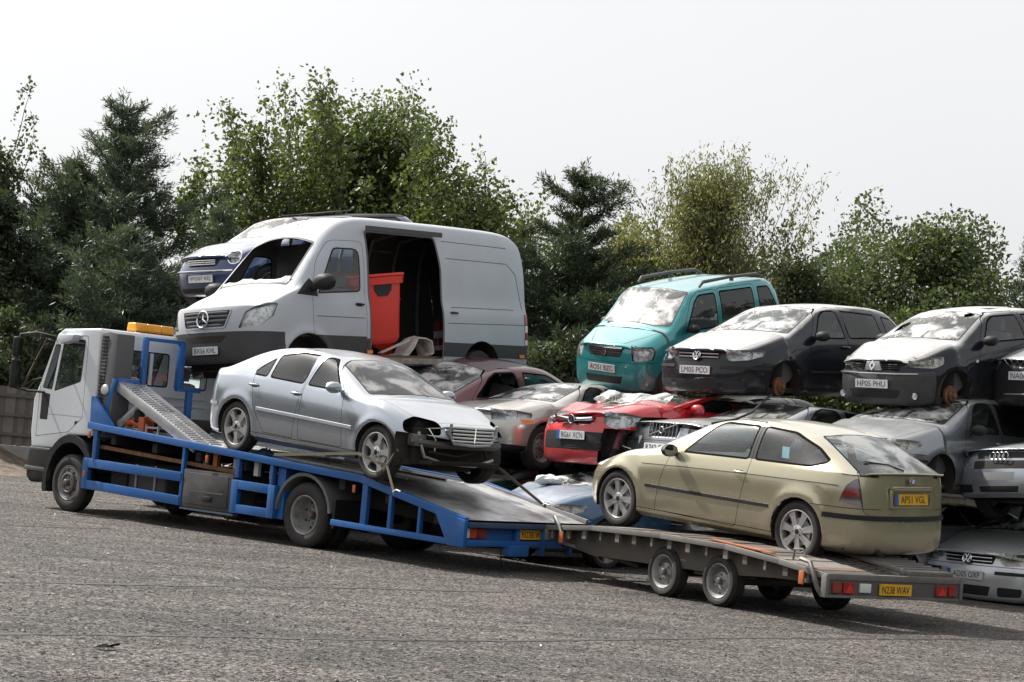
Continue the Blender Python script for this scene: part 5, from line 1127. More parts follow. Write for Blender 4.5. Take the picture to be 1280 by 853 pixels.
def build_corsa():
    hw = .855; pm = paint('red paint', (.50, .012, .018), .15, .28, .9, .10, (.30, .20, .18), dust_glare=.16)
    fn = crumple(.055, 7.5, 5, (.7, 2.3, -1.0, 1.0, .6, 1.6))
    P = dict(xf=1.99, xr=-1.95, wf=1.255, hw=hw, zb=.18, belt=[(-1.8, 1.02), (-.5, .98), (.5, .95), (.95, .94), (1.5, .88), (1.9, .76)],
        x_cowl=1.02, z_cowl=1.04, x_wt=.22, z_wt=1.42, zr=1.49, x_rr=-1.25, z_rr=1.44, x_rb=-1.78, z_rb=1.05, zn=.84, z_bm=.97, yr=.60, yc=.71, paint=pm, ra=.335, rw=.30, lip=.09,
        doors=[[(.70, .96), (.78, .6), (.78, .26), (-.30, .26), (-.34, .96), (-.28, 1.44), (.16, 1.42), (.38, 1.33)]], wins=[([(.60, .975), (-.31, .99), (-.25, 1.39), (.15, 1.37), (.32, 1.30)], 0)],
        screen=('shattered screen', (.45, .62, .55), .42, 1.0), mirrormat=pm, mirror_at=(.60, 1.0),
        wheels=[('steel', 1.255, -.84), ('steel', -1.255, -.84), ('steel', -1.255, .84), ('hub', 1.255, .80)], dent=flat(.98, .42, fn), inside=False,
        cuts=[('dropw', rpoly([(.86, .30), (1.58, .30), (1.66, .58), (1.52, .84), (1.1, .86), (.84, .78)], .05), 'S', dict(nmin=.0, yr=(.3, 9), xr=(.8, 1.8), over=('body', 'door0')), None),
              ('dropc', [(.38, .18), (1.2, .18), (1.2, .66), (.46, .66)], 18, dict(nmin=-.3, xr=(1.3, 3)), None),
              ('lamp', rpoly([(.42, .86), (.66, .88), (.88, .84), (.90, .72), (.60, .66), (.42, .72)], .03), 22, dict(both=True, nmin=-.1, xr=(1.2, 3), over=('body', 'bonnet', 'bseam')), ('headlight', reflector())),
              ('gr', rpoly([(-.36, .79), (-.25, .81), (.25, .81), (.36, .79), (.28, .70), (-.28, .70)], .02), 0, dict(nmin=.1, xr=(1.5, 3), over=('body', 'bonnet', 'bseam')), ('grille', black())),
              ('mid', rpoly([(-.62, .60), (.62, .60), (.60, .36), (-.60, .36)], .04), 0, dict(nmin=.1, xr=(1.4, 3)), ('lower_grille', black()))],
        drop=('hole', 'dropw.L', 'dropw.R', 'dropc'))
    P['drop'] = ('hole', 'dropw.L', 'dropc')
    root, made = car(P, 'crushed red hatchback with plate BG61 XCN and its left wing torn away', 'car', 'hatchback_car')
    if 'lamp' in made: headlamp(made['lamp'], [(1.76, .58, .76, .06, .3), (1.66, .72, .78, .045, .5), (1.76, -.58, .76, .06, -.3)])
    arc_bars(root, 1.975, .33, [.755], chrome(), .028, .09, 'grille_bar', dz=.02); arc_bars(root, 1.985, .50, [.38, .41, .44, .47], black(), .010, .09, 'lower_bar')
    emblem(root, 'griffin', (2.015, 0, .755), .055); plate(root, 'BG61 XCN', (2.0, -.01, .55), band=True)
    # what the torn wing lays bare
    b = MB(); b.m = [dark(), mat('maroon primer', (.16, .03, .05), .7, dirt=.4), steel()]
    b.box(1.0, 1.7, .35, .55, .35, .80); b.cur = 1; b.bar((1.7, .62, .62), (.85, .70, .92), .05, .09); b.bar((1.78, .62, .40), (1.62, .60, .80), .07, .05); b.cur = 0
    b.bar((1.72, .48, .30), (1.60, .66, .70), .06); b.tube([(1.7, .5, .6), (1.75, .66, .5), (1.6, .7, .38), (1.4, .6, .34)], .02, 6); b.build('torn_wing', None, root, bev=.004)
    b = MB(); b.boxc((1.72, .60, .52), (.10, .15, .17), Matrix.Rotation(.2, 4, 'Z')); b.build('washer_bottle', mat('milky plastic', (.55, .58, .58), .4, dirt=.3), root, bev=.03)
    b = MB(); b.bar((1.74, .70, .45), (1.66, .78, .42), .07, .012); b.build('bracket', chrome(), root)
    # the folded screen, roof lining and bent wiper left on the bonnet
    rr = random.Random(8); b = MB(); n = 12; m_ = 7
    for i in range(n + 1):
        for j in range(m_ + 1): b.v.append((.98 - .40 * j / m_ + rr.uniform(-.03, .03), -.70 + 1.4 * i / n, 1.04 + .14 * sin(pi * j / m_) + rr.uniform(-.035, .035)))
    for i in range(n):
        for j in range(m_): b.f.append((i * (m_ + 1) + j, i * (m_ + 1) + j + 1, (i + 1) * (m_ + 1) + j + 1, (i + 1) * (m_ + 1) + j)); b.mi.append(0)
    b.build('folded_glass', glass('green shattered glass', (.40, .62, .52), .45, 1.0), root)
    b = MB(); b.bar((.92, .78, .98), (-.15, .66, 1.26), .09, .06); b.build('bent_pillar', pm, root, bev=.015)
    return root

def build_v70():
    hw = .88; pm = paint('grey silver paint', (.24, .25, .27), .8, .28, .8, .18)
    P = dict(xf=2.27, xr=-2.40, wf=1.33, hw=hw, zb=.18, belt=[(-2.3, .96), (0, .93), (.9, .90), (1.5, .84), (2.2, .72)],
        x_cowl=1.0, z_cowl=.97, x_wt=.22, z_wt=1.33, zr=1.40, x_rr=-1.85, z_rr=1.38, x_rb=-2.25, z_rb=.98, zn=.77, z_bm=.89, yr=.64, yc=.73, paint=pm, ra=.34, rw=.31, wn=.04, nose=.22, y6n=.16, lip=.06,
        doors=[[(.70, .92), (.78, .6), (.78, .28), (-.22, .28), (-.24, .92), (-.18, 1.36), (.14, 1.345), (.36, 1.27)], [(-.25, .92), (-.23, .28), (-1.0, .28), (-1.10, .6), (-1.2, .92), (-1.15, 1.36), (-.20, 1.365)]],
        wins=[([(.60, .94), (-.20, .95), (-.15, 1.32), (.13, 1.30), (.30, 1.235)], 0), ([(-.28, .95), (-1.15, .96), (-1.10, 1.32), (-.22, 1.325)], 1), ([(-1.24, .97), (-1.20, 1.32), (-1.95, 1.30), (-2.05, .99)], None)],
        sideglass=('clear side glass', (.88, .96, .97), .006), wheels=[('steel', 1.33, .86), ('steel', 1.33, -.86), ('steel', -1.33, .86), ('steel', -1.33, -.86)], mirror_at=(.58, .97),
        cuts=[('lamp', rpoly([(.40, .725), (.78, .72), (.80, .56), (.42, .55)], .015), 8, dict(both=True, nmin=.05, xr=(1.6, 3), over=('body', 'bonnet', 'bseam')), ('headlight', reflector())),
              ('gr', rpoly([(-.31, .75), (.31, .75), (.29, .55), (-.29, .55)], .03), 0, dict(nmin=.2, xr=(1.6, 3), over=('body', 'bonnet', 'bseam'), frame=(.018, 'grille_frame', chrome())), ('grille', black())),
              ('bs', [(1.2, .52), (3, .52), (3, .51), (1.2, .51)], 'A', dict(xr=(1.7, 3)), ('bumper_gap', black()))])
    root, made = car(P, 'old silver estate with a square grille wedged under the dark hatchback', 'car', 'estate_car')
    if 'lamp' in made: headlamp(made['lamp'], [(2.10, .60, .635, .07, .1), (2.10, -.60, .635, .07, -.1)])
    for k in range(9):
        b = MB(); y = -.26 + .52 * k / 8; b.box(2.245 - .1 * y * y, 2.262 - .1 * y * y, y - .004, y + .004, .56, .735); b.build('grille_bar', mat('dim chrome', (.4, .4, .42), .3, .9, dirt=.4), root)
    b = MB(); b.bar((2.27, -.27, .57), (2.27, .27, .73), .014, .012, up=(1, 0, 0)); b.build('grille_sash', mat('dim chrome', (.4, .4, .42), .3, .9, dirt=.4), root)
    emblem(root, 'arrow', (2.28, 0, .65), .04); plate(root, 'R742 CCN', (2.285, -.02, .42), band=False)
    b = MB(); b.tube([(2.0, .62, .80), (1.5, .50, .93), (1.1, .35, 1.08), (.75, .20, 1.30), (.55, .1, 1.40)], .016, 6); b.build('hanging_seal', black(), root, smooth=60)
    wiper(root, [(1.08, .1, 1.0), (1.0, .25, 1.01), (.88, .62, 1.0)])
    return root

def build_s60():
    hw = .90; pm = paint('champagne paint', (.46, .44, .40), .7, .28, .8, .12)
    P = dict(xf=2.17, xr=-2.40, wf=1.3575, hw=hw, zb=.20, belt=[(-2.3, .98), (-.5, .965), (.5, .935), (1.0, .92), (1.6, .84), (2.1, .70)],
        x_cowl=1.02, z_cowl=.98, x_wt=.10, z_wt=1.35, zr=1.42, x_rr=-1.0, z_rr=1.37, x_rb=-1.85, z_rb=1.06, z_t=1.04, zn=.78, z_bm=.92, yr=.60, yc=.73, paint=pm, hatch=False, ra=.35, rw=.315, lip=.09,
        doors=[[(.70, .94), (.78, .6), (.78, .28), (-.20, .28), (-.22, .94), (-.16, 1.37), (.05, 1.36), (.30, 1.26)]], wins=[([(.60, .96), (-.20, .97), (-.14, 1.33), (.05, 1.32), (.24, 1.24)], 0), ([(-.27, .97), (-1.25, 1.0), (-.95, 1.26), (-.22, 1.335)], None)],
        screen=('dusty glare screen', (.5, .56, .54), .34),
        wheels=[('steel', 1.3575, .86), ('steel', 1.3575, -.86), ('steel', -1.3575, .86), ('steel', -1.3575, -.86)],
        cuts=[('lamp', rpoly([(.40, .76), (.70, .78), (.93, .76), (.93, .69), (.76, .63), (.44, .62)], .03), 22, dict(both=True, nmin=.05, xr=(1.3, 3), over=('body', 'bonnet', 'bseam')), ('headlight', reflector())),
              ('gr', rpoly([(-.30, .75), (.30, .75), (.27, .60), (-.27, .60)], .03), 0, dict(nmin=.2, xr=(1.6, 3), over=('body', 'bonnet', 'bseam'), frame=(.018, 'grille_frame', chrome())), ('grille', black())),
              ('ind', rpoly([(1.62, .665), (1.86, .655), (1.84, .615), (1.66, .62)], .01), 'S', dict(nmin=.0, xr=(1.5, 2.2)), ('side_indicator', amber())),
              ('low', [(1.0, .30), (3, .30), (3, .05), (1.0, .05)], 'A', dict(xr=(1.72, 3)), ('lower_bumper', black()))])
    root, made = car(P, 'champagne saloon with an amber side lamp between the maroon and red wrecks', 'car', 'saloon_car')
    if 'lamp' in made: headlamp(made['lamp'], [(1.93, .54, .70, .06, .3), (1.86, .70, .71, .055, .5), (1.93, -.54, .70, .06, -.3), (1.86, -.70, .71, .055, -.5)])
    for k in range(7): b = MB(); y = -.24 + .48 * k / 6; b.box(2.13, 2.145, y - .004, y + .004, .62, .74); b.build('grille_bar', chrome(), root)
    wiper(root, [(1.10, .0, 1.01), (1.02, .2, 1.02), (.90, .62, 1.0)]); wiper(root, [(1.10, -.6, 1.0), (1.04, -.35, 1.03), (.97, .1, 1.05)])
    return root

def build_maroon():
    hw = .85; pm = paint('maroon paint', (.10, .006, .016), .3, .30, .8, .10, dust_glare=.10)
    P = dict(xf=2.0, xr=-2.1, wf=1.28, hw=hw, zb=.18, belt=[(-2.0, .97), (-.5, .95), (.5, .925), (1.0, .91), (1.5, .84), (2.0, .70)],
        x_cowl=1.02, z_cowl=.98, x_wt=.12, z_wt=1.33, zr=1.40, x_rr=-.95, z_rr=1.36, x_rb=-1.80, z_rb=1.0, zn=.75, z_bm=.90, yr=.60, yc=.71, paint=pm, ra=.34, rw=.31,
        doors=[[(.70, .94), (.76, .6), (.76, .26), (-.30, .26), (-.33, .94), (-.28, 1.355), (.08, 1.34), (.32, 1.25)]], wins=[([(.62, .955), (-.31, .97), (-.26, 1.315), (.08, 1.30), (.26, 1.225)], 0), ([(-.44, .975), (-.40, 1.32), (-.95, 1.28), (-1.45, 1.06), (-1.40, .99)], None)],
        screen=('shattered screen', (.45, .62, .55), .42, 1.0), sideglass=('clear side glass', (.88, .96, .97), .006), drop=('hole', 'win0.L'),
        wheels=[('steel', 1.28, .84), ('steel', 1.28, -.84), ('steel', -1.28, .84), ('steel', -1.28, -.84)], mirror=True, mirror_sides=(-1,))
    root, made = car(P, 'maroon hatchback with a shattered windscreen below the back of the van', 'car', 'hatchback_car')
    return root

def build_mini():
    hw = .84; pm = paint('mid blue paint', (.008, .030, .11), .3, .26, .9, .08); wm = paint('white roof paint', (.72, .72, .72), 0, .3, .8, .12)
    P = dict(xf=1.80, xr=-1.85, wf=1.2335, hw=hw, zb=.17, belt=[(-1.8, .98), (0, .95), (.8, .93), (1.3, .86), (1.75, .72)],
        x_cowl=.86, z_cowl=1.0, x_wt=.34, z_wt=1.34, zr=1.39, x_rr=-1.35, z_rr=1.37, x_rb=-1.72, z_rb=1.0, zn=.80, z_bm=.93, yr=.60, yc=.70, paint=pm, ra=.33, rw=.30, nose=.30, lip=.12, tail=.2,
        doors=[[(.62, .95), (.70, .6), (.70, .26), (-.40, .26), (-.42, .95), (-.38, 1.35), (.28, 1.335), (.44, 1.28)]], wins=[([(.54, .965), (-.39, .98), (-.35, 1.315), (.27, 1.30), (.40, 1.24)], 0), ([(-.47, .985), (-.44, 1.32), (-1.2, 1.31), (-1.32, 1.0)], None)],
        screen=('shattered screen', (.45, .62, .55), .42, 1.0), mirror_at=(.5, 1.0), ws1=.37,
        wheels=[('steel', 1.2335, .82), ('steel', 1.2335, -.82), ('steel', -1.2335, .82), ('steel', -1.2335, -.82)],
        cuts=[('roof', [(.28, .74), (-1.4, .74), (-1.4, -.74), (.28, -.74)], 'T', dict(zr=(1.30, 9), nmin=.4), ('roof_panel', black())),
              ('lamp', [(p[0], p[1]) for p in circ(.53, .745, .105, 20)], 20, dict(both=True, nmin=-.1, xr=(1.1, 3), over=('body', 'bonnet', 'bseam'), frame=(.014, 'lamp_ring', chrome())), ('headlight', reflector())),
              ('gr', rpoly([(-.36, .745), (.36, .745), (.30, .62), (-.30, .62)], .04), 0, dict(nmin=.1, xr=(1.3, 3), over=('body', 'bonnet', 'bseam')), ('grille', black())),
              ('lg', rpoly([(-.5, .30), (.5, .30), (.46, .22), (-.46, .22)], .02), 0, dict(nmin=.1, xr=(1.3, 3)), ('lower_grille', black()))])
    root, made = car(P, 'small blue two-door car with round headlamps and black roof on top behind the van', 'car', 'small_car')
    if 'lamp' in made: headlamp(made['lamp'], [(1.60, .50, .745, .07, .3), (1.60, -.50, .745, .07, -.3)])
    arc_bars(root, 1.775, .30, [.655, .685, .715], chrome(), .008, .1); arc_bars(root, 1.82, .6, [.555], chrome(), .012, .12, 'bumper_trim')
    emblem(root, 'wings', (1.76, 0, .80), .035, pitch=radians(-35)); plate(root, 'WD07 KEJ', (1.82, .05, .44), band=False)
    b = MB(); b.box(-.55, .10, -.38, .38, 0, .022, Matrix.Translation((0, 0, 1.385)) @ Matrix.Rotation(radians(4), 4, 'Y')); b.build('sunroof', mat('sunroof glass', (.03, .03, .035), .1, dirt=.2), root, bev=.006)
    wiper(root, [(.95, .05, 1.03), (.88, .2, 1.04), (.80, .58, 1.03)])
    return root

def build_audi():
    hw = .88; pm = SILV()
    P = dict(xf=2.20, xr=-2.2, wf=1.32, hw=hw, zb=.19, belt=[(-2.1, .98), (-.3, .95), (.9, .92), (1.6, .84), (2.1, .72)],
        x_cowl=1.0, z_cowl=.98, x_wt=.14, z_wt=1.36, zr=1.42, x_rr=-1.1, z_rr=1.38, x_rb=-1.9, z_rb=1.03, z_t=1.0, zn=.80, z_bm=.92, yr=.60, yc=.72, paint=pm, hatch=False, ra=.345, rw=.315, lip=.03,
        doors=[[(.70, .94), (.78, .6), (.78, .28), (-.20, .28), (-.22, .94), (-.16, 1.37), (.10, 1.36), (.32, 1.26)]], wins=[([(.60, .96), (-.20, .97), (-.14, 1.33), (.09, 1.32), (.27, 1.24)], 0), ([(-.27, .97), (-1.25, 1.0), (-.95, 1.28), (-.22, 1.335)], None)],
        wheels=[('steel', 1.32, .86), ('steel', 1.32, -.86), ('steel', -1.32, .86), ('steel', -1.32, -.86)],
        cuts=[('lamp', rpoly([(.46, .76), (.74, .77), (.88, .74), (.86, .62), (.50, .60)], .03), 18, dict(both=True, nmin=.05, xr=(1.3, 3), over=('body', 'bonnet', 'bseam')), ('headlight', reflector())),
              ('gr', rpoly([(-.42, .77), (.42, .77), (.38, .65), (-.38, .65)], .03), 0, dict(nmin=.1, xr=(1.6, 3), over=('body', 'bonnet', 'bseam'), frame=(.022, 'grille_frame', pm)), ('grille', black())),
              ('gap', [(-.42, .645), (.42, .645), (.42, .54), (-.42, .54)], 0, dict(nmin=.1, xr=(1.6, 3)), ('bumper_gap', dark())),
              ('rec', [(-.24, .50), (.24, .50), (.24, .40), (-.24, .40)], 0, dict(nmin=.1, xr=(1.6, 3)), ('plate_recess', mat('recess grey', (.17, .18, .19), .6, dirt=.4))),
              ('lg', rpoly([(-.32, .34), (.32, .34), (.30, .24), (-.30, .24)], .02), 0, dict(nmin=.1, xr=(1.6, 3), frame=(.012, 'intake_frame', mat('grille silver', (.6, .62, .64), .3, .8, dirt=.2))), ('lower_grille', black())),
              ('lg2', rpoly([(.40, .35), (.76, .36), (.74, .26), (.40, .25)], .02), 10, dict(nmin=.1, xr=(1.4, 3), both=True), ('side_intake', black()))])
    root, made = car(P, 'silver saloon with four-ring grille and an empty plate recess at right edge of photo', 'car', 'saloon_car')
    if 'lamp' in made: headlamp(made['lamp'], [(1.96, .58, .69, .065, .3), (1.90, .72, .70, .05, .4), (1.96, -.58, .69, .065, -.3), (1.90, -.72, .70, .05, -.4)])
    emblem(root, 'rings', (2.19, 0, .70), .045, pitch=radians(-8)); arc_bars(root, 2.14, .36, [.68, .70, .73, .75], black(), .007, .08); arc_bars(root, 2.16, .28, [.265, .29, .315], black(), .008, .06, 'lower_bar')
    return root

def build_na06():
    hw = .83; pm = paint('dark grey paint', (.03, .031, .036), .4, .30, .8, .20); bp = SILV()
    P = dict(xf=1.95, xr=-1.9, wf=1.25, hw=hw, zb=.18, belt=[(-1.8, .98), (-.4, .95), (.9, .92), (1.4, .85), (1.85, .74)],
        x_cowl=1.0, z_cowl=1.0, x_wt=.25, z_wt=1.40, zr=1.46, x_rr=-1.2, z_rr=1.42, x_rb=-1.75, z_rb=1.0, zn=.82, z_bm=.94, yr=.60, yc=.70, paint=pm, bonnet_paint=bp, ra=.33, rw=.30, lip=.08,
        doors=[[(.70, .94), (.76, .6), (.76, .26), (-.2, .26), (-.22, .94), (-.16, 1.41), (.20, 1.39), (.38, 1.3)]], wins=[([(.60, .96), (-.20, .97), (-.14, 1.37), (.19, 1.35), (.33, 1.27)], 0)],
        wheels=[('hub', 1.25, .80), ('hub', 1.25, -.80), ('hub', -1.25, .80), ('hub', -1.25, -.80)],
        cuts=[('lamp', rpoly([(.42, .80), (.66, .82), (.84, .80), (.84, .70), (.50, .66)], .03), 20, dict(both=True, nmin=.05, xr=(1.2, 3), over=('body', 'bonnet', 'bseam')), ('headlight', reflector())),
              ('gr', rpoly([(-.32, .80), (.32, .80), (.26, .68), (-.26, .68)], .03), 0, dict(nmin=.1, xr=(1.4, 3), over=('body', 'bonnet', 'bseam'), frame=(.016, 'grille_frame', chrome())), ('grille', black()))])
    root, made = car(P, 'dark car with plate beginning NA06 at the right edge above the four-ring saloon', 'car', 'hatchback_car')
    if 'lamp' in made: headlamp(made['lamp'], [(1.72, .56, .74, .06, .3), (1.72, -.56, .74, .06, -.3)])
    for k in range(6):
        for sg in (1, -1): b = MB(); y = -.24 + .48 * k / 5; b.bar((1.93, y, .68), (1.93, y + sg * .12, .79), .008); b.build('grille_bar', chrome(), root)
    arc_bars(root, 1.96, .6, [.34], mat('grille silver', (.6, .62, .64), .3, .8, dirt=.2), .010, .14, 'bumper_trim')
    plate(root, 'NA06 EFK', (1.955, 0, .58), band=False)
    return root
def build_van():
    hw = .99; pm = paint('van silver paint', (.43, .46, .50), .1, .55, .08, .22); gb = mat('grey bumper plastic', (.035, .036, .04), .6, dirt=.2)
    st = [dict(x=2.52, w=.93, belt=1.20, y6=.66, z6=1.225, z9=1.24, dx6=.10, dx=.22),
          dict(x=2.25, w=.985, belt=1.32, y6=.72, z6=1.38, z9=1.42, dx=.05),
          dict(x=1.96, w=.99, belt=1.42, y6=.80, z6=1.50, z9=1.56, dx=.12),
          dict(x=1.66, w=.99, belt=1.45, y6=.78, z6=1.80, z9=1.86, dx=.12, bul=.03),
          dict(x=1.34, w=.99, belt=1.45, y6=.74, z6=2.12, z9=2.20, dx=.11, bul=.04),
          dict(x=1.02, w=.99, belt=1.45, y6=.76, z6=2.38, z9=2.48, dx=.10, bul=.05),
          dict(x=.62, w=.99, belt=1.45, y6=.80, z6=2.50, z9=2.60, dx=.02, bul=.055),
          dict(x=-.2, w=.99, belt=1.45, y6=.80, z6=2.51, z9=2.62, bul=.055), dict(x=-1.1, w=.99, belt=1.45, y6=.80, z6=2.51, z9=2.62, bul=.055), dict(x=-2.0, w=.99, belt=1.45, y6=.80, z6=2.50, z9=2.61, bul=.055),
          dict(x=-2.65, w=.985, belt=1.45, y6=.79, z6=2.47, z9=2.57, bul=.05),
          dict(x=-2.92, w=.97, belt=1.44, y6=.77, z6=2.36, z9=2.44, bul=.05, dx6=-.02, dx=-.03)]
    s = Shell(st, [2.78, 2.86, 2.87, 2.85, 2.82, 2.80], [-3.04, -3.06, -3.06, -3.05, -3.03, -3.0], .42, zmid=.84, levels=3, midw=1.0,
              creases={('row', 1, 0, 11): .7, ('st', 2, 5, 9): .8, ('st', 11, 0, 9): .5, ('row', 6, 2, 4): .3, ('st', 11, 6, 9): .5}, flare=[(1.83, .40, .46, .03)])
    root = thing('cargo_van', 'silver high-roof van with open side door and missing windscreen stacked behind the saloon', 'van')
    s.cut(circ(1.83, .40, .44, 28), 'S', 'hole', nmin=.05, both=True); s.cut(circ(-1.83, .40, .42, 28), 'S', 'hole', nmin=.05, both=True)
    sp = {'body': ('body', pm, None)}
    s.framed(rpoly([(.60, .50), (.60, 2.38), (-.90, 2.38), (-.98, 1.9), (-.98, .50)], .09, 4), 'S', 'opf', 'open', .035, nmin=.1, yr=(0, 9)); sp['opf.L'] = ('door_frame', greyp(), None)
    s.framed(rpoly([(1.72, 1.44), (1.72, .50), (1.3, .50), (.66, .50), (.66, 2.20), (1.22, 2.20), (1.50, 1.90)], [.02, .05, .05, .05, .1, .1, .1], 3), 'S', 'ds', 'door', .006, nmin=.1)
    for sd in '.L', '.R': sp['ds' + sd] = ('door_seal', black(), 'body'); sp['door' + sd] = ('door', pm, None)
    s.framed(rpoly([(1.60, 1.40), (.74, 1.46), (.74, 2.09), (1.18, 2.09)], [.03, .08, .12, .06], 3), 'S', 'wf', 'win', .025, nmin=.05, over=('door',))
    for sd in '.L', '.R': sp['wf' + sd] = ('window_frame', black(), 'door' + sd); sp['win' + sd] = ('window', glass('side glass', ), 'door' + sd)
    s.cut([(2.00, 1.38), (1.60, 1.36), (1.60, 1.50), (1.70, 1.62)], 'S', 'tri', nmin=.05, over=('body', 'door'))
    for sd in '.L', '.R': sp['tri' + sd] = ('mirror_plinth', black(), None)
    # lower grey cladding and bumper
    s.cut([(2.2, .84), (3.2, .86), (3.2, .1), (2.2, .1)], 'A', 'bump', xr=(2.26, 4)); sp['bump'] = ('front_bumper', gb, None)
    for k, (xa, xb) in enumerate(((-3.1, -1.83), (-1.83, 1.5))):
        s.cut([(-4, .76), (1.38, .80), (1.38, .58), (-4, .56)], 'S', 'clad%d' % k, nmin=.1, over=('body',), xr=(xa, xb))
        for sd in '.L', '.R': sp['clad%d%s' % (k, sd)] = ('side_cladding', gb, None, .006)
    s.cut([(.6, .82), (1.8, .82), (1.8, .58), (.6, .58)], 'S', 'dclad', nmin=.1, over=('door',), xr=(.6, 1.8))
    for sd in '.L', '.R': sp['dclad' + sd] = ('side_cladding', gb, 'door' + sd, .006)
    s.cut(rpoly([(-.46, .80), (.46, .80), (.34, .70), (-.34, .70)], .03), 0, 'slot', nmin=.1, over=('bump',)); sp['slot'] = ('bumper_slot', dark(), None)
    s.framed(rpoly([(-.52, 1.17), (.52, 1.17), (.42, .90), (-.42, .90)], .05), 0, 'grf', 'gr', .022, nmin=.1, xr=(2.3, 4), over=('body',)); sp['grf'] = ('grille_frame', pm, None, .01); sp['gr'] = ('grille', black(), None)
    s.cut(rpoly([(.52, .89), (.84, .93), (.98, 1.06), (1.02, 1.24), (.86, 1.25), (.62, 1.12)], .03), 28, 'lamp', nmin=-.1, both=True, xr=(1.9, 4)); sp['lamp'] = ('headlight', reflector(), None)
    # windscreen is gone: a frame, an opening
    s.framed(rpoly([(1.98, .74), (2.07, .4), (2.09, 0), (2.07, -.4), (1.98, -.74), (1.36, -.66), (1.36, .66)], .04), 'T', 'wsf', 'wshole', .03, zr=(1.4, 9), nmin=.05); sp['wsf'] = ('windscreen_frame', black(), None)
    # hinge line of the bonnet
    s.framed([(2.02, .74), (2.12, 0), (2.02, -.74), (2.3, -.80), (2.62, -.56), (2.73, 0), (2.62, .56), (2.3, .80)], 'T', 'bs', 'bonnet', .006, nmin=.2, zr=(1.15, 9), xr=(1.9, 4)); sp['bs'] = ('bonnet_gap', black(), None); sp['bonnet'] = ('bonnet', pm, None)
    # pressed lines along the load bay
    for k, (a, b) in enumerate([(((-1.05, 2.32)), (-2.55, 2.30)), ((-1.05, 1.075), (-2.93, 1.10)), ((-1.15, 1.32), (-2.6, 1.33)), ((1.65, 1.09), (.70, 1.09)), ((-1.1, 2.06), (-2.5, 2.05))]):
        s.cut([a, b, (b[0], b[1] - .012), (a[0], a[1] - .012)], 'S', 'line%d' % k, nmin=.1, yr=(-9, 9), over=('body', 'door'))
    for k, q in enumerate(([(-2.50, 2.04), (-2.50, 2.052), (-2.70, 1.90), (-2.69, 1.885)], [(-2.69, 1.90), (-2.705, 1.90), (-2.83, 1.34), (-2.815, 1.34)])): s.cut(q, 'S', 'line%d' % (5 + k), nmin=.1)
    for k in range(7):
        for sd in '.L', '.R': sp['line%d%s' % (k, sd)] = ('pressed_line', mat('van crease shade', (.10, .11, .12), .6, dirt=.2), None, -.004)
    for j, (z0, z1, m_, nm) in enumerate([(1.26, 1.10, red_lens(), 'tail_light'), (1.10, .98, mat('clear lens plastic', (.7, .7, .7), .2, dirt=.1), 'reverse_light'), (.98, .86, red_lens(), 'tail_light'), (.86, .78, mat('clear lens plastic', (.7, .7, .7), .2, dirt=.1), 'reverse_light'), (.78, .68, red_lens(), 'tail_light')]):
        s.cut([(-2.85, z0), (-3.2, z0), (-3.2, z1), (-2.85, z1)], 'A', 'tl%d' % j, xr=(-3.3, -2.8), yr=(.80, 1.2)); s.cut([(-2.85, z0), (-3.2, z0), (-3.2, z1), (-2.85, z1)], 'A', 'tl%d' % j, xr=(-3.3, -2.8), yr=(-1.2, -.80)); sp['tl%d' % j] = (nm, m_, None, .008)
    made = s.finish(sp, root, drop=('hole', 'open.L', 'wshole', 'open.R'))
    sp2 = None
    headlamp(made['lamp'], [(2.60, .68, 1.03, .085, .4), (2.48, .82, 1.10, .06, .6), (2.60, -.68, 1.03, .085, -.4)])
    arc_bars(root, 2.865, .44, [.95, 1.01, 1.07, 1.12], mat('grille grey bar', (.16, .165, .17), .4, .3, dirt=.2), .018, .10)
    emblem(root, 'star', (2.885, 0, 1.035), .115, pitch=radians(-8))
    plate(root, 'BX56 KHL', (2.885, .05, .60), band=False)
    mirror_part(root, 1.66, .96, 1.55, black(), 1, 1.65); mirror_part(root, 1.66, -.96, 1.55, black(), -1, 1.65)
    handles(root, .985, [(.80, 1.28)], black()); handles(root, .985, [(-1.2, 1.23)], black(), (1,))
    # load bay: floor, far wall with ribs, bulkhead, ceiling bows, step
    b = MB(); b.box(-2.95, 1.7, -.90, .90, .52, .57); b.build('load_floor', mat('dirty plywood', (.10, .07, .05), .8, dirt=.5, dscale=7), root)
    ins = mat('bare inner panel', (.05, .05, .055), .6, dirt=.4)
    for x in (-2.4, -1.8, -1.2, -.6, 0, .5):
        b = MB(); b.tube([(x, -.90, .57), (x, -.93, 1.3), (x, -.86, 2.1), (x, -.72, 2.46), (x, 0, 2.54), (x, .72, 2.46)], .03, 5); b.build('bay_rib', mat('inner rib grey', (.22, .23, .25), .5, dirt=.4), root)
    b = MB(); b.box(.66, .70, -.88, .25, .57, 2.25); b.build('bulkhead', ins, root)
    b = MB(); b.box(-.98, .60, .86, .97, .44, .53); b.build('door_step', mat('scuffed step', (.30, .27, .24), .6, .3, dirt=.7, dirtcol=(.12, .07, .04), dscale=12), root, bev=.01)
    b = MB(); b.box(-.98, .62, .93, .965, 2.36, 2.43); b.build('door_rail', ins, root)
    b = MB(); b.prism([(2.05, .8), (2.05, 1.42), (1.7, 1.46), (1.45, 1.34), (1.5, .8)], -.86, .86, 'y'); b.build('dashboard', greyp(), root, bev=.03)
    seat(root, 1.05, .5, .82, .62); seat(root, 1.05, -.5, .82, .62)
    b = MB(); b.m = [mat('crumpled screen glass', (.55, .58, .58), .25, dirt=.4, dirtcol=(.8, .8, .8), dscale=9)]
    rr = random.Random(4); n = 16
    for i in range(n + 1):
        y = -.72 + 1.44 * i / n; k = .10 + rr.uniform(-.02, .03)
        b.v += [(2.06 - .10 * (y / .72) ** 2, y, 1.515), (1.98 - .10 * (y / .72) ** 2, y, 1.53 + k)]
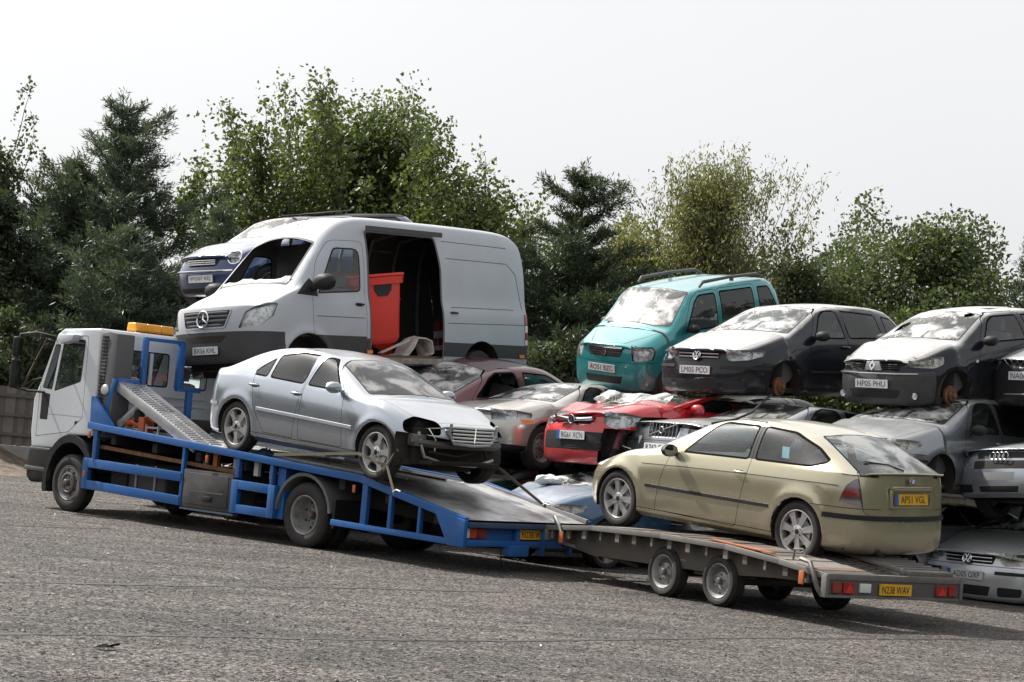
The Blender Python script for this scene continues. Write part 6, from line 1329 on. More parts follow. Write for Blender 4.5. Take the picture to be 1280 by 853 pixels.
    for i in range(n): b.f.append((2 * i, 2 * i + 1, 2 * i + 3, 2 * i + 2)); b.mi.append(0)
    b.build('broken_glass', None, root)
    b = MB(); b.box(-2.8, 2.4, -.75, .75, .34, .44); b.build('chassis', dark(), root)
    for x in (1.83, -1.83): arch_liner(root, x, .40, .44 if x > 0 else .42, .985)
    for y in (.95, -.95): add_wheel(root, 'steel', -1.83, y, .34, .34, .22)
    for y in (.9, -.9): add_wheel(root, 'hub', 1.83, y, .34, .34, .22)
    b = MB(); b.lathe([(.04, 0), (.038, .01), (.001, .012)], 12, Matrix.Translation((1.12, -.02, 2.565)) @ Matrix.Rotation(radians(60), 4, 'X')); b.build('roof_vent', black(), root)
    for x in (-2.75, .62):
        b = MB(); b.boxc((x, 1.0, .60), (.11, .012, .05)); b.build('side_marker', amber(), root)
    # scuffs and a dent on the cab door
    return root

def build_bin(label, x, col, grp=None):
    root = thing('wheelie_bin', label, 'bin', group=grp)
    rp = mat('bin red plastic', col, .38, dirt=.15)
    # tapering tub with open top, upside tilt is set when placed
    b = MB(); r0, r1, h = .235, .29, .92; lv = [(0, .86), (.03, .95), (.08, 1.0), (h * .5, 1.0), (h - .10, 1.0), (h - .10, 1.09), (h, 1.10)]
    n = 4; rings = []
    def sq(r, k=.35):
        o = []
        for c in range(4):
            for j in range(4):
                a = pi / 4 + c * pi / 2 + (j - 1.5) * .22; o.append((a,))
        pts = []
        for c, (sx, sy) in enumerate(((1, 1), (-1, 1), (-1, -1), (1, -1))):
            cx, cy = sx * r * .75, sy * r * .75
            for j in range(4):
                a = (c * pi / 2) + j * pi / 6; pts.append((cx + r * .25 * cos(a), cy + r * .25 * sin(a)))
        return pts
    for z, k in lv:
        r = (r0 + (r1 - r0) * z / h) * k; rings.append([(p[0], p[1], z) for p in sq(r)])
    m = len(rings[0]); b.v = [p for q in rings for p in q]
    for i in range(len(rings) - 1):
        for j in range(m): b.f.append((i * m + j, i * m + (j + 1) % m, (i + 1) * m + (j + 1) % m, (i + 1) * m + j)); b.mi.append(0)
    b.f.append(tuple(reversed(range(m)))); b.mi.append(0)
    b.build('tub', rp, root, smooth=35)
    b = MB(); b.box(-.31, .31, -.33, .30, h + .002, h + .05); b.build('lid', rp, root, bev=.02)
    b = MB(); b.tube([(-.22, -.36, h - .02), (.22, -.36, h - .02)], .022, 8); 
    for xx in (-.2, 0, .2): b.bar((xx, -.36, h - .02), (xx, -.28, h), .03)
    b.build('handle', rp, root)
    b = MB(); b.add([(x_, .262 + .0 * z_, z_) for x_, z_ in ((-.13, .90 - .02), (.13, .88), (.12, .74), (.06, .66), (-.06, .66), (-.12, .74))], [(0, 1, 2, 3, 4, 5)]); o = b.build('lifting_pocket', black(), root); md = o.modifiers.new('t', 'SOLIDIFY'); md.thickness = .05; md.offset = 0
    for sx in (1, -1):
        w_ = MB(); w_.cyl((sx * .19, -.26, .06), (sx * .25, -.26, .06), .09, 16); w_.build('wheel', rubber(), root, smooth=40)
    return root
BLUE = lambda: mat('truck blue', (.008, .115, .38), .42, .1, .35, dirt=.42, dirtcol=(.10, .07, .055), dscale=7, bump=.08)
WHT = lambda: mat('cab white', (.66, .69, .72), .38, 0, .4, dirt=.14, dirtcol=(.28, .26, .23), dscale=2.2)
def fence_free(): pass
def checker():
    """bright worn tread plate"""
    if 'tread plate' in MATS: return MATS['tread plate']
    m, t, o = nodes('tread plate'); b = t.nodes.new('ShaderNodeBsdfPrincipled'); b.inputs['Metallic'].default_value = .75
    g = t.nodes.new('ShaderNodeTexCoord'); mp = t.nodes.new('ShaderNodeMapping'); mp.inputs['Rotation'].default_value = (0, 0, radians(45)); t.links.new(g.outputs['Object'], mp.inputs[0])
    ck = t.nodes.new('ShaderNodeTexChecker'); ck.inputs['Scale'].default_value = 26; t.links.new(mp.outputs[0], ck.inputs[0])
    f = ramp(t, noise(t, 1.6, 7, .65), [(.47, 0), (.66, 1)])
    t.links.new(mixc(t, f, (.58, .58, .58), (.20, .19, .18)), b.inputs['Base Color'])
    rr = ramp(t, noise(t, 5, 6), [(.3, .28), (.7, .55)]); t.links.new(rr, b.inputs['Roughness'])
    bp = t.nodes.new('ShaderNodeBump'); bp.inputs['Strength'].default_value = .6; bp.inputs['Distance'].default_value = .006; t.links.new(ck.outputs['Fac'], bp.inputs['Height']); t.links.new(bp.outputs[0], b.inputs['Normal'])
    t.links.new(b.outputs[0], o.inputs[0]); MATS['tread plate'] = m; return m

def build_truck():
    root = thing('recovery_truck', 'white cab recovery truck with a long blue sloping flatbed facing left', 'truck')
    bl, wh, bk = BLUE(), WHT(), black()
    # ---- cab skin: a closed loft of side outline against width
    Y = 1.04
    side = [(.94, .82), (.99, 1.05), (.985, 1.50), (.86, 1.75), (.62, 2.28), (.56, 2.42), (.42, 2.50), (-.40, 2.53), (-.44, 2.48), (-.45, 1.06), (.10, 1.04), (.38, .84)]
    bm = bmesh.new()
    prof = [(Y - .16, -.04, 1.0), (Y - .05, -.012, 1.0), (Y - .012, 0, 1.0)]
    b = MB()
    # centre extrusion with bevelled corners
    b.prism([(x, z) for x, z in side], -Y, Y, 'y')
    me = b.mesh('cab_shell', bev=.055, seg=4); me.materials.append(wh)
    # cut the windows out of the cab by hand: bisect every outline, then drop the faces inside
    cb = bmesh.new(); cb.from_mesh(me); bpy.data.meshes.remove(me)
    sh = Shell.__new__(Shell); sh.bm = cb; sh.tag = cb.faces.layers.int.new('tag'); sh.names = ['body']; sh.ends = (.8, -.4); cb.normal_update()
    sh.framed(rpoly([(.86, .86), (.86, 1.70), (.58, 2.30), (.46, 2.40), (-.17, 2.42), (-.19, 1.12), (.10, 1.08), (.40, .86)], [.02, .02, .02, .05, .05, .03, .1, .02], 2), 'S', 'ds', 'door', .008, nmin=.4)
    sh.framed(rpoly([(.52, 1.62), (-.08, 1.78), (-.11, 2.36), (.36, 2.36), (.40, 2.30)], .04), 'S', 'wf', 'win', .022, nmin=.4, over=('door',))
    sh.framed(rpoly([(.80, 1.66), (.57, 1.64), (.45, 2.28), (.58, 2.28)], .03), 'S', 'qf', 'qwin', .018, nmin=.4, over=('door', 'body'))
    sh.cut(rpoly([(.80, 1.60), (.60, 1.58), (.62, 1.22), (.80, 1.22)], .02), 'S', 'blk', nmin=.4, over=('door', 'body'))
    sh.cut(rpoly([(-.02, 1.24), (-.14, 1.24), (-.14, 1.12), (-.02, 1.12)], .02), 'S', 'hand', nmin=.4, over=('door',))
    sh.cut([(.70, 1.305), (-.19, 1.305), (-.19, 1.295), (.70, 1.295)], 'S', 'crs', nmin=.4, over=('door',))
    sh.framed(rpoly([(-.88, 2.32), (.88, 2.32), (.90, 1.62), (-.90, 1.62)], .06), 0, 'wsf', 'ws', .03, nmin=.1)
    for k, (y0, y1, z0, z1) in enumerate([(.62, .92, 1.78, 2.34), (-.16, .52, 1.80, 2.28), (-.86, -.30, 1.80, 2.34)]):
        sh.framed(rpoly([(y0, z0), (y1, z0), (y1, z1), (y0, z1)], .06), 180, 'bf%d' % k, 'bw%d' % k, .022, nmin=.5)
    sh.cut(rpoly([(-.90, 1.42), (.90, 1.42), (.86, 1.10), (-.86, 1.10)], .04), 0, 'gr', nmin=.3)
    gl = glass('clear side glass', (.55, .62, .62), .07)
    sp = {'body': ('cab', wh, None), 'wsf': ('windscreen_trim', bk, 'body'), 'ws': ('windscreen', gl, 'body'), 'gr': ('front_grille', bk, 'body')}
    for sd in '.L', '.R':
        sp.update({'ds' + sd: ('door_seal', bk, 'body'), 'door' + sd: ('door', wh, None), 'wf' + sd: ('window_frame', bk, 'door' + sd), 'win' + sd: ('window', gl, 'door' + sd), 'qf' + sd: ('window_frame', bk, 'door' + sd), 'qwin' + sd: ('quarter_window', gl, 'door' + sd),
                   'blk' + sd: ('air_duct_panel', bk, 'door' + sd), 'hand' + sd: ('door_handle', bk, 'door' + sd), 'crs' + sd: ('door_crease', mat('cab crease', (.25, .26, .27), .5, dirt=.2), 'door' + sd)})
    for k in range(3): sp['bf%d' % k] = ('rear_window_seal', bk, 'body'); sp['bw%d' % k] = ('rear_window', gl, 'body')
    made = sh.finish(sp, root); cabo = made['body'][0]
    b = MB(); b.box(-.475, -.455, .15, .20, 1.82, 2.26); b.build('window_divider', wh, cabo)
    for z in (1.55, 1.66):
        b = MB(); b.box(-.47, -.45, -.85, .95, z, z + .02); b.build('pressed_rib', wh, cabo, bev=.006)
    b = MB(); b.box(-.52, -.45, -.98, 1.0, 1.06, 1.12); b.build('cab_sill', wh, root, bev=.02)
    # cab inside
    b = MB(); b.box(-.40, .90, -.95, .95, 1.10, 1.16); b.prism([(.55, 1.16), (.55, 1.55), (.75, 1.62), (.93, 1.50), (.93, 1.16)], -.92, .92, 'y'); b.build('dashboard', greyp(), root)
    seat(root, -.05, .55, 1.2, .62); seat(root, -.05, -.45, 1.2, .62)
    # louvred intake stack at the rear corner
    gp = mat('grey intake plastic', (.10, .10, .105), .7, dirt=.4, dirtcol=(.2, .19, .18))
    b = MB(); b.prism([(-.47, 1.10), (-.47, 2.47), (-.62, 2.49), (-.80, 2.47), (-.80, 1.45), (-.70, 1.10)], .74, 1.03, 'y'); o = b.build('air_intake', gp, root, bev=.02)
    for i in range(24): b = MB(); z = 1.28 + i * .049; b.box(-.60, -.49, 1.028, 1.045, z, z + .022, ); b.build('louvre', black(), o)
    # visor box, roof ledge
    b = MB(); b.prism([(.36, 2.42), (.30, 2.28), (.05, 2.33), (-.02, 2.42)], 1.035, 1.18, 'y'); b.build('wind_deflector', wh, root, bev=.02)
    b = MB(); b.prism([(.62, 2.42), (.70, 2.36), (.50, 2.34), (.48, 2.44)], -.98, .98, 'y'); b.build('sun_visor', bk, root, bev=.01)
    # bumper, arch, lower body
    b = MB(); b.prism([(.98, .84), (1.02, .62), (1.0, .40), (.90, .33), (.46, .36), (.46, .84)], -1.05, 1.05, 'y'); b.build('front_bumper', bk, root, bev=.05, seg=3)
    b = MB(); b.prism([(1.035, .56), (1.035, .50), (.50, .49), (.50, .55)], -1.06, 1.06, 'y'); b.build('bumper_line', greyp(), root, bev=.01)
    for sd in (1, -1):
        b = MB(); n = 14
        for i in range(n + 1):
            a = radians(-14) + (pi - radians(2)) * i / n
            for rr_, yy in ((.47, .70), (.47, 1.06), (.56, 1.06), (.56, .70)): b.v.append((rr_ * cos(a) * 1.04, sd * yy, .39 + rr_ * sin(a) * 1.18))
        for i in range(n):
            for j in range(4): b.f.append((i * 4 + j, i * 4 + (j + 1) % 4, (i + 1) * 4 + (j + 1) % 4, (i + 1) * 4 + j)); b.mi.append(0)
        b.build('wheel_arch', bk, root, smooth=40)
        b = MB(); n = 14
        for i in range(n + 1):
            a = radians(2) + radians(172) * i / n
            for rr_, yy in ((.46, .50), (.46, 1.08), (.50, 1.08), (.50, .50)): b.v.append((-4.8 + rr_ * cos(a), sd * yy, .40 + rr_ * sin(a)))
        for i in range(n):
            for j in range(4): b.f.append((i * 4 + j, i * 4 + (j + 1) % 4, (i + 1) * 4 + (j + 1) % 4, (i + 1) * 4 + j)); b.mi.append(0)
        b.build('mudguard', mat('grey mudguard', (.13, .135, .14), .6, dirt=.5), root, smooth=40)
        b = MB(); b.box(-5.36, -5.32, sd * .62, sd * 1.06, .28, .62); b.build('mud_flap', black(), root)
    # mirrors on long arms
    for sd in (1, -1):
        yo = sd * 1.10; b = MB()
        b.tube([(.60, sd * 1.02, 2.38), (.80, sd * 1.22, 2.42), (1.0, sd * 1.34, 2.38), (1.02, sd * 1.35, 2.0), (1.0, sd * 1.34, 1.62), (.90, sd * 1.22, 1.60), (.74, sd * 1.03, 1.60)], .018, 6); b.build('mirror_arm', bk, root, smooth=60)
        for (z0, z1, w_) in ((2.06, 2.34, .20), (1.62, 2.03, .21)):
            M = Matrix.Translation((1.02, sd * 1.34, (z0 + z1) / 2)) @ Matrix.Rotation(sd * radians(38), 4, 'Z'); b = MB(); b.boxc((.02, 0, 0), (.09, w_, z1 - z0), M); o = b.build('mirror', bk, root, bev=.035, seg=3)
            b = MB(); b.boxc((-.027, 0, 0), (.004, w_ * .86, (z1 - z0) * .88), M); b.build('mirror_glass', mat('mirror glass', (.22, .24, .26), .08, 1, 0, dirt=.1), o)
    # amber light bar
    bb = MB(); bb.m = [mat('amber beacon', (.85, .36, .01), .25, coat=.6, dirt=.12, dscale=8), bk]
    bb.cur = 1; bb.box(-.30, -.10, -.30, .37, 2.53, 2.565); o = bb.build('light_bar', None, root, bev=.01)
    for (y0, y1) in ((-.30, -.09), (-.085, .155), (.16, .37)):
        b = MB(); b.prism([(-.31, 2.565), (-.09, 2.565), (-.11, 2.67), (-.29, 2.67)], y0, y1, 'y'); b.build('beacon_lens', mat('amber beacon', (.85, .36, .01), .25, coat=.6, dirt=.12, dscale=8), o, bev=.02, seg=3)
    b = MB(); b.tube([(.12, .2, 2.53), (.10, .2, 2.85)], [.006, .003], 5); b.build('aerial', bk, root)
    # ---- chassis
    dk = dark()
    for sd in (1, -1):
        b = MB(); b.prism([(.7, .52), (.7, .74), (-5.2, .80), (-7.3, .50), (-7.3, .38), (-5.0, .56)], sd * .36, sd * .43, 'y'); b.build('chassis_rail', dk, root)
    for x in (-.9, -1.8, -2.7, -3.6, -4.3, -5.4, -6.2, -7.0):
        b = MB(); zt = interp([(-7.5, .52), (-5.8, .85), (-.4, 1.12)], x); b.box(x - .05, x + .05, -1.02, 1.02, zt - .12, zt); b.build('cross_member', dk, root)
    b = MB(); b.box(-1.0, .3, -.35, .35, .35, 1.0); b.build('engine', dk, root, bev=.03)
    b = MB(); b.cyl((-.9, 0, .55), (-4.8, 0, .45), .05, 8); b.build('prop_shaft', dk, root)
    b = MB(); b.cyl((-4.8, -.8, .39), (-4.8, .8, .39), .07, 10); b.lathe([(.02, -.2), (.17, -.08), (.2, 0), (.17, .08), (.02, .2)], 14, Matrix.Translation((-4.8, 0, .39))); b.build('rear_axle', dk, root, smooth=40)
    b = MB(); b.cyl((0, -.8, .36), (0, .8, .36), .05, 8); b.build('front_axle', dk, root)
    for x, y, nm in ((-1.55, .72, 'fuel_tank'), (-1.9, -.75, 'air_tank')):
        b = MB(); b.boxc((x, y, .56), (.8, .40, .36)); b.build(nm, mat('grimy tank', (.07, .07, .075), .6, .3, dirt=.5), root, bev=.05, seg=3)
    for x in (-1.75, -1.35): b = MB(); b.boxc((x, .93, .56), (.04, .012, .38)); b.build('tank_strap', steel(), root)
    b = MB(); b.boxc((-1.0, .8, .54), (.35, .3, .3)); b.build('battery_box', dk, root, bev=.02)
    b = MB(); b.bar((-.6, .99, .93), (-3.5, .99, .80), .03, .05); b.build('side_pipe', rust(), root)
    # ---- blue flatbed: edge rails, tread deck, posts and guards
    RL = [(-.43, 1.205), (-5.8, .905), (-7.52, .565)]       # centre line of the edge rail
    ztop = lambda x: interp([(p[0], p[1] + .04) for p in RL], x)
    for sd in (1, -1):
        for (a, c) in zip(RL, RL[1:]):
            b = MB(); b.prism([(a[0], a[1] - .045), (a[0], a[1] + .045), (c[0], c[1] + .045), (c[0], c[1] - .045)], sd * 1.05, sd * 1.12, 'y'); b.build('edge_rail', bl, root, bev=.006)
        b = MB(); b.prism([(-.45, 1.22), (-.43, 1.60), (-.52, 1.60), (-.98, 1.22)], sd * 1.06, sd * 1.10, 'y'); b.build('gusset', bl, root, bev=.005)
        b = MB(); b.prism([(-7.05, .66), (-7.54, .58), (-7.54, .28), (-7.30, .28)], sd * 1.075, sd * 1.135, 'y'); b.build('tail_gusset', bl, root, bev=.006)
        def post(x, z0, z1, w_=.06): b = MB(); b.box(x - w_ / 2, x + w_ / 2, sd * 1.04, sd * 1.10, z0, z1); b.build('post', bl, root, bev=.005)
        post(-.60, .76, 1.14, .08); post(-2.50, .30, 1.05, .05); post(-3.57, .74, 1.0, .07); post(-4.22, .70, .96, .05); post(-5.88, .33, .86, .09); post(-6.31, .33, .76, .05); post(-6.79, .31, .66, .04)
        def rail(x0, z0, x1, z1, h): b = MB(); b.prism([(x0, z0 - h / 2), (x0, z0 + h / 2), (x1, z1 + h / 2), (x1, z1 - h / 2)], sd * 1.05, sd * 1.115, 'y'); b.build('side_guard', bl, root, bev=.006)
        rail(-.40, .70, -2.50, .665, .12); rail(-.42, .41, -2.50, .36, .12); rail(-3.54, .66, -4.27, .645, .11); rail(-3.54, .36, -4.30, .355, .11); rail(-5.35, .355, -7.32, .32, .07)
        for x, z0, z1 in ((-.46, .35, .76), (-3.57, .30, .71), (-4.26, .30, .70)): b = MB(); b.box(x - .06, x + .06, sd * 1.047, sd * 1.118, z0, z1); b.build('guard_end', bl, root, bev=.006)
        b = MB(); b.box(-4.42, -4.28, sd * .80, sd * 1.04, .30, .92); b.build('blue_panel', bl, root)
        for x, z in ((-.47, .55), (-.50, 1.08), (-3.0, .93), (-5.72, .78), (-7.28, .50)): b = MB(); b.boxc((x, sd * 1.125, z), (.045, .016, .09)); b.build('side_marker', mat('orange marker', (.50, .13, .035), .4, dirt=.5), root, bev=.004)
    b = MB(); b.m = [mat('toolbox plastic', (.035, .037, .042), .5, dirt=.5, dscale=3)]; b.box(-3.52, -2.54, .70, 1.10, .29, .78); o = b.build('toolbox', None, root, bev=.02)
    b = MB(); b.box(-3.44, -2.62, 1.098, 1.112, .34, .74); b.build('toolbox_lid', mat('toolbox plastic', (.035, .037, .042), .5), o, bev=.012)
    b = MB(); b.box(-3.15, -2.97, 1.11, 1.13, .40, .46); b.build('latch', black(), o, bev=.006); b = MB(); b.box(-3.36, -2.72, 1.11, 1.118, .50, .515); b.build('lid_ridge', greyp(), o)
    b = MB(); b.box(-3.55, -2.50, 1.0, 1.09, .26, .285); b.build('toolbox_rail', mat('truck blue grey', (.12, .16, .24), .5, dirt=.4), root)
    # bits seen between the rail and the toolbox
    for x, z0, z1, m_ in ((-2.75, .80, 1.0, steel()), (-2.95, .80, 1.0, mat('orange marker', (.50, .13, .035), .4, dirt=.5)), (-3.35, .80, .97, steel()), (-3.75, .78, .95, mat('clear lens plastic', (.7, .7, .7), .2, dirt=.1)), (-4.05, .76, .93, steel())):
        b = MB(); b.boxc((x, .92, (z0 + z1) / 2), (.08, .05, z1 - z0)); b.build('bracket', m_, root)
    # decks
    zt = lambda x: ztop(x) - .02
    b = MB(); b.add([(-.45, 1.05, zt(-.45)), (-.45, -1.05, zt(-.45)), (-5.8, -1.05, zt(-5.8)), (-5.8, 1.05, zt(-5.8))], [(0, 1, 2, 3)]); b.build('deck', checker(), root)
    b = MB(); b.add([(-5.8, 1.05, zt(-5.8)), (-5.8, -1.05, zt(-5.8)), (-7.54, -1.05, zt(-7.54)), (-7.54, 1.05, zt(-7.54))], [(0, 1, 2, 3)]); b.build('ramp_deck', checker(), root)
    for sd in (.52, -.52):
        for e in (-.18, .18):
            b = MB(); b.bar((-3.6, sd + e, zt(-3.6) + .015), (-5.8, sd + e, zt(-5.8) + .02), .03, .03); b.build('wheel_track_lip', steel(), root)
    b = MB(); b.bar((-5.5, -1.02, zt(-5.5) + .03), (-7.53, -1.02, zt(-7.53) + .03), .05, .04); b.build('deck_edge', steel(), root)
    # headboard frame of blue tube behind the cab
    b = MB(); b.bar((-.86, .60, 1.20), (-.86, .60, 2.44), .07, .07); b.build('headboard_post', bl, root, bev=.01)
    b = MB(); b.bar((-.86, -.02, 1.80), (-.86, -.02, 2.44), .10, .08); b.build('headboard_post', bl, root, bev=.01)
    b = MB(); b.bar((-.86, .63, 2.44), (-.86, -.06, 2.44), .06, .05); b.build('headboard_top', bl, root, bev=.01)
    b = MB(); b.bar((-.86, .02, 1.80), (-.86, -.40, 1.80), .07, .07); b.build('headboard_rail', bl, root, bev=.01)
    b = MB(); b.bar((-.86, -.22, 1.18), (-.86, -.22, 1.80), .09, .07); b.build('headboard_post', bl, root, bev=.01)
    b = MB(); b.bar((-.66, 1.0, 1.24), (-.80, .98, 1.86), .10, .07); b.bar((-.80, .98, 1.84), (-.86, .66, 1.84), .08, .07); b.build('headboard_post', bl, root, bev=.01)
    b = MB(); b.lathe([(.075, 0), (.07, .02), (.05, .035), (.001, .04)], 18, Matrix.Translation((-.64, 1.04, 1.70))); b.build('work_lamp', mat('clear lens plastic', (.7, .7, .7), .2, dirt=.1), root, smooth=50)
    b = MB(); b.cyl((-1.0, .2, 1.30), (-1.0, -.5, 1.30), .10, 14); b.boxc((-1.0, .32, 1.28), (.28, .16, .28)); b.build('winch', dk, root, bev=.01)
    # tail: beam, lamps, plate
    b = MB(); b.box(-7.56, -7.50, -1.07, 1.07, .50, .56); b.build('tail_edge', mat('dark blue steel', (.03, .06, .14), .5, dirt=.4), root, bev=.006)
    b = MB(); b.box(-7.52, -7.42, -1.05, 1.05, .29, .36); b.build('tail_beam', bl, root, bev=.006)
    b = MB(); b.box(-7.46, -7.42, -1.05, 1.05, .36, .52); b.build('tail_panel', bl, root)
    for y in (-.25, .20, -.75): b = MB(); b.box(-7.53, -7.47, y - .03, y + .03, .20, .50); b.build('tail_bracket', bl, root, bev=.004)
    for sd in (1, -1):
        for (y0, y1, m_) in ((.98, 1.04, mat('clear lens plastic', (.7, .7, .7), .2, dirt=.1)), (.86, .975, mat('orange red lens', (.45, .08, .03), .3, dirt=.3)), (.70, .855, red_lens())):
            b = MB(); b.box(-7.49, -7.465, min(sd * y0, sd * y1), max(sd * y0, sd * y1), .38, .49); b.build('tail_light', m_, root, bev=.006)
    plate(root, 'N238 WAL', (-7.50, -.10, .435), yaw=pi, yellow=True, band=False, w=.50, h=.11)
    b = MB(); b.boxc((-7.55, .25, .25), (.14, .3, .12)); b.build('step', bl, root, bev=.01)
    b = MB(); b.cyl((-7.5, -.62, .34), (-7.85, -.62, .33), .035, 8); b.lathe([(.001, -.05), (.04, -.03), (.05, 0), (.04, .03), (.001, .05)], 12, Matrix.Translation((-7.85, -.62, .36))); b.build('tow_ball', dk, root)
    b = MB(); b.tube([(-7.5, .45, .30), (-7.52, .46, .15), (-7.56, .40, .04), (-7.60, .36, .02)], .009, 5); b.build('hanging_strap', black(), root)
    # wheels
    for y in (1.05, -1.05): add_wheel(root, 'truckf', 0, y, .39, .39, .22)
    for y in (1.05, -1.05):
        add_wheel(root, 'truck', -4.8, y, .39, .39, .225); o = add_wheel(root, 'truck', -4.8, y * .74, .39, .39, .225)
    return root

def build_trailer():
    root = thing('car_trailer', 'grey twin-axle car trailer with wooden boards carrying the gold hatchback', 'trailer')
    gs = mat('weathered galvanised', (.20, .195, .185), .55, .45, dirt=.6, dirtcol=(.12, .09, .07), dscale=4); dk = mat('grimy chassis', (.085, .078, .07), .75, .1, dirt=.6, dirtcol=(.16, .12, .08), dscale=4)
    yc, W = .09, .93
    TP = [(2.07, .57), (1.2, .64), (0, .665), (-1.05, .65), (-1.86, .585), (-2.50, .515)]
    zt = lambda x: interp(TP, x)
    for sd in (1, -1):
        ys = yc + sd * W
        for (a, c) in zip(TP, TP[1:]):
            b = MB(); b.prism([(a[0], a[1] - .055), (a[0], a[1]), (c[0], c[1]), (c[0], c[1] - .055)], min(ys, ys - sd * .05), max(ys, ys - sd * .05), 'y'); b.build('side_rail', gs, root, bev=.005)
        b = MB(); b.prism([(2.05, .52), (2.05, .40), (1.3, .30), (-.9, .33), (-1.7, .38), (-2.45, .40), (-2.45, .455), (-1.0, .585), (0, .60), (1.2, .58)], ys - sd * .16 - .03, ys - sd * .16 + .03, 'y'); b.build('chassis_beam', dk, root, bev=.005)
        for i in range(15):
            x = 1.95 - i * .30; b = MB(); b.boxc((x, ys - sd * .035, zt(x) - .10), (.07 if i % 3 else .035, .03, .10)); b.build('bracket', dk if i % 2 else gs, root)
    # plank deck: two wheel tracks of old timber boards and a mesh centre
    rr = random.Random(2); tims = [mat('board %d' % k, c, .85, dirt=.5, dirtcol=(.05, .04, .035), dscale=9, bump=.5, bscale=60) for k, c in enumerate([(.10, .08, .066), (.15, .095, .065), (.07, .06, .053), (.18, .165, .15)])]
    x = 2.0
    while x > -2.45:
        w_ = rr.uniform(.13, .17)
        for (y0, y1) in ((yc - W + .05, yc - .22), (yc + .22, yc + W - .05)):
            b = MB(); z = zt(x - w_ / 2); sl = (zt(x) - zt(x - w_)) / w_
            zz = rr.uniform(-.004, .008)
            b.prism([(x, zt(x) - .03 + zz), (x, zt(x) + zz), (x - w_, zt(x - w_) + zz), (x - w_, zt(x - w_) - .03 + zz)], y0 + rr.uniform(-.01, .01), y1 + rr.uniform(-.01, .015), 'y'); b.build('plank', rr.choice(tims), root)
        x -= w_ + .008
    b = MB(); 
    for k in range(40): xx = 1.9 - k * .11; b.bar((xx, yc - .22, zt(xx) - .02), (xx, yc + .22, zt(xx) - .02), .014, .014)
    b.build('mesh_floor', gs, root, kind='stuff')
    # rear frame, lamps, plate
    b = MB(); b.box(-2.56, -2.50, yc - W, yc + W, .455, .515); b.build('rear_beam', gs, root, bev=.006)
    b = MB(); b.box(-2.55, -2.51, yc - W, yc + W, .305, .455); b.build('lamp_board', mat('dark lamp board', (.10, .10, .10), .6, .2, dirt=.5), root)
    b = MB(); b.box(-2.565, -2.50, yc - W, yc + W, .285, .31); b.build('board_edge', gs, root, bev=.004)
    for sd in (1, -1):
        b = MB(); b.box(-2.57, -2.50, yc + sd * W - .02, yc + sd * W + .02, .285, .50); b.build('board_end', gs, root, bev=.004)
        for y0, y1 in ((.86, .74), (.72, .56)):
            b = MB(); ya, yb = sorted((yc + sd * y0, yc + sd * y1)); b.box(-2.575, -2.545, ya, yb, .33, .435); o = b.build('tail_light', red_lens(), root, bev=.01)
        b = MB(); b.add([(-2.578, yc + sd * .64 - .055, .335), (-2.578, yc + sd * .64 + .055, .335), (-2.578, yc + sd * .64, .43)], [(0, 1, 2)]); b.build('reflector_triangle', mat('triangle red', (.62, .03, .03), .3, dirt=0), root)
    b = MB(); b.box(-2.57, -2.545, yc + .34, yc + .49, .34, .43); b.build('number_lamp', mat('clear lens plastic', (.7, .7, .7), .2, dirt=.1), root, bev=.01)
    plate(root, 'N238 WAV', (-2.57, yc + .01, .378), yaw=pi, yellow=True, band=False, w=.44, h=.11)
    for sd in (1,):
        b = MB(); b.tube([(-2.2, yc + sd * (W + .02), .62), (-2.34, yc + sd * (W + .03), .60), (-2.46, yc + sd * (W + .02), .36), (-2.48, yc + sd * (W - .02), .30)], .025, 7); b.build('ramp_strut', gs, root, smooth=50)
        b = MB(); b.tube([(-2.05, yc + sd * (W - .02), .60), (-2.08, yc + sd * W, .70), (-2.2, yc + sd * W, .71), (-2.25, yc + sd * W, .62)], .012, 6); b.build('lashing_ring', gs, root, smooth=50)
    # folded tail ramp lying on the back end
    b = MB(); b.prism([(-1.3, .66), (-1.3, .70), (-2.5, .56), (-2.5, .52)], yc - W + .06, yc - .25, 'y'); b.build('folded_ramp', gs, root, bev=.005)
    for k in range(10): b = MB(); xx = -1.4 - .11 * k; zz = .70 - (-xx - 1.3) * .117; b.boxc((xx, yc - .58, zz), (.02, .62, .02)); b.build('ramp_rung', gs, root)
    for x, z in ((1.73, .46), (-2.22, .44)): b = MB(); b.boxc((x, yc + W + .012, z), (.07, .02, .13)); b.build('side_marker', mat('orange marker', (.50, .13, .035), .4, dirt=.5), root, bev=.006)
    # front: jockey strut, chain hook, drawbar
    b = MB(); b.bar((1.78, yc + W - .04, .40), (1.10, yc + .3, .22), .05, .04); b.build('support_leg', gs, root, bev=.005)
    b = MB(); b.bar((2.05, yc + .25, .42), (3.0, yc - .1, .36), .08, .08); b.bar((2.05, yc - .5, .42), (3.0, yc - .1, .36), .08, .08); b.build('drawbar', dk, root, bev=.006)
    b = MB(); b.tube([(1.72, yc + W, .46), (1.78, yc + W + .02, .60), (1.90, yc + W, .68), (2.0, yc + W - .1, .60), (2.02, yc + W - .2, .5)], .018, 6); b.build('chain_hook', steel(), root, smooth=50)
    b = MB(); b.box(2.02, 2.07, yc - W, yc + W, .40, .57); b.build('front_beam', gs, root, bev=.006)
    # axles
    for x in (0, -.9):
        b = MB(); b.cyl((x, yc - .8, .26), (x, yc + .8, .26), .035, 8); b.build('axle', dk, root)
        for sd in (1, -1):
            add_wheel(root, 'trailer', x, yc + sd * .86, .26, .26, .18)
            b = MB(); b.prism([(x + .16, .34), (x + .16, .40), (x - .20, .42), (x - .2, .3), (x - .04, .22), (x + .04, .22)], yc + sd * .62, yc + sd * .66, 'y'); b.build('suspension_unit', dk, root)
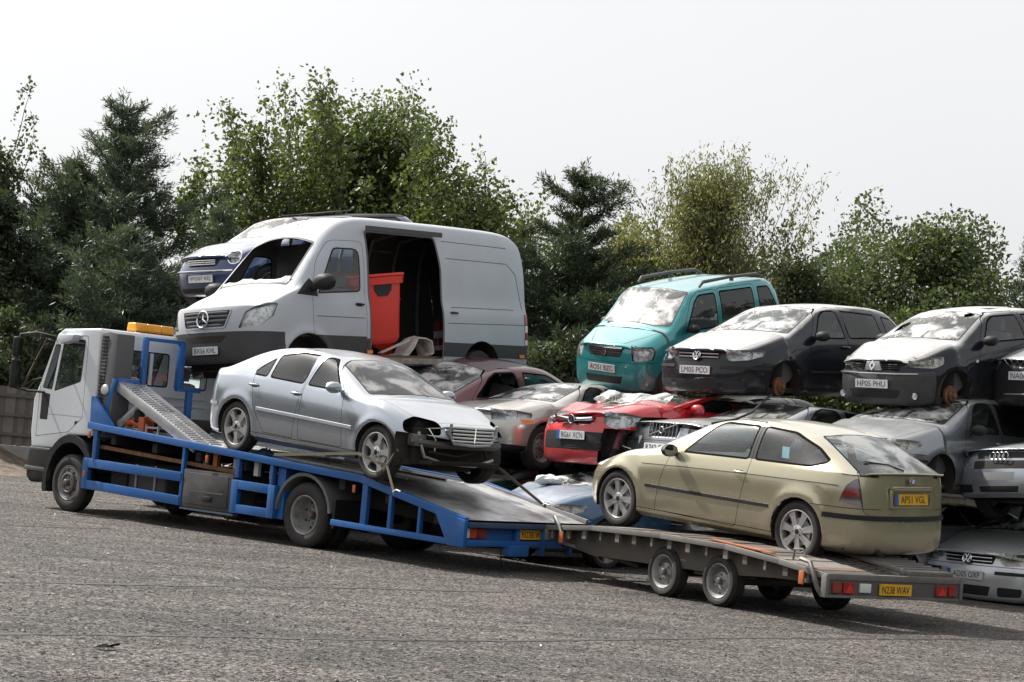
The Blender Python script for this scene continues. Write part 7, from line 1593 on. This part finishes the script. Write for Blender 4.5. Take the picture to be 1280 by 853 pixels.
    for sd in (1, -1):
        b = MB(); b.boxc((-.45, yc + sd * .72, .36), (.16, .03, .16)); b.build('spring_hanger', dk, root, bev=.02)
    # odds and ends of loose timber, strap
    b = MB(); b.bar((-.75, .93, .675), (-1.70, .95, .625), .07, .012); b.build('orange_strap', mat('orange strap', (.42, .13, .05), .8, dirt=.7, dirtcol=(.12, .06, .04), dscale=9), root)
    return root
POSES = dict(bmw=((2.87, 21.84, .61), 129.7, 2.6, -2.4), merc=((-1.82, 24.24, 1.0), -45.6, -3.0, .9), teal=((2.65, 29.89, 2.47), 224.6, -11.5, -3.0), golfd=((4.02, 27.78, 2.29), 224.8, -3.9, 0),
  clio=((6.18, 26.75, 2.42), 221.7, -7.1, .1), silver2=((5.75, 25.98, 1.12), 225.1, .6, -.7), audi=((7.88, 25.5, 1.04), 217, 2.2, 4.5), golfs=((7.51, 26.0, -.15), 221.5, -.8, 1.1),
  s60=((.76, 28.6, 1.0), 230.2, 2.9, 2.5), corsa=((2.38, 27.0, 1.09), 221.5, -.2, .9), v70=((3.77, 26.2, .94), 216.4, 5.1, .6), maroon=((-.60, 29.4, 1.24), 224.3, -4.3, -7), mini=((-3.62, 31.0, 3.33), 231.5, -8.5, 3), na06=((8.22, 26.5, 2.40), 217.5, -2.7, .6),
  van=((-2.31, 29.29, 1.94), 229.2, -3.7, 4.3), truck=((-5.205, 27.72, 0), 138.1, 0, 0), trailer=((2.577, 21.46, 0), 124.6, 0, 0))
def put(n, r): l, y, p, ro = POSES[n]; place(r, l, y, p, ro); return r
def world(n, l):
    (x, y, z), h, p, r = POSES[n]; M = Matrix.Translation((x, y, z)) @ Matrix.Rotation(radians(h), 4, 'Z') @ Matrix.Rotation(-radians(p), 4, 'Y') @ Matrix.Rotation(radians(r), 4, 'X'); return M @ Vector(l)
put('bmw', build_bmw()); put('merc', build_merc())
truck = put('truck', build_truck()); put('trailer', build_trailer())
put('van', build_van())
put('teal', build_teal()); put('clio', build_clio())
put('golfd', build_golf('dark blue five-door hatchback with plate LM05 PCO and no front wheel', paint('dark blue paint', (.009, .011, .018), .3, .30, .9, .22), 'LM05 PCO', False, hub=True, cracked=True))
put('golfs', build_golf('silver hatchback with plate AD05 OXP standing on the ground', paint('light silver paint', (.52, .54, .57), .55, .28, .8, .12), 'AD05 OXP', True, foggy=True))
put('silver2', build_golf('silver grey hatchback squeezed between the black one and the ground row', paint('grey silver paint', (.22, .24, .26), .85, .28, .7, .2), None, False, hub=True, foggy=True))
put('corsa', build_corsa()); put('v70', build_v70()); put('s60', build_s60()); put('maroon', build_maroon()); mn = put('mini', build_mini()); mn.scale = (1.28, 1, 1); mn.location = mn.location + (world('mini', (1.8, 0, .4)) - world('mini', (1.8 * 1.28, 0, .4))); put('audi', build_audi()); put('na06', build_na06())
b1 = build_bin('red wheelie bin leaning in the open side door of the silver van', 0, (.66, .028, .014))
M = Matrix.Translation(POSES['van'][0]) @ Matrix.Rotation(radians(229.2), 4, 'Z') @ Matrix.Rotation(radians(3.7), 4, 'Y') @ Matrix.Rotation(radians(4.3), 4, 'X')
b1.matrix_world = M @ Matrix.Translation((.14, .62, .70)) @ Matrix.Rotation(radians(4), 4, 'Y') @ Matrix.Scale(1.22, 4)
# ------------------------------------------------------------------ the wrecks that carry the stacks, and loose things
def recolour(root, old, new):
    for o in [root] + list(root.children_recursive):
        if o.type == 'MESH':
            for sl in o.material_slots:
                if sl.material and sl.material.name == old.name: sl.link = 'OBJECT'; sl.material = new
    return root
_p0 = paint('crushed base paint', (.30, .32, .34), .6, .32, .6, .3)
def crushed_proto():
    global SQ
    SQ = flat(.96, .55, crumple(.035, 6, 11, (-2.2, 2.2, -1, 1, .75, 1.6)))
    old = Shell.__init__
    def ini(s, *a, **k): k['dent'] = SQ; old(s, *a, **k)
    Shell.__init__ = ini
    r = build_golf('x', _p0, None, False, hub=False, foggy=True, cracked=True); Shell.__init__ = old
    for o in list(r.children):      # the squashed roof leaves no room for mirrors, seats and wipers
        if o.name.split('.')[0] in ('seat', 'steering_wheel', 'mirror', 'wiper', 'badge'):
            for c in list(o.children): bpy.data.objects.remove(c)
            bpy.data.objects.remove(o)
    return r
cp = crushed_proto()
WR = [
 ('blue crushed hatchback below the red one with a white bag on its bonnet', paint('mid blue wreck paint', (.02, .085, .19), .3, .34, .7, .25), (1.80, 26.1, -.02), 222, 0),
 ('silver crushed hatchback on the ground left of the silver car with plate AD05 OXP', SILV(), (5.55, 26.4, -.10), 222, 0),
 ('dark grey crushed hatchback at the bottom of the stack below the old silver estate', paint('dark grey paint', (.03, .031, .036), .4, .30, .8, .20), (3.75, 26.8, -.08), 220, 0),
 ('dark green crushed hatchback on the ground below the champagne saloon', paint('dark green paint', (.012, .05, .035), .3, .32, .8, .3), (.35, 28.5, -.02), 227, 0),
 ('black crushed hatchback on the ground below the maroon hatchback', paint('black wreck paint', (.02, .02, .022), .3, .32, .8, .3), (-.75, 29.6, .15), 224, 0),
 ('grey crushed hatchback directly below the silver van', paint('grey wreck paint', (.16, .17, .18), .5, .32, .8, .3), (-2.4, 29.5, .95), 229, -2),
 ('red brown crushed hatchback at the very bottom below the silver van', paint('brown wreck paint', (.12, .05, .035), .4, .32, .8, .3), (-2.3, 29.7, -.02), 229, 0),
 ('pale blue crushed hatchback just below the small blue car', paint('pale blue wreck paint', (.45, .55, .62), .4, .32, .8, .3), (-3.45, 31.5, 2.08), 231, -3),
 ('dark blue crushed hatchback second from the bottom of the stack behind the van', paint('dark blue paint', (.009, .011, .018), .3, .30, .9, .22), (-3.8, 31.2, 1.05), 231, 0),
 ('white crushed hatchback at the bottom of the stack behind the van', paint('white roof paint', (.72, .72, .72), 0, .3, .8, .12), (-3.8, 31.3, -.02), 231, 0),
 ('dark crushed hatchback between the teal car and the ground', paint('dark grey paint', (.03, .031, .036), .4, .30, .8, .20), (3.2, 29.6, 1.15), 224, -6),
]
RT = [cp] + [copy_tree(cp) for _ in WR[1:]]
for i, (lab, pt, loc, yaw, pit) in enumerate(WR):
    r = RT[i]
    r['label'] = lab; r['group'] = 'crushed cars at the bottom of the stacks'; r.name = 'crushed_car'
    recolour(r, _p0, pt); place(r, loc, yaw, pit, 0)
MV = Matrix.Translation(POSES['van'][0]) @ Matrix.Rotation(radians(229.2), 4, 'Z') @ Matrix.Rotation(radians(3.7), 4, 'Y') @ Matrix.Rotation(radians(4.3), 4, 'X')
MT = Matrix.Translation(POSES['truck'][0]) @ Matrix.Rotation(radians(138.1), 4, 'Z')
MM = Matrix.Translation(POSES['merc'][0]) @ Matrix.Rotation(radians(-45.6), 4, 'Z') @ Matrix.Rotation(radians(3.0), 4, 'Y') @ Matrix.Rotation(radians(.9), 4, 'X')
def at_matrix(o, M): o.matrix_world = M; return o
b1.matrix_world = MV @ Matrix.Translation((.10, .52, .74)) @ Matrix.Rotation(radians(6), 4, 'Y') @ Matrix.Diagonal((1.50, 1.15, 1.06, 1))
b2 = copy_tree(b1); b2['label'] = 'darker red bin lying further back inside the silver van'; b1['group'] = b2['group'] = 'red bins in the van'
at_matrix(b2, MV @ Matrix.Translation((-.62, -.15, .58)) @ Matrix.Rotation(radians(180), 4, 'Z') @ Matrix.Scale(.95, 4))
# boards and a white panel in the van's doorway
r = thing('wooden_board', 'brown wooden boards stacked across the van behind the red bin', 'boards'); r.matrix_world = MV
wd = mat('van timber', (.26, .14, .07), .8, dirt=.4)
for k in range(3): b = MB(); b.box(-.95, .3, -.5, -.46 + .02 * k, 1.62 + .09 * k, 1.70 + .09 * k); b.build('board', wd, r)
r = thing('folded_panel', 'scrunched white plastic panel lying on the van floor', 'scrap panel'); r.matrix_world = MV
rr = random.Random(6); b = MB(); n = 9; prof = [(-.16, .57), (-.30, .60), (-.40, .72), (-.52, .84), (-.68, .86), (-.80, .78), (-.84, .62), (-.80, .57)]
for i in range(len(prof)):
    for j in range(5): b.v.append((prof[i][0] + rr.uniform(-.02, .02), .58 + .08 * j, prof[i][1] + rr.uniform(-.02, .025)))
for i in range(len(prof) - 1):
    for j in range(4): b.f.append((i * 5 + j, i * 5 + j + 1, (i + 1) * 5 + j + 1, (i + 1) * 5 + j)); b.mi.append(0)
o = b.build('sheet', mat('scrap white', (.55, .53, .50), .6, dirt=.5), r); md = o.modifiers.new('t', 'SOLIDIFY'); md.thickness = .02
b = MB(); b.bar((.22, .80, .60), (-.34, .84, .80), .09, .015); b.build('slat', mat('scrap white', (.55, .53, .50), .6), r)
# aluminium loading ramp leaning on the headboard
al = mat('ramp aluminium', (.60, .60, .61), .34, .85, dirt=.3, dscale=6)
ra_ = thing('loading_ramp', 'perforated aluminium loading ramp leaning from the headboard down to the deck', 'ramp'); ra_.matrix_world = MT
A, B_ = Vector((-.66, 0, 1.90)), Vector((-2.60, 0, 1.10)); d = (B_ - A); L = d.length; ang = math.atan2(-d.z, -d.x)
MR = Matrix.Translation((A.x, .76, A.z)) @ Matrix.Rotation(math.atan2(d.z, -d.x), 4, 'Y') @ Matrix.Rotation(pi, 4, 'Z')
for sy in (.205, -.205): b = MB(); b.box(0, L, sy - .018, sy + .018, -.13, .0, MR); b.build('side_channel', al, ra_, bev=.006)
b = MB(); b.box(0, L, -.02, .02, -.03, .004, MR); b.build('centre_rib', al, ra_)
n = 34
for k in range(n):
    x = .03 + (L - .06) * k / (n - 1); b = MB()
    for sy in (-.105, .105): b.box(x - .017, x + .017, sy - .085, sy + .085, -.012, .010, MR)
    b.build('rung', al, ra_)
# things lying on the bed behind the cab
r = thing('steel_tube', 'short dull steel tube leaning on the truck bed behind the cab', 'tube'); r.matrix_world = MT
b = MB(); b.cyl((-.82, .86, 1.26), (-1.12, .80, 1.53), .055, 14); b.cyl((-.80, .865, 1.245), (-.84, .857, 1.28), .06, 14); b.build('pipe', mat('dull tube', (.50, .51, .50), .4, .5, dirt=.4, dscale=9), r, smooth=40)
r = thing('trolley_jack', 'orange trolley jack standing on the truck bed under the ramp', 'jack'); r.matrix_world = MT @ Matrix.Translation((.10, .36, -.02))
orj = mat('jack orange', (.55, .09, .02), .45, dirt=.3); b = MB(); b.tube([(-1.02, .45, 1.30), (-1.12, .45, 1.32), (-1.22, .45, 1.29), (-1.36, .45, 1.29)], [.06, .045, .05, .05], 10); b.build('cylinder', orj, r, smooth=50)
b = MB(); b.box(-1.46, -1.34, .36, .54, 1.18, 1.40); b.bar((-1.40, .45, 1.38), (-1.72, .45, 1.36), .05); b.build('frame', orj, r, bev=.012)
b = MB(); b.cyl((-1.24, .45, 1.33), (-1.24, .45, 1.47), .07, 12); b.build('pump', black(), r)
for x in (-1.08, -1.42): b = MB(); b.cyl((x, .36, 1.22), (x, .54, 1.22), .035, 10); b.build('wheel', steel(), r)
r = thing('steel_crate', 'small open steel frame crate beside the orange jack', 'crate'); r.matrix_world = MT @ Matrix.Translation((.12, .28, -.01))
for z in (1.15, 1.26):
    b = MB()
    for a, c in (((-1.55, .62), (-1.80, .62)), ((-1.80, .62), (-1.80, .42)), ((-1.80, .42), (-1.55, .42)), ((-1.55, .42), (-1.55, .62))): b.bar((a[0], a[1], z), (c[0], c[1], z), .022)
    b.build('rim', steel(), r)
for x in (-1.55, -1.80):
    for y in (.62, .42): b = MB(); b.bar((x, y, 1.14), (x, y, 1.29), .022); b.build('post', steel(), r)
# rags and chocks on the bed
for lab, c, pts in (('pale rag bunched on the truck bed beneath the saloon', (.35, .32, .26), (-3.45, .55)), ('blue rag bunched beside the pale rag on the truck bed', (.10, .22, .42), (-3.62, .70))):
    rr = random.Random(len(lab)); b = MB(); n = 8
    for i in range(n + 1):
        for j in range(n + 1): b.v.append((pts[0] + .30 * (i / n - .5) + rr.uniform(-.012, .012), pts[1] + .22 * (j / n - .5), 1.05 + .09 * sin(pi * i / n) * sin(pi * j / n) * rr.uniform(.4, 1.1)))
    for i in range(n):
        for j in range(n): b.f.append((i * (n + 1) + j, i * (n + 1) + j + 1, (i + 1) * (n + 1) + j + 1, (i + 1) * (n + 1) + j)); b.mi.append(0)
    o = b.build('rag', mat('rag %.2f' % c[0], c, .9, dirt=.4), None, smooth=60, label=lab, category='rag'); o.matrix_world = MT
# ratchet straps over the front wheels
st_ = mat('strap webbing', (.17, .15, .11), .85, dirt=.4, dscale=12)
def strap(label, segs, M, hook=None):
    r = thing('ratchet_strap', label, 'strap', group='wheel straps on the truck bed'); r.matrix_world = M
    for a, c, up in segs: b = MB(); b.bar(a, c, .035, .008, up=up); b.build('webbing', st_, r)
    if hook: b = MB(); b.tube([Vector(hook), Vector(hook) + Vector((.05, 0, .03)), Vector(hook) + Vector((.12, 0, .02))], .012, 6); b.build('hook', steel(), r)
    return r
Y_ = (0, -1, 0)
strap('khaki ratchet strap crossing the near front wheel of the silver saloon', [((-.40, -.93, .075), (1.13, -.905, .275), Y_), ((1.13, -.905, .275), (1.50, -.90, .215), Y_), ((1.50, -.90, .215), (1.64, -.88, .20), Y_), ((1.64, -.885, .20), (1.705, -.80, .40), (1, 0, 0)), ((1.64, -.89, .205), (1.86, -.92, -.10), Y_)], MM, (1.84, -.92, -.08))
strap('khaki ratchet strap running from the far front wheel to the deck edge', [((1.70, .90, .20), (2.38, 1.02, -.14), Y_), ((1.70, .90, .20), (1.40, .90, .30), Y_)], MM, (2.34, 1.0, -.13))
# white bag on the blue bonnet
r = thing('plastic_bag', 'crumpled white plastic bag on the bonnet of the blue crushed car', 'bag')
rr = random.Random(9); bmx = bmesh.new(); bmesh.ops.create_icosphere(bmx, subdivisions=3, radius=.13)
for v in bmx.verts: v.co *= 1 + .28 * sin(v.co.x * 31 + 1) * sin(v.co.y * 27) + rr.uniform(-.05, .05); v.co.z *= .55; v.co.x *= 1.25
me = bpy.data.meshes.new('sack'); bmx.to_mesh(me); bmx.free(); me.materials.append(mat('bag white', (.6, .62, .64), .4, dirt=.3)); link('sack', me, r); r.location = (.62, 25.3, 1.02)
